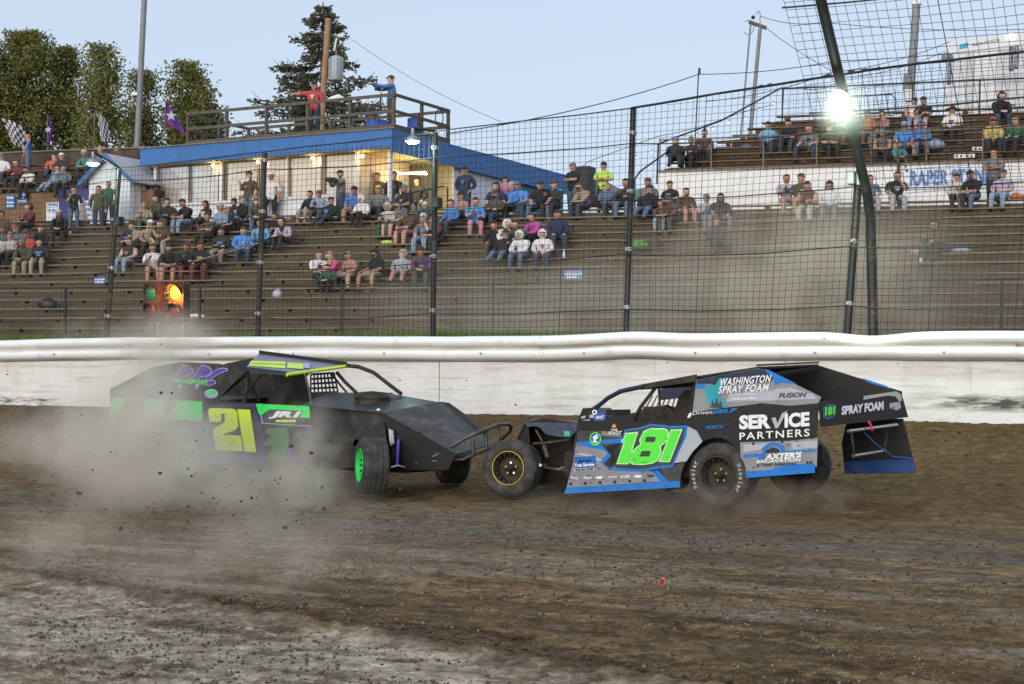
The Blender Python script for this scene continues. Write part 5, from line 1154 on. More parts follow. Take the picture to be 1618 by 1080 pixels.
# roof, posts, sails, deck
rn = [ca_.h(1015.5, 607, -.12), ca_.h(1196, 579.5, -.12), ca_.h(1293, 575, -1.38)]
rn.append(rn[0]+(rn[2]-rn[1])-ZV*0.0+ca_.f*.0)
mb = MB(); mb.prism([p-ZV*.02 for p in rn], ZV*.022); rf_ = build('roof', mb, M_BODYK, ca_.root)
ca_.quad('roof_lip', [(1015.5, 606.5, -.1), (1101, 591, -.1), (1101, 602, -.1), (1017.5, 614, -.1)], M_CHAS, parent=rf_)
mb = MB(); mb.prism([rn[0]-ZV*.02, rn[3]-ZV*.02, rn[3]-ZV*.06+ca_.f*.03, rn[0]-ZV*.06+ca_.f*.03], ca_.f*-.01); build('visor', mb, M_CHAS, rf_)
mb = MB(); mb.tube([rn[1]+ZV*.02, rn[2]+ZV*.02], .012, 6); build('roof_edge', mb, M_TUBE_, rf_)
ca_.tube('windshield_bar', [(*z1(800, 372), -.3), (*z1(858, 332), -.3), (*z1(920, 282), -.28), (*z1(1000, 240), -.24), (*z1(1148, 208), -.18)], .027, M_NAVY)
ca_.tube('windshield_bar', [(*z1(950, 372), -1.2), (*z1(1010, 300), -1.2), (*z1(1160, 226), -1.2)], .0, M_NAVY) if False else None
ca_.tube('cage_bar', [(*z1(1082, 436), -.2), (*z1(1130, 345), -.2), (*z1(1232, 212), -.2)], .022, M_CHAS)
ca_.tube('cage_bar', [(*z1(1250, 215), -.2), (*z1(1256, 330), -.2), (*z1(1262, 400), -.2)], .014, M_CHAS)
ca_.tube('cage_bar', [(*z1(1490, 170), -.25), (*z1(1470, 300), -.25), (*z1(1452, 420), -.25)], .03, M_CHAS)
for i in range(6): ca_.tube('window_bar', [(*z1(1168+i*34, 345), -1.35), (*z1(1210+i*30, 268), -1.35)], .008, M_CHAS)
ca_.tube('window_bar', [(*z1(1150, 348), -1.35), (*z1(1345, 345), -1.35)], .014, M_CHAS)
ca_.sheet('window_board', Z1([(1250, 228), (1497, 176), (1492, 275), (1255, 300)]), -1.3, M_NAVY)
ca_.sheet('far_sill', Z1([(1110, 378), (1150, 352), (1460, 335), (1460, 440), (1080, 440), (930, 425), (920, 408)]), -1.3, M_CHAS)
ca_.quad('cowl', [(*z1(716, 432), -.12), (*z1(752, 350), -.3), (*z1(838, 346), -.9), (*z1(940, 350), -1.2), (*z1(930, 425), -1.0), (*z1(1085, 436), -.12)], M_NAVY, .006)
ca_.sheet('cowl_side', Z1([(716, 432), (748, 358), (800, 348), (835, 350), (850, 380), (910, 400), (925, 412), (1110, 380), (1085, 438), (915, 446)]), -.1, M_BODYK)
cs_ = ca_.root
ca_.decal([Z1([(862-40, 418), (845, 385), (885, 378), (905, 400), (897, 436), (862, 452), (835, 440)])], -.1, M_DKB, 2, cs_, 'sticker'); ca_.text('SMART', z1(838, 424), z1(893, 420), z1(840, 402), -.1, M_WH, 3.5, cs_)
ca_.decal([Z1(disc(830, 378, 17, 17))], -.1, M_WH, 2, cs_, 'sticker'); ca_.decal([Z1(disc(830, 378, 8, 8))], -.1, M_NAVY, 3, cs_, 'sticker')
ca_.decal([Z1([(795, 396), (825, 392), (828, 414), (797, 416)]), Z1([(752, 428), (800, 424), (802, 448), (754, 452)]), Z1([(745, 405), (775, 400), (768, 415), (740, 420)])], -.1, M_SILV, 2, cs_, 'sticker')
ca_.sheet('air_scoop', Z1([(905, 362), (970, 360), (972, 400), (940, 408), (905, 402)]), -.7, M_CHAS, .35)
# interior
st_ = ca_.h(*z1(1410, 350), -.55); mb = MB()
mb.prism([st_+ca_.f*x+ZV*z for x, z in ((-.14, -.35), (.16, -.35), (.13, -.1), (.06, .12), (-.02, .2), (-.14, .2))], -ca_.t*.42); build('seat', mb, M_SEAT, ca_.root)
mb = MB(); cst = ca_.w(.86, -.62, .93); n = 20; xx = ca_.t; yy = (ZV*.85+ca_.f*.4).normalized(); mb.tube([cst+(xx*math.cos(2*PI*i/n)+yy*math.sin(2*PI*i/n))*.17 for i in range(n)], .014, 6, closed=True); build('steering_wheel', mb, M_CHAS, ca_.root)
ca_.quad('rear_deck', [(1210, 655, -.05), (1295, 650, -.05), (1424, 640, -1.48), (1330, 640, -1.48)], M_BODYK, .006)
fs_ = ca_.sheet('far_sail_panel', [(1196, 579), (1292, 576.5), (1425, 618), (1427, 645), (1330, 648), (1200, 640), (1110, 630), (1100, 600)], -1.5, M_BODYK)
ca_.decal([[(1362, 597), (1400, 609), (1410, 615), (1372, 604)]], -1.5, M_BLUE, 2, fs_, 'graphic')
V = [ca_.h(1294, 634.6, -.02), ca_.h(1424, 618.8, -1.5), None, ca_.h(1296.7, 674.4, -.02)]
nn = (V[1]-V[0]).cross(V[3]-V[0]).normalized(); V[2] = hitp(1435.2, 658.7, V[0], nn)
nn = nn; nn = nn if nn.y < 0 else -nn
mb = MB(); mb.prism(V, -nn*.008); tp_ = build('tail_panel', mb, M_BODYK, ca_.root)
def tq(px, py): return hitp(px, py, V[0], nn)
def tdec(poly, m, l, nm='graphic'): mb = MB(); mb.poly([tq(*p)+nn*(.0025*l) for p in poly]); build(nm, mb, m, tp_)
tdec(Z2([(916, 345), (950, 325), (998, 330), (994, 400), (950, 425), (915, 410)]), M_BLUE, 1); tdec(Z2([(920, 345), (950, 330), (994, 334), (990, 396), (950, 418), (918, 405)]), M_SLATE, 2)
text_on('race_number', '181', tq(*z2(922, 402)), tq(*z2(990, 392)), tq(*z2(926, 345)), M_NEON, tp_, .06, off=nn*.008)
text_on('lettering', 'SPRAY FOAM', tq(*z2(1032, 398)), tq(*z2(1308, 362)), tq(*z2(1034, 338)), M_WH, tp_, .05, off=nn*.008)
tdec(Z2([(1350, 320), (1420, 308), (1426, 350), (1400, 366), (1352, 352)]), M_SILV, 1, 'sticker'); tdec(Z2(disc(1372, 350, 9, 9)), mat('red_print', (.6, .03, .03), .4), 3, 'sticker')
tdec(Z2([(1180, 272), (1395, 240), (1430, 262), (1436, 300), (1415, 308), (1390, 275), (1340, 268), (1180, 296)]), mat('bent_bare_metal', (.5, .48, .42), .18, .95, .1), 1, 'bare_strip')
fq = ca_.sheet('far_quarter_panel', [(1330, 700), (1338, 662), (1427, 661), (1448, 746.6), (1335, 748)], -1.52, M_BODYK)
ca_.decal([[(1335, 729), (1443, 725), (1447.5, 746), (1335.5, 747.5)]], -1.515, gloss('deep_blue_skirt', (.015, .06, .22)), 2, fq, 'side_skirt')
bm = ca_.tube('rear_bumper', [(1340, 681, -.35), (1344, 680.4, -.4), (1417, 671, -1.3)], .019, M_CHROME); ca_.tube('bumper_bar', [(1348, 720, -.45), (1398, 711.6, -1.2)], .017, M_CHROME, bm)
ca_.tube('bumper_bar', [(1345, 681, -.4), (1350, 719, -.45)], .014, M_CHAS, bm); ca_.tube('bumper_bar', [(1404, 673, -1.2), (1397, 711, -1.2)], .014, M_CHAS, bm)
ca_.tube('brace_cable', [(1366, 684, -.7), (1385, 702, -.9), (1410, 721, -1.2), (1440, 724, -1.45)], .008, M_DKB, bm)
ca_.tube('strap', [(1372, 665, -.7), (1376, 671, -.7), (1378, 680, -.72)], .013, mat('pink_strap', (.6, .02, .18), .6), bm)
# front end
M_FEND = gloss('dull_blue_fender', (.045, .065, .11), .4)
fe = [(1180, 195), (1160, 265), (1080, 345), (940, 330), (830, 310), (800, 280), (770, 245), (730, 225), (690, 222), (640, 232), (600, 190), (700, 168), (800, 145), (900, 155)]
z8 = lambda x, y: (740+x/6.75, 640+y/6.75)
fd = ca_.sheet('front_fender', [z8(*p) for p in fe], -.28, M_FEND)
ca_.decal([[z8(1025, 272), z8(1088, 278), z8(1082, 330), z8(1022, 322)]], -.28, mat('teal_sticker', (.05, .5, .42), .4), 2, fd, 'sticker')
ca_.quad('hood', [(*z8(600, 186), -.28), (*z8(800, 143), -.28), (*z8(1180, 193), -.28), (*z8(1190, 170), -1.25), (*z8(930, 158), -1.25), (*z8(700, 150), -1.25)], M_BODYK, .006)
ca_.sheet('nose_panel', [z8(*p) for p in ((600, 188), (650, 195), (640, 235), (660, 420), (560, 400), (520, 350), (570, 280))], -.32, M_BODYK)
ca_.quad('nose_front', [(*z8(600, 188), -.3), (*z8(520, 350), -.3), (*z8(500, 600), -.3), (*z8(700, 600), -1.3), (*z8(720, 340), -1.3), (*z8(790, 170), -1.3)], M_CHAS)
ca_.sheet('engine_bay', [z8(*p) for p in ((660, 230), (1100, 330), (1150, 270), (1085, 700), (1030, 860), (700, 850), (640, 600))], -.75, M_CHAS, .4)
ca_.tube('frame_rail', [(*z8(690, 410), -.35), (*z8(850, 400), -.35), (*z8(1080, 365), -.35)], .018, M_TUBE_); ca_.tube('frame_rail', [(*z8(720, 260), -.4), (*z8(790, 385), -.4)], .014, M_TUBE_)
ca_.tube('frame_rail', [(*z8(650, 420), -.3), (*z8(700, 650), -.35), (*z8(1060, 700), -.35)], .02, M_TUBE_)
ca_.tube('steering_rod', [(*z8(940, 690), -.2), (*z8(1000, 665), -.25), (*z8(1075, 650), -.3)], .01, M_CHROME); ca_.tube('shock_absorber', [(*z8(805, 430), -.35), (*z8(850, 560), -.3)], .03, M_TUBE_); ca_.tube('shock_absorber', [(*z8(760, 640), -.2), (*z8(820, 640), -.4)], .022, M_CHROME)
mb = MB(); mb.box(ca_.w(.9, -.8, .42), ca_.f*1.1, ca_.t*.62, ZV*.12); mb.box(ca_.w(-.35, -.8, .55), ca_.f*.4, ca_.t*.3, ZV*.12); build('underbody', mb, M_CHAS, ca_.root)
ca_.sheet('inner_panel', [(1060, 760), (1070, 690), (1095, 668), (1180, 664), (1280, 660), (1282, 730), (1180, 748)], -.42, M_CHAS)
mb = MB(); mb.tube([ca_.w(0, -.3, .36), ca_.w(0, -1.5, .42)], .05, 8); mb.ball(ca_.w(0, -.8, .38), .17, n=12); build('rear_axle', mb, M_CHAS, ca_.root)
wheel(ca_, ca_.w(0, 0, .345), ca_.t, M_CHAS, M_REDR, True, r=.352)
axf = Vector((-.36, -.93, .05)); wheel(ca_, ca_.w(2.66, 0, .335)+Vector((0, 0, 0)), axf, M_CHAS, M_GOLD, False, r=.335)
wheel(ca_, ca_.w(-.34, -1.6, .345+.1), -ca_.t, M_CHAS, M_REDR, r=.345); wheel(ca_, ca_.w(2.7, -1.6, .335+.1), -axf, M_CHAS, M_GOLD, r=.335)
# ------------------------------------------------------------------ car 21
th = math.radians(29.5); fB = Vector((math.cos(th), -math.sin(th))); tB = Vector((-math.sin(th), -math.cos(th)))
rr_ = ray(590, 781); Yb_ = -HC/rr_.z; QB_ = Vector((rr_.x*Yb_, Yb_)); WBB = 2.76
cb_ = Car(QB_-fB*WBB, fB, tB, 'grey dirt race car numbered 21 half hidden in its own dust cloud')
z3 = lambda x, y: (160+x/4.32, 540+y/4.32); z4 = lambda x, y: (480+x/4.32, 540+y/4.32)
Z3 = lambda l: [z3(*p) for p in l]; Z4 = lambda l: [z4(*p) for p in l]
M_BG = gloss('charcoal_panel', (.026, .025, .028), .4, .12, .3); M_PUR = gloss('purple_print', (.09, .04, .42), .4, .1, .2); M_LIME = gloss('lime_print', (.62, .85, .03), .4, .06, .12); M_GRN = gloss('green_print', (.03, .72, .12), .4, .1, .2); M_LAV = gloss('lavender_print', (.40, .38, .68), .4, .08, .2)
TB = -.05
wc = z3(560, 790)
side = [(174, 614), (177, 628), (174, 657), (180, 712), (262, 722), (268, 700), (280, 683), (296, 677), (312, 684), (322, 702), (325, 730), (494, 736), (490, 642), (405, 637), (345, 634), (345, 630), (388, 585), (345, 574), (283, 571.5), (241, 580)]
sp_b = cb_.sheet('side_panel', side, TB, M_BG)
DB_ = lambda polys, m, l, nm='graphic': cb_.decal(polys, TB, m, l, sp_b, nm)
DB_([Z3([(75, 380), (690, 405), (690, 540), (60, 505)])], M_GRN, 1); DB_([Z3([(180, 390), (300, 395), (290, 520), (120, 510)]), Z3([(440, 400), (520, 402), (440, 530), (400, 528)])], M_BG, 2)
DB_([Z3([(560, 620), (650, 620), (620, 740), (540, 745)])], M_GRN, 1)
M_PUR2 = gloss('dark_purple_print', (.05, .035, .16), .45, .1, .3)
DB_([Z3([(718, 425), (1042, 432), (1108, 640), (1125, 832), (722, 832)])], M_PUR2, 1); DB_([Z3([(735, 440), (1028, 446), (1085, 640), (1090, 775), (740, 775)])], M_BG, 2)
two = [(730, 466), (746, 450), (905, 455), (928, 474), (938, 575), (915, 602), (828, 632), (955, 640), (970, 745), (785, 740), (760, 597), (836, 553), (846, 540), (844, 500), (834, 487), (822, 490), (820, 545), (742, 545)]
DB_([Z3(two), Z3([(930, 458), (1018, 462), (1060, 752), (980, 748)])], M_LIME, 3, 'race_number')
DB_([Z3([(1055, 420), (1420, 438), (1426, 520), (1350, 516), (1378, 470), (1150, 460), (1092, 502), (1075, 490)])], M_GRN, 1)
DB_([Z3([(1098, 505), (1150, 462), (1378, 470), (1345, 530), (1330, 545), (1120, 545)])], M_SLATE, 2); DB_([Z3([(1090, 550), (1430, 572), (1430, 577), (1090, 556)]), Z3([(1090, 500), (1096, 500), (1108, 556), (1100, 556)])], M_SILV, 2)
cb_.text('JR1', z3(1140, 522), z3(1330, 528), z3(1180, 470), TB, M_WH, 4, sp_b, .06); DB_([Z3([(1195, 532), (1332, 532), (1328, 548), (1192, 546)])], M_LIME, 4)
DB_([Z3([(1120, 620), (1140, 590), (1260, 590), (1290, 640), (1280, 700), (1250, 800), (1130, 800), (1180, 700), (1110, 705), (1115, 690), (1160, 640)])], gloss('dull_green_print', (.06, .2, .07)), 1); DB_([Z3([(1255, 735), (1290, 725), (1310, 785), (1430, 780), (1435, 790), (1300, 800)])], M_PUR, 2)
S3 = lambda x, y: z3((260-160+x/13.48)*4.32, (560-540+y/13.48)*4.32)
for (dx, mm_, sc, l) in ((0, M_WH, 1, 2), (0, M_PUR, .8, 3)):
    for ox in (0, 400):
        P_ = [(130+ox, 560), (330+ox, 300), (400+ox, 215), (520+ox, 250), (610+ox, 310), (600+ox, 400), (500+ox, 460), (370+ox, 480), (310+ox, 600)]
        if sc < 1: P_ = inset(P_, 16)
        cb_.decal([[S3(*p) for p in P_]], TB, mm_, l, sp_b, 'graphic')
    sw = [(870, 520), (980, 410), (1100, 320), (1230, 280), (1340, 295), (1350, 340), (1180, 395), (1080, 460), (980, 540), (1075, 545), (1100, 610), (920, 680), (850, 600)]
    if sc < 1: sw = inset(sw, 14)
    cb_.decal([[S3(*p) for p in sw]], TB, mm_, l+.4, sp_b, 'graphic')
for ox in (0, 400): cb_.decal([[S3(400+ox, 370), S3(460+ox, 330), S3(490+ox, 350), S3(470+ox, 385), S3(400+ox, 410)]], TB, M_BG, 5, sp_b, 'graphic'); cb_.decal([[S3(285+ox*.9, 630), S3(400+ox*.9, 640), S3(330+ox*.9, 740)]], TB, M_LAV, 2, sp_b, 'graphic')
cb_.text('TRANSPORT', S3(165, 600), S3(950, 660), S3(175, 490), TB, M_GRN, 6, sp_b, .05)
cb_.decal([[S3(*p) for p in disc(1000, 810, 110, 50)]], TB, M_GRN, 3, sp_b, 'sticker'); cb_.decal([[S3(*p) for p in disc(1000, 830, 145, 100)]], TB, M_LAV, 2, sp_b, 'sticker')
# roof with the number on top
R1, R2, R3, R4 = cb_.h(386, 582.5, -.14), cb_.h(453, 590.5, -.14), cb_.h(547, 577, -1.22), cb_.h(409, 558.5, -1.22)
mb = MB(); mb.prism([p-ZV*.02 for p in (R1, R2, R3, R4)], ZV*.02); rb = build('roof', mb, gloss('lavender_roof', (.2, .2, .27), .4), cb_.root)
n_r = (R2-R1).cross(R4-R1).normalized(); n_r = n_r if n_r.z > 0 else -n_r
zr5 = lambda x, y: (390+x/8.306, 550+y/8.306)
def rq(x, y): return hitp(*zr5(x, y), R1, n_r)
for poly, m in (([(60, 168), (500, 180), (515, 215), (30, 200)], M_LIME), ([(32, 205), (510, 222), (500, 268), (30, 235)], M_LIME), ([(540, 190), (748, 208), (740, 278), (528, 262)], M_LIME), ([(755, 195), (830, 205), (820, 270), (750, 265)], M_LAV)):
    mb = MB(); mb.poly([rq(*p)+n_r*.006 for p in poly]); build('race_number' if m is M_LIME else 'graphic', mb, m, rb)
mb = MB(); mb.tube([R2-ZV*.01, R3-ZV*.01], .022, 8); build('visor_edge', mb, M_LIME, rb)
mb = MB(); mb.prism([R1-ZV*.02, R2-ZV*.02, R2+ZV*.03, R1+ZV*.03], -cb_.t*.02); build('roof_side', mb, M_NAVY, rb)
mb = MB(); mb.prism([R4-ZV*.02, R3-ZV*.02, R3+ZV*.045, R4+ZV*.045], -cb_.t*.02); build('roof_side', mb, M_BODYK, rb)
cb_.sheet('sail_edge', [(345, 574), (388, 583), (345, 632), (338, 628)], -.07, M_BODYK)
T = cb_.tube
T('cage_bar', [(391, 586, -.15), (390, 610, -.15), (385, 636, -.15)], .022, M_CHAS); T('cage_bar', [(352, 624, -.15), (372, 606, -.2), (390, 590, -.2)], .018, M_CHAS); T('cage_bar', [(413, 592, -.5), (400, 608, -.5), (388, 622, -.5)], .012, M_TUBE_)
T('cage_bar', [(388, 594, -.6), (400, 615, -.6), (410, 634, -.6)], .018, M_CHAS); T('windshield_bar', [(545, 577, -1.22), (566, 579, -1.22), (590, 588, -1.22), (612, 605, -1.22), (634, 622, -1.2)], .026, M_CHAS)
T('cage_bar', [(532, 588, -1.2), (546, 604, -1.2), (563, 620, -1.2)], .024, M_CHAS); T('cage_bar', [(524, 590, -1.25), (536, 606, -1.25), (548, 620, -1.25)], .014, M_CHAS)
T('cage_bar', [(482, 590, -.2), (488, 615, -.2), (492, 640, -.2)], .014, M_TUBE_)
cb_.sheet('far_door', [(388, 590), (480, 590), (488, 622), (620, 620), (625, 650), (345, 640), (352, 600)], -1.45, M_CHAS)
# window net: straps
mb = MB(); net = lambda u, v: cb_.h(491+(528-491)*u+v*6*u, 591+(621-591)*v-2*u, -1.3)
for i in range(8):
    a, b = net(i/7, 0), net(i/7, 1); mb.box((a+b)/2, (b-a)/2, cb_.f*.011, cb_.t*.003)
for j in range(5):
    a, b = net(0, j/4), net(1, j/4); mb.box((a+b)/2, (b-a)/2, ZV*.013, cb_.t*.0035)
build('window_net', mb, M_CHAS, cb_.root)
hd = cb_.quad('hood', [(476, 640, -.3), (605, 652.5, -.35), (695, 636, -1.2), (616, 622, -1.25), (520, 620, -1.25)], gloss('dusty_hood', (.035, .038, .048), .62), .006)
sc_ = cb_.h(588, 634, -.8); mb = MB(); mb.lathe(sc_-ZV*.04, ZV, [(.21, -.04), (.225, 0), (.225, .03), (.2, .05), (.225, .07), (.225, .11), (.2, .125), (.2, .15), (.0001, .17)], 28); build('air_cleaner', mb, M_CHAS, cb_.root)
mb = MB(); mb.ball(cb_.h(598, 648, -.45), .03, n=10); build('hood_pin', mb, M_CHROME, hd)
ns = cb_.quad('nose_slope', [(605, 652.5, -.35), (721, 718, -.35), (783, 701, -1.2), (696, 635, -1.2)], gloss('dusty_nose', (.032, .03, .033), .5, .15, .45), .008)
cb_.quad('nose_fin', [(694, 634, -1.21), (710, 636, -1.24), (768, 677, -1.24), (783, 702, -1.21), (770, 694, -1.2)], M_BODYK)
cb_.quad('nose_seam', [(660, 683, -.35), (663, 683.5, -.35), (742, 672, -1.2), (738, 671, -1.2)], M_CHAS, .01)
cb_.sheet('nose_side', [(605, 653), (719, 718), (708, 742), (640, 742), (628, 715), (615, 690)], -.36, M_BODYK)
cb_.sheet('front_side_panel', [(490, 642), (605, 653), (612, 700), (560, 694), (545, 737), (495, 736)], -.42, M_BG)
cb_.sheet('engine_bay', [(500, 660), (620, 668), (716, 722), (684, 741), (642, 747), (560, 744), (500, 738)], -.6, M_CHAS, .5)
T('shock_absorber', [(630, 694, -.3), (627, 735, -.25)], .022, M_PUR); T('steering_rod', [(618, 738, -.15), (628, 735, -.2), (640, 738, -.3)], .012, M_CHROME)
cb_.sheet('brake_duct', [(614, 677), (621, 680), (623, 700), (617, 704), (615, 695)], -.3, M_SILV)
bp_ = T('front_bumper', [(684, 722, -.35), (735, 692, -.5), (788, 670, -.75), (803, 669.5, -.95), (807.5, 673, -1.05), (806, 680, -1.1), (788, 697, -1.15)], .024, M_TUBE_)
T('bumper_bar', [(682, 728.5, -.35), (731, 725.5, -.5), (768, 710, -.75), (800, 700, -1.0)], .02, M_TUBE_, bp_)
for (x0, y0, x1, y1, t) in ((747, 691, 748, 718, -.55), (767, 681, 769, 710, -.7), (787, 672, 788, 698, -.85)): T('bumper_bar', [(x0, y0, t), (x1, y1, t)], .02, M_TUBE_, bp_)
mb = MB(); mb.box(cb_.w(1.1, -.8, .42), cb_.f*1.5, cb_.t*.6, ZV*.13); build('underbody', mb, M_CHAS, cb_.root)
# far side and tail of the body
def far(pts, t): return [tuple(cb_.w((cb_.h(x, y, TB)-cb_.P).dot(cb_.f), t, cb_.h(x, y, TB).z+.08)) for x, y in pts]
mb = MB(); mb.prism(far([(174, 614), (174, 657), (180, 712), (325, 730), (494, 736), (490, 642), (345, 634), (388, 585), (345, 574), (283, 571.5), (241, 580)], -1.5), cb_.t*.006); build('far_side_panel', mb, M_BG, cb_.root)
a, b_ = cb_.h(174, 614, TB), cb_.h(176, 660, TB); mb = MB(); mb.prism([a, b_, b_-cb_.t*1.45+ZV*.08, a-cb_.t*1.45+ZV*.08], cb_.f*.008); build('tail_panel', mb, M_BG, cb_.root)
a, b_ = cb_.h(177, 625, TB), cb_.h(340, 633, TB); mb = MB(); mb.prism([a, b_, b_-cb_.t*1.45+ZV*.06, a-cb_.t*1.45+ZV*.06], ZV*.006); build('rear_deck', mb, M_CHAS, cb_.root)
M_GRIM = gloss('green_rim', (.03, .75, .12), .4, .1, .15)
ax21 = Vector((-.95, -.3, .03)); c21 = cb_.w(WBB, -.04, .345)+Vector((-.2, 0, 0))
wheel(cb_, c21-ZV*.01, ax21, M_GRIM, M_GRIM, r=.335, wd=.29); wheel(cb_, cb_.w(WBB+.08, -1.62, .345+.07)+Vector((.16, 0, 0)), -ax21, M_CHAS, M_CHAS, r=.35)
wr = (cb_.h(296, 716, 0)-cb_.P).dot(cb_.f); wheel(cb_, cb_.w(wr, -.0, .345), cb_.t, M_GRIM, M_GRIM, r=.345); wheel(cb_, cb_.w(wr, -1.65, .43), -cb_.t, M_CHAS, M_CHAS, r=.345)
mb = MB(); mb.tube([cb_.w(WBB, -.35, .4), cb_.w(WBB, -1.3, .45)], .035, 8); mb.tube([cb_.w(wr, -.3, .36), cb_.w(wr, -1.4, .42)], .05, 8); build('axle', mb, M_CHAS, cb_.root)

# mud thrown onto the panels
M_MUD = mat('dried_mud', (.12, .09, .06), .95, 0, .3, 12)
def mud(car, parent, t, x0, x1, y0, y1, n, seed, poly):
    r2 = random.Random(seed); mb = MB()
    def inside(x, y):
        c = False; j = len(poly)-1
        for i in range(len(poly)):
            if (poly[i][1] > y) != (poly[j][1] > y) and x < (poly[j][0]-poly[i][0])*(y-poly[i][1])/(poly[j][1]-poly[i][1])+poly[i][0]: c = not c
            j = i
        return c
    k = 0
    while k < n:
        k += 1; x = r2.uniform(x0, x1); y = y0+(y1-y0)*r2.random()**.55
        if not inside(x, y): continue
        c = car.h(x, y, t)+car.t*.03*0; rr = .002+.008*r2.random()**6; m = 7; a0 = r2.random()*6
        pts = []
        for i in range(m):
            a = a0+2*PI*i/m; q_ = rr*(.6+.7*r2.random()); pts.append(c+car.f*math.cos(a)*q_*1.3+ZV*math.sin(a)*q_)
        b = len(mb.v); ctr = c+car.t*(.021+rr*.25); pts = [p+car.t*.0205 for p in pts]
        mb.add(pts+[ctr], [(i, (i+1) % m, m) for i in range(m)], 0, True)
    build('mud_spatter', mb, M_MUD, parent, kind='stuff')
mud(ca_, dp, T0, 893, 1128, 650, 779, 300, 1, door); mud(ca_, rp_, T0, 1120, 1298, 590, 775, 300, 2, rearp)
mud(cb_, sp_b, TB, 174, 494, 580, 737, 500, 3, side)
# ================================================================== PEOPLE
def V3(*a): return Vector(a)
SKELC = {}
def body_mesh(name, J, bulk=1.0, lean=0):
    """J: joints (facing -Y). One skinned surface; slots 0 skin 1 shirt 2 upper arm 3 forearm 4 thigh 5 calf 6 shoe"""
    V = []; E = []; R = []; B = []       # B: (a, b, region)
    def v(p, r): V.append(Vector(p)); R.append(r if isinstance(r, tuple) else (r, r)); return len(V)-1
    def e(a, b, reg): E.append((a, b)); B.append((a, b, reg))
    pel, ch, nk, hd = J['pelvis'], J['chest'], J['neck'], J['head']
    i0 = v(pel, (.175*bulk, .15*bulk)); i1 = v((pel+ch)/2, (.165*bulk, .135*bulk)); e(i0, i1, 1)
    i2 = v(ch, (.18*bulk, .14*bulk)); e(i1, i2, 1); i3 = v(nk, .062); e(i2, i3, 1)
    up = (hd-nk).normalized(); i4 = v(hd-up*.045, (.088, .1)); e(i3, i4, 0); i5 = v(hd+up*.03, (.102, .12)); e(i4, i5, 0); i6 = v(hd+up*.085, (.082, .092)); e(i5, i6, 0)
    for s, sd in ((1, 'L'), (-1, 'R')):
        sh, el, wr = J['sh'+sd], J['el'+sd], J['wr'+sd]
        a = v(sh, .085*bulk); e(i2, a, 1); b = v(el, .06*bulk); e(a, b, 2); c = v(wr, .038); e(b, c, 3)
        d = (wr-el).normalized(); hdir = J.get('hd'+sd, d).normalized(); palm = wr+hdir*.075; pi_ = v(palm, (.045, .026)); e(c, pi_, 0)
        side = hdir.cross(V3(0, 0, 1)); side = side.normalized() if side.length > .1 else V3(1, 0, 0); dn = hdir.cross(side).normalized()
        dn = dn if dn.z < 0 else -dn
        for k, (off, ln) in enumerate(((-.03, .066), (-.01, .078), (.01, .072), (.03, .055))):
            f1 = v(palm+side*off+hdir*ln*.5+dn*.008, .0105); e(pi_, f1, 0); f2 = v(palm+side*off*1.05+hdir*ln*.85+dn*.032, .008); e(f1, f2, 0)
        t1 = v(wr+hdir*.035-side*s*.045+dn*.01, .0115); e(c, t1, 0); t2 = v(wr+hdir*.075-side*s*.055+dn*.025, .009); e(t1, t2, 0)
        hp, kn, an, to = J['hp'+sd], J['kn'+sd], J['an'+sd], J['to'+sd]
        a = v(hp, .115*bulk); e(i0, a, 4); b = v(kn, .078*bulk**.5); e(a, b, 4); c = v(an, .052); e(b, c, 5)
        f = v(to, (.052, .04)); e(c, f, 6)
    me = bpy.data.meshes.new('skel'); me.from_pydata([tuple(x) for x in V], E, []); o = bpy.data.objects.new('skel', me); COL.objects.link(o)
    sk = o.modifiers.new('s', 'SKIN'); sk.branch_smoothing = .6; sk.use_smooth_shade = True
    for i, sv in enumerate(me.skin_vertices[0].data): sv.radius = R[i]; sv.use_root = (i == 0)
    ss = o.modifiers.new('ss', 'SUBSURF'); ss.levels = 2; ss.render_levels = 2
    bpy.context.view_layer.update()
    m2 = bpy.data.meshes.new_from_object(o.evaluated_get(bpy.context.evaluated_depsgraph_get())); m2.name = name
    bpy.data.objects.remove(o); bpy.data.meshes.remove(me)
    n = len(m2.vertices); co = np.zeros(n*3); m2.vertices.foreach_get('co', co); co = co.reshape(-1, 3)
    h = np.array(hd)                                   # face: nose, brow, chin, ears
    def bump(c, r, d): 
        w_ = np.exp(-((co-np.array(c))**2).sum(1)/r**2); co[:] += w_[:, None]*np.array(d)
    fw = np.array([0, -1., 0]); 
    bump(h+[0, -.09, .0], .025, [0, -.022, 0]); bump(h+[.03, -.08, .03], .016, [0, .010, 0]); bump(h+[-.03, -.08, .03], .016, [0, .010, 0]); bump(h+[0, -.075, -.07], .03, [0, -.014, 0])
    for s in (1, -1): bump(h+[s*.082, 0, .0], .02, [s*.016, .008, 0])
    m2.vertices.foreach_set('co', co.ravel())
    fc = np.zeros(len(m2.polygons)*3); m2.polygons.foreach_get('center', fc); fc = fc.reshape(-1, 3)
    best = np.full(len(fc), 1e9); reg = np.zeros(len(fc), dtype=np.int32)
    for a, b, r_ in B:
        A_, B_ = np.array(V[a]), np.array(V[b]); d = B_-A_; t = np.clip(((fc-A_)@d)/(d@d), 0, 1); ds = np.linalg.norm(fc-(A_+t[:, None]*d), axis=1)-(R[a][0]*(1-t)+R[b][0]*t)
        k = ds < best; best[k] = ds[k]; reg[k] = r_
    m2.materials.clear()
    for _ in range(7): m2.materials.append(None)
    m2.polygons.foreach_set('material_index', reg); m2.polygons.foreach_set('use_smooth', np.ones(len(fc), dtype=bool))
    m2.update(); return m2, Vector(hd)
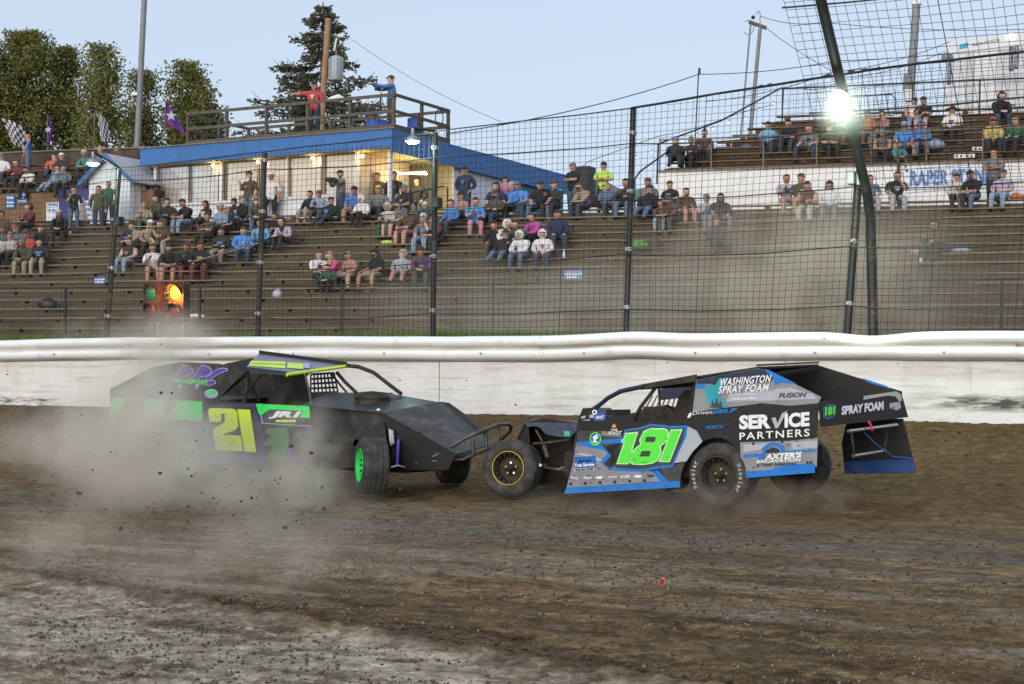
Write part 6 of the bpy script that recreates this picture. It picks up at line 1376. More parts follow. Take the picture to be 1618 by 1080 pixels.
def sit(lean=.0, **k):
    J = dict(pelvis=V3(0, 0, .11), chest=V3(0, -.02-lean*.6, .43-lean*.12), neck=V3(0, -.04-lean, .585-lean*.2), head=V3(0, -.07-lean*1.25, .72-lean*.25))
    c = J['chest']
    for s, d in ((1, 'L'), (-1, 'R')):
        J['sh'+d] = c+V3(.2*s, .0, .07); J['el'+d] = c+V3(.25*s, -.06, -.17); J['wr'+d] = V3(.13*s, -.33, .18); J['hd'+d] = V3(-.1*s, -1, -.25)
        J['hp'+d] = V3(.1*s, -.02, .09); J['kn'+d] = V3(.14*s, -.46, .075); J['an'+d] = V3(.14*s, -.47, -.38); J['to'+d] = V3(.15*s, -.62, -.43)
    J.update(k); return J
def stand(**k):
    J = dict(pelvis=V3(0, 0, .95), chest=V3(0, -.01, 1.27), neck=V3(0, -.01, 1.45), head=V3(0, -.03, 1.60))
    for s, d in ((1, 'L'), (-1, 'R')):
        J['sh'+d] = V3(.19*s, 0, 1.38); J['el'+d] = V3(.26*s, .02, 1.1); J['wr'+d] = V3(.24*s, -.08, .86); J['hp'+d] = V3(.1*s, 0, .9); J['kn'+d] = V3(.11*s, -.02, .5); J['an'+d] = V3(.12*s, .02, .08); J['to'+d] = V3(.14*s, -.13, .035)
    J.update(k); return J
cross = lambda z, y: dict(elL=V3(.25, y-.08, z), wrL=V3(-.02, y-.24, z+.02), hdL=V3(-1, -.1, .1), elR=V3(-.25, y-.08, z), wrR=V3(.03, y-.21, z-.02), hdR=V3(1, 0, .1))
POSES = {
 'knees': sit(), 'lean': sit(.16, elL=V3(.2, -.33, .2), wrL=V3(.04, -.5, .2), elR=V3(-.2, -.33, .2), wrR=V3(-.04, -.48, .21)),
 'cross': sit(**cross(.27, 0)), 'face': sit(.06, elL=V3(.2, -.3, .3), wrL=V3(.08, -.22, .53), hdL=V3(-.3, -.1, 1)),
 'hold': sit(.03, elR=V3(-.22, -.2, .26), wrR=V3(-.08, -.36, .38), hdR=V3(.2, -.7, .6), elL=V3(.23, -.18, .25), wrL=V3(.08, -.34, .3)),
 'wide': sit(.05, knL=V3(.26, -.42, .1), anL=V3(.27, -.44, -.37), toL=V3(.31, -.58, -.43), knR=V3(-.26, -.42, .1), anR=V3(-.27, -.44, -.37), toR=V3(-.31, -.58, -.43), wrL=V3(.2, -.36, .19), wrR=V3(-.2, -.36, .19)),
 'back': sit(-.12, knL=V3(.16, -.42, .16), anL=V3(.18, -.75, -.2), toL=V3(.2, -.88, -.16), knR=V3(-.1, -.44, .14), anR=V3(-.12, -.8, -.22), toR=V3(-.13, -.94, -.18)),
 'curl': sit(.1, knL=V3(.1, -.36, .26), anL=V3(.1, -.42, -.14), toL=V3(.1, -.56, -.18), knR=V3(-.1, -.36, .26), anR=V3(-.1, -.42, -.14), toR=V3(-.1, -.56, -.18), wrL=V3(.05, -.42, .25), wrR=V3(-.05, -.42, .25)),
 'stand': stand(), 'st_cross': stand(**cross(1.15, 0)), 'st_pocket': stand(elL=V3(.3, .06, 1.12), wrL=V3(.2, -.08, .95), elR=V3(-.3, .06, 1.12), wrR=V3(-.2, -.08, .95)),
 'st_phone': stand(elR=V3(-.22, -.12, 1.12), wrR=V3(-.1, -.28, 1.3), hdR=V3(0, -.3, 1)), 'st_point': stand(elR=V3(-.42, -.02, 1.34), wrR=V3(-.68, -.04, 1.36), hdR=V3(-1, 0, .05), elL=V3(.28, -.02, 1.1), wrL=V3(.3, -.15, .9)),
 'st_cam': stand(elL=V3(.22, -.26, 1.2), wrL=V3(.08, -.42, 1.42), hdL=V3(-.3, -.8, .4), elR=V3(-.24, -.2, 1.18), wrR=V3(-.08, -.36, 1.44), hdR=V3(.3, -.8, .4)),
 'st_op': stand(elL=V3(.22, -.3, 1.3), wrL=V3(.12, -.55, 1.42), hdL=V3(0, -1, 0), elR=V3(-.22, -.3, 1.3), wrR=V3(-.08, -.58, 1.44), hdR=V3(0, -1, 0)),
 'st_rail': stand(elL=V3(.36, -.1, 1.18), wrL=V3(.52, -.2, 1.02), elR=V3(-.36, -.05, 1.15), wrR=V3(-.5, -.12, .95)),
 'st_foot': stand(knR=V3(-.14, -.24, .56), anR=V3(-.13, -.02, .26), toR=V3(-.15, -.16, .2)),
}
MESHES = {}
def get_body(pose, bulk):
    k = (pose, bulk)
    if k not in MESHES: MESHES[k] = body_mesh('person', POSES[pose], bulk)
    return MESHES[k]
def shell(fn, n=18, m=10, th0=0, th1=PI*.62):
    vs = []; fs = []
    for i in range(m+1):
        for j in range(n): vs.append(fn(th0+(th1-th0)*i/m, 2*PI*j/n))
    for i in range(m):
        for j in range(n): fs.append((i*n+j, (i+1)*n+j, (i+1)*n+(j+1) % n, i*n+(j+1) % n))
    return vs, fs
HEADM = {}
def headwear(kind):
    if kind in HEADM: return HEADM[kind]
    mb = MB()
    def ell(rx, ry, rz, c=(0, .01, .02), cut=None):
        def f(th, ph):
            x = rx*math.sin(th)*math.cos(ph); y = ry*math.sin(th)*math.sin(ph); z = rz*math.cos(th)
            if cut: x, y, z = cut(x, y, z)
            return (c[0]+x, c[1]+y, c[2]+z)
        return f
    if kind == 'short': mb.add(*shell(ell(.092, .11, .108, cut=lambda x, y, z: (x, y, z if y > -.03 else max(z, .035-(y+.03)*.2)))), 0, True)
    if kind == 'long':
        mb.add(*shell(ell(.1, .115, .11, cut=lambda x, y, z: (x, y, z if y > -.04 else max(z, .045)))), 0, True)
        mb.add(*shell(ell(.105, .075, .24, c=(0, .05, -.1), cut=lambda x, y, z: (x, max(y, -.045), z)), th1=PI*.9), 0, True)
    if kind == 'bun': mb.add(*shell(ell(.095, .112, .11, cut=lambda x, y, z: (x, y, z if y > -.04 else max(z, .04)))), 0, True); mb.ball((0, .05, .14), .045, n=10)
    if kind in ('cap', 'capback'):
        mb.add(*shell(ell(.098, .115, .105, c=(0, .005, .03)), th1=PI*.5), 0, True); s = -1 if kind == 'cap' else 1
        pts = [(.085*math.cos(a), s*(.085+.085*math.sin(a)), .035-.02*math.sin(a)) for a in [PI*i/8 for i in range(9)]]; mb.prism(pts, (0, 0, .008))
    if kind == 'beanie': mb.add(*shell(ell(.1, .117, .12, c=(0, .01, .03)), th1=PI*.52), 0, True)
    if kind == 'sunhat': mb.add(*shell(ell(.1, .115, .11, c=(0, .005, .03)), th1=PI*.5), 0, True); mb.lathe((0, 0, .035), (0, 0, 1), [(.09, .005), (.2, -.01), (.2, -.016), (.09, -.004)], 20)
    if kind == 'hood':
        mb.add(*shell(ell(.125, .135, .145, c=(0, .03, .0), cut=lambda x, y, z: (x, max(y, -.065), z)), th1=PI*.8), 0, True)
    if kind == 'helmet': mb.add(*shell(ell(.13, .15, .15, c=(0, .0, .02)), th1=PI*.85), 0, True); mb.box((0, -.135, .03), (.085, 0, 0), (0, .02, 0), (0, 0, .035), 0)
    if kind == 'glasses': mb.box((.035, -.1, .028), (.027, 0, 0), (0, .008, 0), (0, 0, .016)); mb.box((-.035, -.1, .028), (.027, 0, 0), (0, .008, 0), (0, 0, .016)); mb.box((0, -.102, .034), (.06, 0, 0), (0, .004, 0), (0, 0, .004)); mb.box((.085, -.04, .034), (.003, 0, 0), (0, .06, 0), (0, 0, .004)); mb.box((-.085, -.04, .034), (.003, 0, 0), (0, .06, 0), (0, 0, .004))
    if kind == 'beard': mb.add(*shell(ell(.07, .06, .065, c=(0, -.045, -.05), cut=lambda x, y, z: (x, min(y, .02), min(z, .02))), th1=PI), 0, True)
    if kind == 'mask': mb.add(*shell(ell(.065, .05, .05, c=(0, -.06, -.03), cut=lambda x, y, z: (x, min(y, .02), z)), th1=PI), 0, True)
    if kind == 'muffs': mb.ball((.1, 0, .02), .035, n=8); mb.ball((-.1, 0, .02), .035, n=8); mb.tube([(.1, 0, .03), (.07, 0, .12), (-.07, 0, .12), (-.1, 0, .03)], .008, 6)
    me = bpy.data.meshes.new(kind); me.from_pydata(mb.v, [], mb.f); me.polygons.foreach_set('use_smooth', mb.smooth); me.materials.append(None); me.update()
    HEADM[kind] = me; return me
CLOTH = dict(black=(.018, .018, .02), dark=(.035, .033, .035), navy=(.02, .035, .1), blue=(.03, .16, .5), brightblue=(.02, .25, .72), sky=(.1, .35, .6), denim=(.09, .15, .24), lightdenim=(.22, .32, .44), darkdenim=(.04, .06, .1), grey=(.17, .17, .18), lightgrey=(.36, .36, .38),
 white=(.68, .68, .7), cream=(.55, .5, .42), tan=(.36, .27, .18), khaki=(.33, .28, .2), brown=(.11, .065, .04), olive=(.085, .085, .045), green=(.03, .11, .06), teal=(.04, .25, .25), maroon=(.15, .025, .04), red=(.5, .035, .03), orange=(.5, .12, .03), pink=(.55, .2, .3), magenta=(.48, .04, .32), hotpink=(.62, .05, .2),
 lavender=(.42, .36, .5), purple=(.12, .05, .14), yellow=(.55, .45, .1), hivis=(.5, .85, .03), rose=(.42, .2, .18), blond=(.42, .3, .14), hair=(.05, .03, .02), hairblack=(.015, .012, .012), hairgrey=(.3, .29, .28), auburn=(.13, .05, .03))
SKINS = [(.52, .30, .22), (.46, .26, .18), (.58, .36, .27), (.40, .22, .15)]
def cm(c):
    col = CLOTH[c]; g_ = (col[0]+col[1]+col[2])/3; col = tuple(x*.78+g_*.18 for x in col); return mat('cloth_'+c if c not in ('hair', 'hairblack', 'blond', 'hairgrey', 'auburn') else 'hair_'+c, col, .85, 0, .22, 14, bump=.25, bump_scale=25)
skm = [mat('skin_%d' % i, c, .55, 0, .08, 20) for i, c in enumerate(SKINS)]
NAMEOF = dict(short='hair', long='hair', bun='hair', cap='cap', capback='cap', beanie='beanie', sunhat='sun_hat', hood='hood', helmet='helmet', glasses='sunglasses', beard='beard', mask='face_mask', muffs='ear_muffs')
prnd = random.Random(99)
def person(loc, yaw, pose, shirt, legs, head, label, sleeves='long', shorts=False, scale=1.0, bulk=None, extras=(), shoes='dark', group='spectators', width=1.12):
    bulk = bulk or prnd.choice([1.0, 1.08, 1.16]); me, hd = get_body(pose, bulk); hd_tilt = hd.z < 1
    o = bpy.data.objects.new('person', me); COL.objects.link(o); o.location = loc; o.rotation_euler = (prnd.uniform(-.05, .07) if hd_tilt else 0, prnd.uniform(-.05, .05) if hd_tilt else 0, yaw); o.scale = (scale*width, scale*width, scale)
    tag(o, label, 'person', group); sk = skm[prnd.randrange(4)]
    ms = [sk, cm(shirt), sk if sleeves == 'none' else cm(shirt), cm(shirt) if sleeves == 'long' else sk, cm(legs), sk if shorts else cm(legs), cm(shoes)]
    for i, m in enumerate(ms): o.material_slots[i].link = 'OBJECT'; o.material_slots[i].material = m
    for h_ in ([head] if isinstance(head, tuple) else head):
        k, c = h_; c_ = bpy.data.objects.new(NAMEOF[k], headwear(k)); COL.objects.link(c_); c_.parent = o; c_.location = hd+V3(0, 0, .015); c_.material_slots[0].link = 'OBJECT'
        c_.material_slots[0].material = cm(c) if c != 'hivis_band' else cm('hivis')
    if not extras and prnd.random() < .25: extras = (ex_bib(prnd.choice(['lightgrey', 'grey', 'sky', 'cream', 'dark']), .06, .04),)
    for fn in extras: fn(o, hd)
    return o
def ex_bib(c, w=.1, h=.06, z=.34, y=-.165):      # print on the chest
    def f(o, hd):
        mb = MB(); zz = z if hd.z < 1 else z+.86
        for i in range(3): mb.box((0, y, zz+h*(1-i*.8)), (w*(1-.25*i), 0, 0), (0, .012, 0), (0, 0, h*.28))
        me = bpy.data.meshes.new('shirt_print'); me.from_pydata(mb.v, [], mb.f); me.materials.append(cm(c)); p = bpy.data.objects.new('shirt_print', me); COL.objects.link(p); p.parent = o
    return f
# yaw for facing down the stand
YW = -AS
def find_seat(px, py, kinds):
    best = None
    for (kind, q, z, p0, p1) in rows:
        if kind not in kinds: continue
        seat = z+(.148 if kind == 'low' else .205); h = hitp(px, py, S(0, q+.16, 0), NS); p = h.dot(US)
        if not (p0-.3 < p < p1+.3): continue
        d = h.z-(seat+.88)
        if best is None or abs(d) < abs(best[0]): best = (d, S(p, q+.16, seat))
    return best
def find_stand(px, py, spots, H=1.70):
    best = None
    for (q, z) in spots:
        h = hitp(px, py, S(0, q, 0), NS); d = h.z-(z+H)
        if best is None or abs(d) < abs(best[0]): best = (d, S(h.dot(US), q, z))
    return best
LOWSP = [(Q0+TR*k+.42, Z0+RISE*k) for k in range(NLOW)]+[(QT+1.2, ZT)]
ULSP = [(QU+.2+TR*j+.45, ZU+.05+RISE*j-.12) for j in range(5)]
K_, SH, NO = 'long', 'short', 'none'
P = []     # (px, py, kinds, pose, shirt, legs, head, label, opts)
def a_(px, py, kd, pose, shirt, legs, head, label, **k): P.append((px, py, kd, pose, shirt, legs, head, label, k))
c_ = lambda c: ('cap', c); h_ = lambda c='hair': ('short', c); l_ = lambda c='hair': ('long', c)
L, UR, UL = ('low',), ('ur',), ('ul',)
# far end, below the poplars
a_(45, 215, 'stUL', 'st_rail', 'blue', 'denim', c_('tan'), 'standing man in blue shirt and jeans, arms spread, under the checkered flag', sleeves=SH, yaw=-.9)
a_(4, 242, UL, 'knees', 'white', 'darkdenim', c_('grey'), 'person in white shirt and grey cap seated near the standing man in blue', sleeves=SH)
a_(29, 252, UL, 'hold', 'maroon', 'dark', l_('auburn'), 'person with auburn hair and maroon top seated in front of the standing man in blue')
a_(85, 242, UL, 'back', 'orange', 'darkdenim', c_('dark'), 'person in orange shirt and dark cap seated under the purple feather flag')
a_(99, 243, UL, 'knees', 'dark', 'denim', c_('white'), 'person in dark top and white cap beside the orange shirt')
a_(50, 271, UL, 'lean', 'white', 'black', h_('hairblack'), 'black-haired person in white shirt bent forward on the lowest raised row', sleeves=SH)
a_(90, 270, UL, 'back', 'lightdenim', 'lightdenim', h_(), 'person in pale denim stretched out on the raised rows')
a_(102, 273, UL, 'knees', 'grey', 'dark', h_('auburn'), 'person in grey shirt seated behind the pale denim legs')
a_(139, 236, UL, 'lean', 'teal', 'dark', ('beanie', 'lavender'), 'person in pale teal jacket and lavender beanie above the booth roof')
a_(161, 232, UL, 'knees', 'grey', 'dark', ('beanie', 'rose'), 'person in grey jacket and rose beanie above the booth roof')
a_(189, 233, UL, 'hold', 'brown', 'olive', ('cap', 'khaki'), 'person in brown coat and khaki cap above the booth ridge')
a_(230, 230, UL, 'knees', 'dark', 'dark', h_('brown') if False else ('short', 'auburn'), 'dark-clothed person seated next to the end of the blue fascia')
a_(117, 297, 'wk', 'st_phone', 'black', 'denim', l_(), 'standing woman in black top and jeans beside the white tapered cover', sleeves=SH, yaw=.5, q=.3)
a_(156, 296, 'wk', 'stand', 'olive', 'darkdenim', l_(), 'standing long-haired woman in olive dress in front of the booth', q=.3)
a_(172, 289, 'wk', 'st_pocket', 'green', 'darkdenim', ('short', 'hairgrey'), 'standing nearly bald man in dark green shirt before the booth door', sleeves=SH, q=.5)
a_(97, 331, L, 'lean', 'black', 'dark', [('long', 'hair'), ('cap', 'cream')], 'woman in cream cap and black jacket seated alone below the standing woman in jeans')
a_(50, 322, L, 'hold', 'maroon', 'dark', ('hood', 'maroon'), 'person with maroon hood seated before the dark blue tarpaulin')
a_(6, 334, L, 'knees', 'brown', 'dark', h_(), 'brown-haired person in brown jacket near the white panel at the picture edge')
a_(8, 356, L, 'lean', 'grey', 'khaki', c_('brown'), 'person in grey shirt and brown cap at the picture edge')
a_(28, 357, L, 'knees', 'grey', 'dark', c_('red'), 'person in grey shirt and red cap among the tight group')
a_(48, 361, L, 'hold', 'red', 'dark', [('cap', 'brown')], 'person in red jacket in the tight group near the picture edge')
a_(66, 357, L, 'lean', 'dark', 'darkdenim', h_('auburn'), 'person in dark shirt next to the red jacket')
a_(19, 368, L, 'cross', 'lightgrey', 'black', ('short', 'hairgrey'), 'grey-haired person in light grey shirt in the lowest row of the tight group')
a_(42, 376, L, 'lean', 'olive', 'khaki', c_('grey'), 'person in olive jacket and grey cap just below the red jacket')
a_(63, 378, L, 'knees', 'dark', 'khaki', h_(), 'person in dark jumper with pale blue print and khaki trousers', extras=(ex_bib('sky'),))
a_(-4, 366, L, 'knees', 'cream', 'dark', h_('auburn'), 'person in cream top partly cut off by the picture edge')
a_(208, 349, L, 'cross', 'navy', 'dark', h_('hairblack'), 'person in navy jacket seated by the black loudspeaker')
a_(222, 351, L, 'lean', 'tan', 'brown', h_('auburn'), 'person in tan top between navy jacket and white visor')
a_(237, 345, L, 'face', 'tan', 'dark', [('long', 'blond'), ('cap', 'white')], 'fair-haired woman in white visor cap and tan jacket')
a_(254, 347, L, 'knees', 'brown', 'khaki', h_('auburn'), 'person in dark brown shirt and khaki trousers beside the white visor', sleeves=SH)
a_(229, 322, L, 'hold', 'khaki', 'olive', l_('blond'), 'person in patterned khaki coat seated at the booth corner')
a_(206, 376, L, 'knees', 'dark', 'lightdenim', h_('auburn'), 'person in dark vest and pale jeans above the green traffic light', sleeves=NO)
a_(243, 385, L, 'hold', 'white', 'rose', h_('auburn'), 'person in white t-shirt with red shorts above the green traffic light', sleeves=SH, shorts=True)
a_(269, 384, L, 'lean', 'black', 'rose', h_(), 'person in black shirt and bare legs above the lit amber lamp', sleeves=SH, shorts=True)
a_(297, 382, L, 'hold', 'black', 'maroon', [('short', 'auburn'), ('cap', 'maroon')], 'person in black shirt and maroon cap above the amber lamp')
a_(316, 380, L, 'knees', 'black', 'maroon', [('bun', 'auburn'), ('glasses', 'dark')], 'person with brown bun and glasses in black shirt with yellow print', extras=(ex_bib('yellow', .07, .05),))
a_(352, 361, L, 'cross', 'dark', 'khaki', h_(), 'person in dark hoodie with pale blue print and khaki trousers behind the slanting rail', extras=(ex_bib('sky'),))
a_(383, 359, L, 'knees', 'brightblue', 'darkdenim', h_('auburn'), 'person in bright blue jacket and jeans behind the slanting rail', bulk=1.16)
a_(251, 310, L, 'hold', 'olive', 'dark', h_(), 'person in olive jacket at the corner of the white building wall')
a_(266, 312, L, 'cross', 'dark', 'brown', h_('hairblack'), 'person in dark olive coat next to the building corner', yaw=.6)
a_(299, 314, L, 'lean', 'black', 'lightdenim', c_('dark'), 'man in black shirt, dark cap and jeans under the first wide window', sleeves=SH)
a_(327, 319, L, 'knees', 'black', 'black', [l_('hairblack')], 'black-haired woman in black and white striped top', extras=(ex_bib('white', .11, .08),))
a_(333, 337, L, 'hold', 'brown', 'dark', h_('auburn'), 'person in brown shirt one row below the striped top', sleeves=SH)
a_(351, 320, L, 'knees', 'lightdenim', 'dark', c_('lightgrey'), 'person in light denim shirt and pale cap under the second window')
a_(363, 328, L, 'knees', 'black', 'black', [('cap', 'tan'), ('glasses', 'dark')], 'person in black shirt with round yellow print and tan cap', extras=(ex_bib('yellow', .07, .05),), sleeves=SH)
a_(380, 309, L, 'back', 'black', 'lightdenim', c_('grey'), 'person in black hoodie with white print, grey cap and jeans', extras=(ex_bib('white', .06, .05),), bulk=1.16)
a_(370, 314, L, 'cross', 'dark', 'dark', c_('black'), 'person in black cap behind the hoodie with white print')
a_(407, 314, L, 'lean', 'olive', 'denim', h_('auburn'), 'brown-haired person in olive top beside the dark fence post', yaw=.4)
a_(395, 263, 'wk', 'st_phone', 'brown', 'denim', [('cap', 'black'), ('glasses', 'white')], 'man in dark brown shirt and jeans standing before the third window', sleeves=SH, q=1.0, bulk=1.16)
a_(429, 265, 'wk', 'st_foot', 'white', 'black', c_('white'), 'man in white shirt and black trousers standing against the wall', sleeves=SH, q=1.3, yaw=.2)
a_(414, 347, L, 'knees', 'sky', 'darkdenim', h_(), 'person in blue and white jacket half behind the dark fence post')
a_(437, 338, L, 'hold', 'black', 'dark', ('bun', 'hair'), 'curly-haired person in black shirt holding a red drink', sleeves=SH, extras=(ex_bib('red', .04, .05, .3, -.3),))
a_(452, 342, L, 'curl', 'lavender', 'dark', l_(), 'woman in lavender tie-dye top seated by the red drink', sleeves=SH)
a_(491, 303, L, 'knees', 'black', 'khaki', h_('hairblack'), 'black-haired person in black jacket and khaki trousers under the window')
a_(505, 303, L, 'cross', 'lightdenim', 'olive', [('short', 'blond'), ('cap', 'olive')], 'person in light denim jacket and olive cap')
a_(521, 315, L, 'back', 'black', 'darkdenim', c_('dark'), 'person in black hoodie with pale blue logo leaning back', extras=(ex_bib('sky', .08, .05),), bulk=1.16)
a_(539, 272, 'wk', 'st_cam', 'grey', 'darkdenim', c_('black'), 'man in grey jacket and black cap standing and filming with a video camera', q=.5, yaw=-.7)
a_(563, 290, L, 'wide', 'blue', 'rose', c_('black'), 'man in blue t-shirt and black cap beside the porch', sleeves=SH, shorts=True, bulk=1.16)
a_(575, 309, L, 'curl', 'white', 'black', ('hood', 'white'), 'person in white hood and black skirt below the blue t-shirt')
a_(600, 291, L, 'knees', 'grey', 'dark', c_('yellow'), 'person in grey sweater and yellow cap before the porch', bulk=1.16)
a_(577, 263, 'porch', 'stand', 'black', 'black', h_('hairblack'), 'dark figure standing inside the porch by the white column')
a_(597, 272, 'porch', 'st_pocket', 'brown', 'dark', h_('auburn'), 'person in brown top standing inside the porch under the strip lamp')
a_(623, 266, 'porch', 'stand', 'black', 'black', ('short', 'hairblack'), 'dark figure standing at the porch corner column')
a_(660, 257, 'porch2', 'st_pocket', 'black', 'denim', l_(), 'long-haired woman in long dark coat standing in the porch')
a_(640, 286, L, 'knees', 'black', 'dark', c_('teal'), 'person in teal cap and dark shirt before the porch', sleeves=SH)
a_(616, 322, L, 'hold', 'cream', 'green', ('hood', 'cream'), 'person in cream hoodie beside the bearded man in grey')
a_(630, 319, L, 'knees', 'grey', 'olive', [('short', 'hair'), ('beard', 'hair')], 'bearded man in grey t-shirt and olive shorts', sleeves=SH, shorts=True, yaw=-.4)
a_(648, 329, L, 'lean', 'brown', 'rose', c_('denim'), 'person in brown shirt and blue-grey cap beside the grey t-shirt', sleeves=SH, shorts=True)
a_(673, 321, L, 'knees', 'darkdenim', 'dark', c_('white'), 'person in white cap just behind the tall dark fence post')
a_(674, 336, L, 'face', 'grey', 'lightdenim', [('cap', 'white'), ('glasses', 'dark')], 'person in dark grey shirt, white cap and pale blue shoes', sleeves=SH)
a_(694, 343, L, 'lean', 'maroon', 'dark', h_('blond'), 'blond person in maroon shirt beyond the tall dark fence post', sleeves=SH)
a_(716, 315, L, 'knees', 'blue', 'darkdenim', h_('auburn'), 'person in plain blue jacket below the standing navy man')
a_(731, 305, L, 'cross', 'rose', 'dark', c_('black'), 'person in dusty rose shirt and black cap below the standing navy man', sleeves=SH)
a_(750, 311, L, 'hold', 'brightblue', 'pink', h_(), 'person in bright blue shirt with pale pink blanket over the knees', sleeves=SH)
a_(784, 302, L, 'cross', 'olive', 'darkdenim', [('cap', 'brown'), ('beard', 'hair')], 'bearded man in olive shirt and brown cap with crossed arms', bulk=1.16)
a_(735, 266, 'wk', 'st_pocket', 'navy', 'darkdenim', c_('black'), 'man in navy jacket standing against the white side wall', q=.9, bulk=1.16)
a_(785, 269, L, 'knees', 'navy', 'darkdenim', l_(), 'long-haired person in navy top beside the child in pink', sleeves=SH)
a_(799, 258, 'wk', 'stand', 'pink', 'hotpink', c_('black'), 'child in pink top and bright pink trousers standing', sleeves=SH, q=.2, sc=.78)
a_(811, 266, L, 'knees', 'blue', 'dark', ('hood', 'lightgrey'), 'person in pale hood and blue jacket behind the child in pink')
a_(823, 273, L, 'wide', 'brightblue', 'darkdenim', c_('denim'), 'big man in bright blue t-shirt and cap', sleeves=SH, bulk=1.3)
a_(783, 348, L, 'face', 'black', 'olive', [('long', 'hair'), ('glasses', 'black')], 'woman in sunglasses and black top next to the white hoods')
a_(799, 345, L, 'hold', 'white', 'dark', ('hood', 'white'), 'person in white hood seen behind the other white hoods', yaw=.6)
a_(822, 345, L, 'lean', 'green', 'dark', h_(), 'dark-haired person in grey green jumper behind the white hoods')
a_(795, 364, L, 'back', 'black', 'denim', [('cap', 'black'), ('glasses', 'orange')], 'person in black shirt, black cap and mirrored sunglasses leaning back')
a_(827, 364, L, 'lean', 'white', 'denim', ('hood', 'white'), 'person in white hoodie and jeans, hood up, next to the mirrored sunglasses', bulk=1.16)
a_(859, 364, L, 'knees', 'white', 'darkdenim', [('hood', 'white'), ('glasses', 'red')], 'person in white hoodie with red print, hood up, below the magenta shirt', extras=(ex_bib('red', .04, .06),), bulk=1.16)
a_(849, 336, L, 'lean', 'magenta', 'black', h_('auburn'), 'person in magenta shirt above the white hoodies')
a_(882, 331, L, 'knees', 'navy', 'darkdenim', h_(), 'person in navy jacket and jeans beside the magenta shirt', bulk=1.16)
a_(854, 277, L, 'wide', 'black', 'denim', c_('dark'), 'man in black t-shirt, dark cap and jeans beside the big man in blue', sleeves=SH, bulk=1.16)
a_(880, 271, L, 'hold', 'dark', 'dark', c_('brown'), 'person in dark jacket and brown cap by the teal chair back')
a_(906, 260, 'wk', 'st_cross', 'black', 'denim', c_('grey'), 'man in black shirt and grey cap standing by the dark cabinet', sleeves=SH, q=.3, yaw=-.5, bulk=1.16)
a_(954, 259, 'wk', 'st_cross', 'hivis', 'dark', c_('black'), 'man in bright yellow safety shirt and black cap, arms crossed', sleeves=SH, q=.4)
a_(928, 287, L, 'lean', 'tan', 'darkdenim', [h_('auburn'), ('beard', 'auburn')], 'bearded man in tan shirt bent forward before the cabinet', sleeves=SH, yaw=-.6, bulk=1.16)
a_(960, 292, L, 'knees', 'denim', 'darkdenim', l_('blond'), 'person with long blond hair in blue denim jacket')
a_(990, 277, L, 'hold', 'dark', 'denim', h_('hairblack'), 'person in dark clothes hidden behind the dark fence post')
a_(1024, 268, L, 'cross', 'grey', 'dark', c_('brown'), 'person in grey shirt and brown cap near the stair rail', bulk=1.16)
a_(1024, 291, L, 'back', 'black', 'denim', c_('dark'), 'person in black top and jeans beyond the dark fence post')
a_(1048, 308, L, 'lean', 'brown', 'lightdenim', h_('auburn'), 'small person in brown top between black tops and pale jeans', sc=.85)
a_(1060, 288, L, 'knees', 'black', 'denim', [('cap', 'olive')], 'person in green cap and black shirt with blue print', extras=(ex_bib('sky', .08, .06),), sleeves=SH)
a_(1065, 308, L, 'lean', 'brown', 'olive', c_('brown'), 'person in brown jacket bent forward before the blue print shirt')
a_(1084, 299, L, 'knees', 'brown', 'rose', h_('hair'), 'boy with dark hair and dark brown jacket with bare knees', shorts=True, bulk=1.16)
a_(1115, 308, L, 'hold', 'lightgrey', 'grey', c_('denim'), 'person in light grey jacket faded by the dust')
a_(1138, 306, L, 'wide', 'dark', 'grey', ('long', 'hair'), 'big dark-haired person in dark jacket seen through the dust', bulk=1.25)
a_(1133, 345, L, 'back', 'dark', 'dark', h_('auburn'), 'dark figure leaning back one row below, deep in the dust', bulk=1.1)
# group low on the stand between the fence posts
a_(503, 397, L, 'hold', 'white', 'dark', ('bun', 'auburn'), 'woman with hair bun in white shirt and dark trousers in the lower group', yaw=.7)
a_(533, 398, L, 'lean', 'hotpink', 'black', l_('blond'), 'blond woman in pink shirt in the lower group', sleeves=SH, yaw=-.6)
a_(521, 404, L, 'curl', 'green', 'black', h_('hairblack'), 'dark-haired child in green hood between white and pink shirts', sc=.85)
a_(557, 401, L, 'wide', 'rose', 'khaki', [('short', 'hairgrey'), ('glasses', 'dark')], 'older man in rose plaid shirt and khaki shorts in the lower group', sleeves=SH, shorts=True, yaw=-.4)
a_(598, 394, L, 'wide', 'black', 'khaki', [('cap', 'black'), ('long', 'hair'), ('beard', 'hair')], 'long-haired bearded man in black shirt and cap in the lower group', sleeves=SH, shorts=True, yaw=-.5, bulk=1.16)
a_(634, 397, L, 'back', 'lightgrey', 'rose', [('hood', 'lightgrey'), ('glasses', 'orange')], 'person in light grey hoodie and orange mirrored sunglasses')
a_(669, 386, L, 'lean', 'purple', 'olive', c_('dark'), 'person in dark purple jumper and cap at the tall fence post', extras=(ex_bib('white', .07, .04),), yaw=.2)
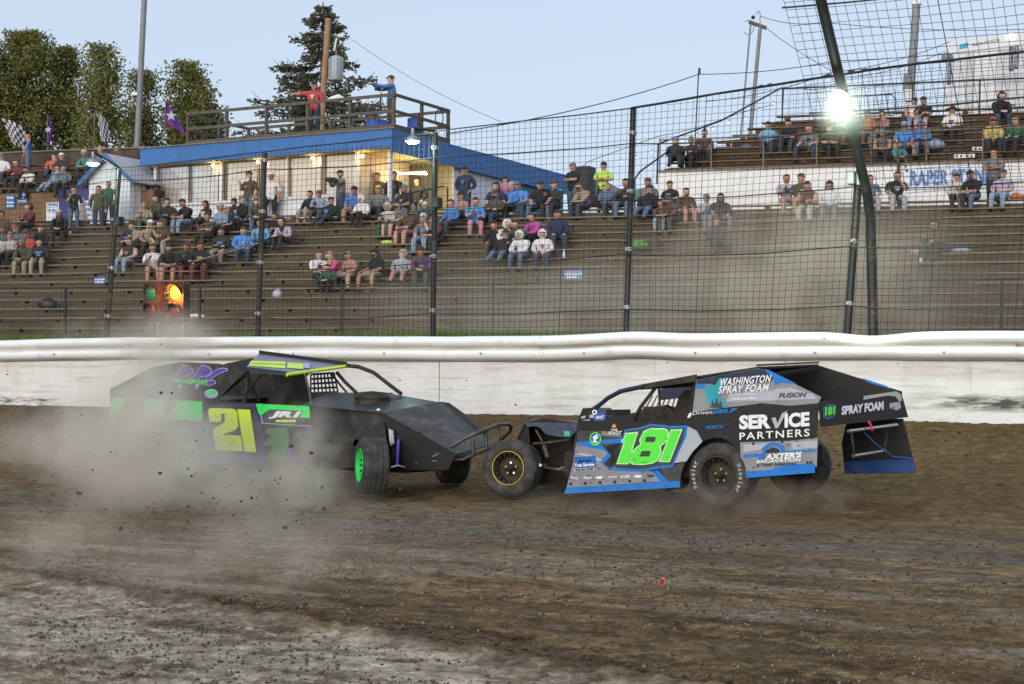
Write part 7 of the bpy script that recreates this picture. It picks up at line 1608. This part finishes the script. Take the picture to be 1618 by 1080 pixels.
# raised stand
a_(1068, 218, UR, 'back', 'dark', 'dark', c_('blue'), 'person in blue cap and dark jacket at the end of the raised stand', extras=(ex_bib('green', .05, .07),))
a_(1092, 218, UR, 'hold', 'dark', 'black', c_('brown'), 'person in brown cap next to the blue cap on the raised stand')
a_(1112, 206, UR, 'knees', 'brown', 'dark', [('bun', 'hair'), ('mask', 'sky')], 'curly-haired person in brown jacket with pale blue face mask', bulk=1.16)
a_(1214, 194, UR, 'knees', 'sky', 'darkdenim', c_('dark'), 'person in bright blue jacket near the crossarm pole')
a_(1247, 190, UR, 'lean', 'black', 'darkdenim', h_('hair'), 'man in black t-shirt next to the bright blue jacket on the raised stand', sleeves=SH)
a_(1281, 196, UR, 'wide', 'grey', 'darkdenim', ('short', 'auburn'), 'short-haired man in grey shirt on the raised stand', sleeves=SH, bulk=1.16)
a_(1308, 202, UR, 'cross', 'olive', 'dark', h_('blond'), 'fair-haired person in olive top below the floodlight', sleeves=SH)
a_(1352, 172, UR, 'knees', 'olive', 'brown', ('short', 'hair'), 'person in dark olive top just behind the leaning post')
a_(1374, 177, UR, 'knees', 'orange', 'brown', c_('dark'), 'person in rust orange shirt and dark cap beyond the leaning post', bulk=1.16, yaw=-.6)
a_(1397, 176, UR, 'knees', 'rose', 'grey', h_('hair'), 'man in dusty rose t-shirt looking aside beyond the leaning post', sleeves=SH, yaw=-.8)
a_(1396, 205, UR, 'lean', 'grey', 'dark', c_('teal'), 'person in grey vest with teal-lit cap', sleeves=NO)  # teal light on the cap painted as its cloth colour
a_(1429, 193, UR, 'wide', 'brightblue', 'rose', [('cap', 'sky'), ('short', 'blond')], 'person in bright blue t-shirt and sky blue visor', sleeves=SH, shorts=True)
a_(1445, 156, UR, 'knees', 'white', 'lightdenim', [('cap', 'dark'), ('short', 'auburn')], 'woman in white tank top and pale jeans on the highest rows', sleeves=NO)
a_(1460, 154, UR, 'hold', 'black', 'rose', c_('black'), 'man in black t-shirt and shorts next to the white tank top', sleeves=SH, shorts=True, bulk=1.16)
a_(1456, 191, UR, 'cross', 'blue', 'grey', [('hood', 'blue'), ('glasses', 'black')], 'person in blue hooded jacket and black sunglasses')
a_(1505, 168, UR, 'knees', 'white', 'dark', ('sunhat', 'dark'), 'person in white t-shirt with purple print and broad dark hat', sleeves=SH, extras=(ex_bib('magenta', .08, .05),))
a_(1581, 145, UR, 'lean', 'black', 'darkdenim', [('hood', 'black'), ('beard', 'hairgrey')], 'grey-bearded man in black hoodie on the highest row before the trailer', bulk=1.16)
a_(1570, 184, UR, 'lean', 'yellow', 'dark', c_('red'), 'person in pale yellow shirt and red hat on the raised stand', sleeves=SH, bulk=1.16)
a_(1606, 182, UR, 'knees', 'green', 'dark', h_('auburn'), 'person in dark green shirt near the picture edge on the raised stand')
a_(1419, 236, UR, 'lean', 'teal', 'brown', h_('auburn'), 'child in teal shirt just above the board wall', sc=.8)
a_(1416, 254, L, 'face', 'black', 'lightgrey', h_('auburn'), 'person in black t-shirt with white print before the blue lettering', sleeves=SH, extras=(ex_bib('white', .07, .05),))
a_(1571, 238, 'wk', 'st_cross', 'grey', 'dark', ('short', 'hair'), 'man in grey polo shirt standing with crossed arms at the end of the lettering', sleeves=SH, q=.5, bulk=1.16)
a_(1541, 268, L, 'lean', 'black', 'denim', c_('dark'), 'person in black printed t-shirt and jeans in front of the lettering', sleeves=SH, extras=(ex_bib('maroon', .08, .06),))
a_(1585, 268, L, 'knees', 'lavender', 'lightdenim', c_('green'), 'person in lavender t-shirt and green cap below the grey polo', sleeves=SH, bulk=1.16)
a_(1513, 276, L, 'knees', 'cream', 'dark', [('cap', 'brown'), ('glasses', 'black')], 'person in cream sweatshirt and sunglasses in front of the lettering', bulk=1.16)
a_(1243, 265, L, 'hold', 'lavender', 'rose', h_('blond'), 'fair-haired person in lavender printed t-shirt against the white boards', sleeves=SH, shorts=True, extras=(ex_bib('navy', .08, .06),))
a_(1266, 263, L, 'cross', 'brown', 'khaki', c_('brown'), 'person in dark brown shirt and brown cap against the white boards')
a_(1278, 285, L, 'hold', 'brown', 'cream', [h_('hair'), ('glasses', 'black')], 'person in brown vest and sunglasses faded by dust', sleeves=NO)
a_(1309, 285, L, 'knees', 'white', 'grey', [('long', 'hair'), ('glasses', 'black')], 'woman with long dark hair, sunglasses and white shirt')
a_(1376, 278, L, 'knees', 'denim', 'lightgrey', h_('auburn'), 'person in blue-grey t-shirt right behind the leaning post'.replace(' right', ''), sleeves=SH)
a_(1480, 346, L, 'hold', 'brown', 'dark', l_('hair'), 'dark-haired person in brown hooded coat sitting alone low on the stand', bulk=1.16)
for (px, py, kd, pose, shirt, legs, head, label, k) in P:
    k = dict(k); yaw = YW+k.pop('yaw', prnd.uniform(-.5, .5)); q = k.pop('q', .9); sc = k.pop('sc', None)
    if isinstance(kd, tuple):
        r_ = find_seat(px, py, kd)
        if r_ is None: print('NOSEAT', label); continue
        d, loc = r_; s = sc or max(.98, min(1.12, 1.05+d/1.3))
    else:
        if kd == 'stUL': d, loc = find_stand(px, py, ULSP)
        elif kd == 'wk': d, loc = find_stand(px, py, [(QT+q+.4, ZT)]+([(Q0+TR*(NLOW-2)+.45, Z0+RISE*(NLOW-2))] if q < .45 else []))
        elif kd in ('porch', 'porch2'):
            h = hitp(px, py, B(0, 1.0 if kd == 'porch' else 2.6, 0), NW); loc = Vector((h.x, h.y, ZF)); d = h.z-ZF-1.7
        s = sc or max(.95, min(1.1, 1.02+d/1.7))
    person(loc, yaw, pose, shirt, legs, head, label, scale=s, **k)
# the two on the roof deck
h = hitp(497, 138, B(0, .8, 0), NW); h.z = ZR+.23
person(h, -.45+.2, 'st_point', 'red', 'darkdenim', [('short', 'hair'), ('cap', 'dark')], 'man in red t-shirt pointing with one arm, on the roof deck', sleeves=SH, bulk=1.25, scale=1.12, extras=(ex_bib('white', .06, .06),), group='people on the roof deck')
h = hitp(619, 135, B(0, .75, 0), NW); h.z = ZR+.23
op = person(h, math.radians(-75), 'st_op', 'blue', 'brown', [('cap', 'olive'), ('muffs', 'black')], 'camera operator in blue hooded jacket and cap on the roof deck', bulk=1.16, scale=1.08, group='people on the roof deck')
def videocam(nm, lab, c, d, s=1.0):
    r_ = thing(nm, lab, 'camera', c); d = Vector(d).normalized(); x = d.cross(ZV).normalized()
    mb = MB(); mb.box(c, d*.13*s, x*.045*s, ZV*.055*s); mb.box(c+ZV*.075*s, d*.1*s, x*.012*s, ZV*.01*s); mb.box(c+ZV*.06*s+d*.08*s, d*.012, x*.012, ZV*.02*s); build('body', mb, M_BLACK, r_)
    mb = MB(); mb.lathe(c+d*.12*s, d, [(.035*s, 0), (.04*s, .05*s), (.048*s, .1*s), (.04*s, .1*s), (.0001, .07*s)], 14); build('lens', mb, M_STEEL, r_); return r_
cpos = at(602, 141, h.y-.05); videocam('video_camera', 'small video camera with pale screen on the tripod', cpos, (-1, -.25, -.05)); 
mb = MB(); mb.box(cpos+V3(.1, -.06, .08), V3(.1, .01, .06), V3(0, .004, 0), V3(-.03, 0, .05)); tag(build('camera_screen', mb, mat('pale_yellow_plastic', (.5, .6, .3), .5), origin=cpos+V3(.1, 0, .1)), 'pale yellow screen held open above the tripod camera', 'screen')
tr_ = thing('tripod', 'tall black tripod under the roof video camera', 'tripod', Vector((cpos.x, cpos.y, ZR+.08)))
for a in (0, 2.1, 4.2):
    mb = MB(); mb.tube([cpos-ZV*.25, Vector((cpos.x+.5*math.cos(a+.4), cpos.y+.5*math.sin(a+.4), ZR+.08))], [.016, .012], 6); build('leg', mb, M_STEEL, tr_)
mb = MB(); mb.tube([cpos-ZV*.08, cpos-ZV*.6], .015, 6); mb.tube([cpos-ZV*.12, cpos+V3(.3, .1, -.3)], .008, 5); build('column', mb, M_STEEL, tr_)
# umbrella-like white cloth between the two
w0 = at(530, 155, h.y+.6); mb = MB(); mb.add([w0+V3(-.45, 0, -.12), w0+V3(-.1, -.1, .05), w0+V3(.12, 0, .14), w0+V3(.35, -.05, -.02), w0+V3(.1, -.2, -.1)], [(0, 1, 4), (1, 2, 4), (2, 3, 4)]); 
o = build('cloth_cover', mb, M_WHITE, origin=w0); s_ = o.modifiers.new('t', 'SOLIDIFY'); s_.thickness = .02; tag(o, 'white folded cover lying on the deck rail beside the man in red', 'cover')
h = find_stand(524, 295, [(QT+.9, ZT)])[1]; cpos = at(526, 285, h.y-.6); videocam('video_camera', 'video camera with its light held by the man in grey jacket', cpos, (-1, -.5, 0), 1.3)
# bags and litter on the benches
def onrow(px, py, kinds=('low',), dz=0):
    best = None
    for (kind, q, z, p0, p1) in rows:
        if kind not in kinds: continue
        h_2 = hitp(px, py, S(0, q+.14, 0), NS); d = h_2.z-(z+.15)
        if d > -.05 and (best is None or d < best[0]): best = (d, S(h_2.dot(US), q+.14, z+.15))
    return best[1]
for (px, py, lab, cat, nm, rx, ry, rz, m) in [
    (438, 462, 'crumpled white and blue bag on the bench near the lower group', 'bag', 'bag', .16, .12, .18, mat('pale_bag', (.45, .5, .6), .6, 0, .3, 8)),
    (312, 495, 'white cloth lying on a low bench beside the amber traffic light', 'cloth', 'cloth', .28, .12, .07, M_WHITE),
    (76, 478, 'dark grey box-like bag on the low bench near the fence', 'bag', 'bag', .3, .14, .22, M_STEEL),
    (1012, 384, 'green blanket bundle on the bench beyond the dark post', 'blanket', 'blanket', .34, .16, .14, mat('green_blanket', (.1, .28, .08), .8, 0, .3, 8)),
    (1035, 382, 'brown bag with a loop strap beside the green blanket', 'bag', 'bag', .2, .14, .2, cm('brown')),
    (1518, 388, 'pale blue rag on the bench beyond the lone sitter', 'rag', 'rag', .26, .1, .1, cm('lightdenim')),
    (612, 375, 'bright yellow green bag by the feet of the bearded man', 'bag', 'bag', .2, .12, .07, cm('hivis')),
    (1478, 231, 'grey blue jacket heaped on the raised bench', 'jacket', 'jacket', .32, .2, .2, cm('lightdenim')),
    (1180, 232, 'small blue bag on the raised bench', 'bag', 'bag', .2, .12, .1, cm('denim')),
    (1380, 320, 'small green bag by the blue-grey t-shirt', 'bag', 'bag', .14, .1, .1, cm('green')),
    (1606, 310, 'orange bag at the picture edge beside the lavender t-shirt', 'bag', 'bag', .24, .12, .13, cm('orange')),
    (488, 463, 'small green ball by the feet of the woman with a bun', 'ball', 'ball', .07, .07, .07, cm('green'))]:
    c = onrow(px, py, ('ur',) if cat == 'jacket' or px == 1180 else ('low',)); lump(nm, lab, cat, c+ZV*rz*.55, rx, ry, rz, m, int(px))
M_PETW = mat('pale_bottle', (.5, .6, .65), .3)
def bottle(px, py, lab):
    c = onrow(px, py); r_ = thing('bottle', lab, 'bottle', c); mb = MB(); mb.lathe(c, ZV, [(.0001, 0), (.04, .0), (.042, .02), (.042, .16), (.02, .2), (.018, .23)], 12); build('body', mb, M_PETW, r_); mb = MB(); mb.lathe(c+ZV*.23, ZV, [(.02, 0), (.02, .03), (.0001, .03)], 10); build('cap', mb, M_WHITE, r_)
bottle(891, 408, 'pale plastic bottle on the bench above the blue sign'); bottle(231, 412, 'pale blue bottle beside the white t-shirt above the traffic light')
def cup(px, py, lab, kinds=('low',)):
    c = onrow(px, py, kinds); mb = MB(); mb.lathe(c, ZV, [(.0001, 0), (.035, 0), (.045, .13), (.042, .13), (.033, .01), (.0001, .008)], 12); tag(build('cup', mb, M_WHITE, origin=c), lab, 'cup')
cup(111, 367, 'white cup on the bench beside the woman in the cream cap'); cup(833, 330, 'white cup beside the big man in bright blue'); cup(1455, 413, 'small white cup low on the stand below the lone sitter')
mb = MB(); c = onrow(1447, 402); mb.box(c+ZV*.05, US*.14, NS*.08, ZV*.055); tag(build('food_box', mb, cm('pink'), origin=c), 'pale pink box on the bench next to the lone sitter', 'box')
for i, (px, py) in enumerate([(1545, 228), (1532, 238), (1516, 246), (1500, 254), (1536, 254), (1590, 206)]):
    c = onrow(px, py, ('ur',)); r_ = thing('seat_marker', ['white marker card highest on the raised benches', 'white marker card second below the highest one', 'white marker card in the middle of the raised bench cards', 'white marker card lowest and nearest the blue sheet', 'white marker card lowest and nearest the grey polo', 'small white card beside the yellow shirt'][i], 'card', c, 'white cards on the raised benches')
    mb = MB(); mb.box(c-NS*.16-ZV*.06, US*.17, NS*.006, ZV*.06); build('card', mb, M_WHITE, r_); mb = MB()
    for u in (-.08, .06): mb.box(c-NS*.168-ZV*.06+US*u, US*.04, NS*.003, ZV*.03)
    build('print', mb, M_STEEL, r_)
# drivers in the cars
def driver(car, a, t, z, yaw, lab):
    o = person(car.w(a, t, z), yaw, 'hold', 'black', 'black', ('helmet', 'dark'), lab, scale=.8, bulk=1.0, group='race drivers')
driver(ca_, .33, -.62, .5, math.atan2(fA.x, -fA.y), 'helmeted driver in black inside the blue and black race car')
driver(cb_, .55, -.95, .5, math.atan2(fB.x, -fB.y), 'helmeted driver in black inside the dusty grey race car')
# ================================================================== DUST IN THE AIR, AND AN ADDED FLOODLIGHT HALO
def dustmat(name, dens, scale, lo, hi, col=(.86, .80, .70), center=(0, 0, 0), rad=(1, 1, 1), aniso=.1):
    m = bpy.data.materials.new(name); m.use_nodes = True; nt = m.node_tree; N = nt.nodes; L = nt.links
    N.remove(N['Principled BSDF']); pv = N.new('ShaderNodeVolumePrincipled'); L.new(pv.outputs[0], N['Material Output'].inputs['Volume'])
    pv.inputs['Color'].default_value = col+(1,); pv.inputs['Anisotropy'].default_value = aniso; pv.inputs['Density Attribute'].default_value = ''
    tc = N.new('ShaderNodeTexCoord')
    def vm(op, a, b):
        x = N.new('ShaderNodeVectorMath'); x.operation = op
        for i, q in enumerate((a, b)):
            if q is None: continue
            if isinstance(q, (tuple, list)): x.inputs[i].default_value = q
            else: L.new(q, x.inputs[i])
        return x
    v = vm('DIVIDE', tc.outputs['Object'], tuple(rad)).outputs[0]
    ln = vm('LENGTH', v, None).outputs['Value']
    nz = N.new('ShaderNodeTexNoise'); nz.inputs['Scale'].default_value = scale; nz.inputs['Detail'].default_value = 4; nz.inputs['Roughness'].default_value = .6; L.new(tc.outputs['Object'], nz.inputs[0])
    def ma(op, a, b):
        x = N.new('ShaderNodeMath'); x.operation = op; x.use_clamp = False
        for i, q in enumerate((a, b)):
            if isinstance(q, (int, float)): x.inputs[i].default_value = q
            else: L.new(q, x.inputs[i])
        return x.outputs[0]
    fall = N.new('ShaderNodeMapRange'); fall.interpolation_type = 'SMOOTHSTEP'; fall.inputs[1].default_value = .98; fall.inputs[2].default_value = .15; fall.inputs[3].default_value = 0; fall.inputs[4].default_value = 1; L.new(ln, fall.inputs[0])
    r = N.new('ShaderNodeMapRange'); r.inputs[1].default_value = lo; r.inputs[2].default_value = hi; r.inputs[3].default_value = .03; r.inputs[4].default_value = 1; L.new(nz.outputs['Fac'], r.inputs[0])
    d = ma('MULTIPLY', ma('MULTIPLY', fall.outputs[0], r.outputs[0]), dens); L.new(d, pv.inputs['Density']); return m
def cloud(c, rad, dens, scale=1.2, lo=.35, hi=.65, col=(.86, .80, .70), rz=0):
    mb = MB(); mb.ball((0, 0, 0), rad[0], rad[1], rad[2], 24)
    o = build('dust_or_halo_cloud', mb, dustmat('dust', dens, scale, lo, hi, col, rad=rad), kind='stuff'); o.location = c; o.rotation_euler = (0, 0, rz); return o
GREYD = (.94, .89, .81)
WARMD = (.90, .84, .74)
cloud(at(215, 700, 18.6), (1.4, 1.0, 1.0), 2.7, 1.6, .38, .6, GREYD)
cloud(at(260, 745, 18.0), (1.6, .8, .7), 1.9, 1.8, .4, .6, GREYD)
cloud(at(400, 765, 17.8), (1.3, .6, .42), 1.9, 1.9, .41, .62, GREYD)
cloud(at(478, 720, 18.2), (.6, .5, .95), 2.8, 2.1, .41, .62, WARMD)
cloud(at(330, 690, 19.0), (1.5, .4, .6), .8, 2.2, .4, .62, GREYD)
cloud(at(225, 610, 19.4), (1.0, .7, .85), 1.8, 2.2, .4, .62, WARMD)
cloud(at(265, 550, 20.6), (.8, .7, .7), 2.4, 2.2, .4, .62, WARMD)
cloud(at(250, 660, 18.2), (.5, .4, .95), 2.2, 2.6, .42, .6, GREYD)
cloud(at(205, 640, 18.8), (.45, .4, 1.0), 1.9, 2.6, .42, .6, WARMD)
cloud(at(110, 690, 19.5), (1.4, 1.2, .65), 1.3, 1.6, .41, .65, GREYD)
cloud(at(235, 530, 25.2), (2.0, .8, .5), .8, 1.8, .4, .62, WARMD)
cloud(at(450, 800, 13.5), (1.0, .6, .45), .9, 2.2, .45, .64, WARMD)
cloud(at(330, 880, 11.5), (2.3, 1.2, .4), .7, 2.0, .45, .64, WARMD)
cloud(at(110, 830, 13), (.8, .6, .4), 1.4, 2.2, .45, .64, (.88, .78, .6))
pm = fp(1165)
cloud(W(pm, QW+3.2, 3.25), (3.5, 2.9, 2.0), .62, .95, .4, .6, (.94, .86, .68), rz=-AW)
cloud(W(fp(1480), QW+3.4, 2.6), (4.0, 2.8, 1.5), .05, .8, .37, .6, (.9, .84, .7), rz=-AW)
cloud(W(fp(760), QW+3.2, 2.7), (6.0, 2.8, 1.5), .25, .7, .37, .62, (.9, .84, .7), rz=-AW)
cloud(at(1010, 800, 17.6), (2.0, .9, .35), .4, 2.0, .42, .62, WARMD); cloud(at(1215, 790, 17.4), (1.2, .8, .35), 1.3, 2.0, .42, .62, (.75, .62, .47))
cloud(fc+V3(.05, -.25, -.1), (.6, .55, .6), .09, 1.0, .1, .5, (.9, .95, .9))  # haze ball added around the floodlight to give it a halo
# clods of dirt thrown up into the air
rnd = random.Random(8); mb = MB()
for i in range(130):
    px = rnd.gauss(330, 190); py = rnd.gauss(760, 75); Yv = rnd.uniform(14, 18.5) if rnd.random() < .75 else rnd.uniform(9, 13)
    if py < 570 or py > 950: continue
    c = at(px, py, Yv)
    if c.z < gz(c.x, c.y)+.02: continue
    icos(mb, c, .004+.014*rnd.random()**3, rnd, 1)
for i in range(40): c = at(rnd.uniform(0, 1600), rnd.uniform(530, 620), rnd.uniform(18, 22)); icos(mb, c, .004+.007*rnd.random(), rnd, 1)
build('flying_dirt_clods', mb, M_CLOD, kind='stuff')
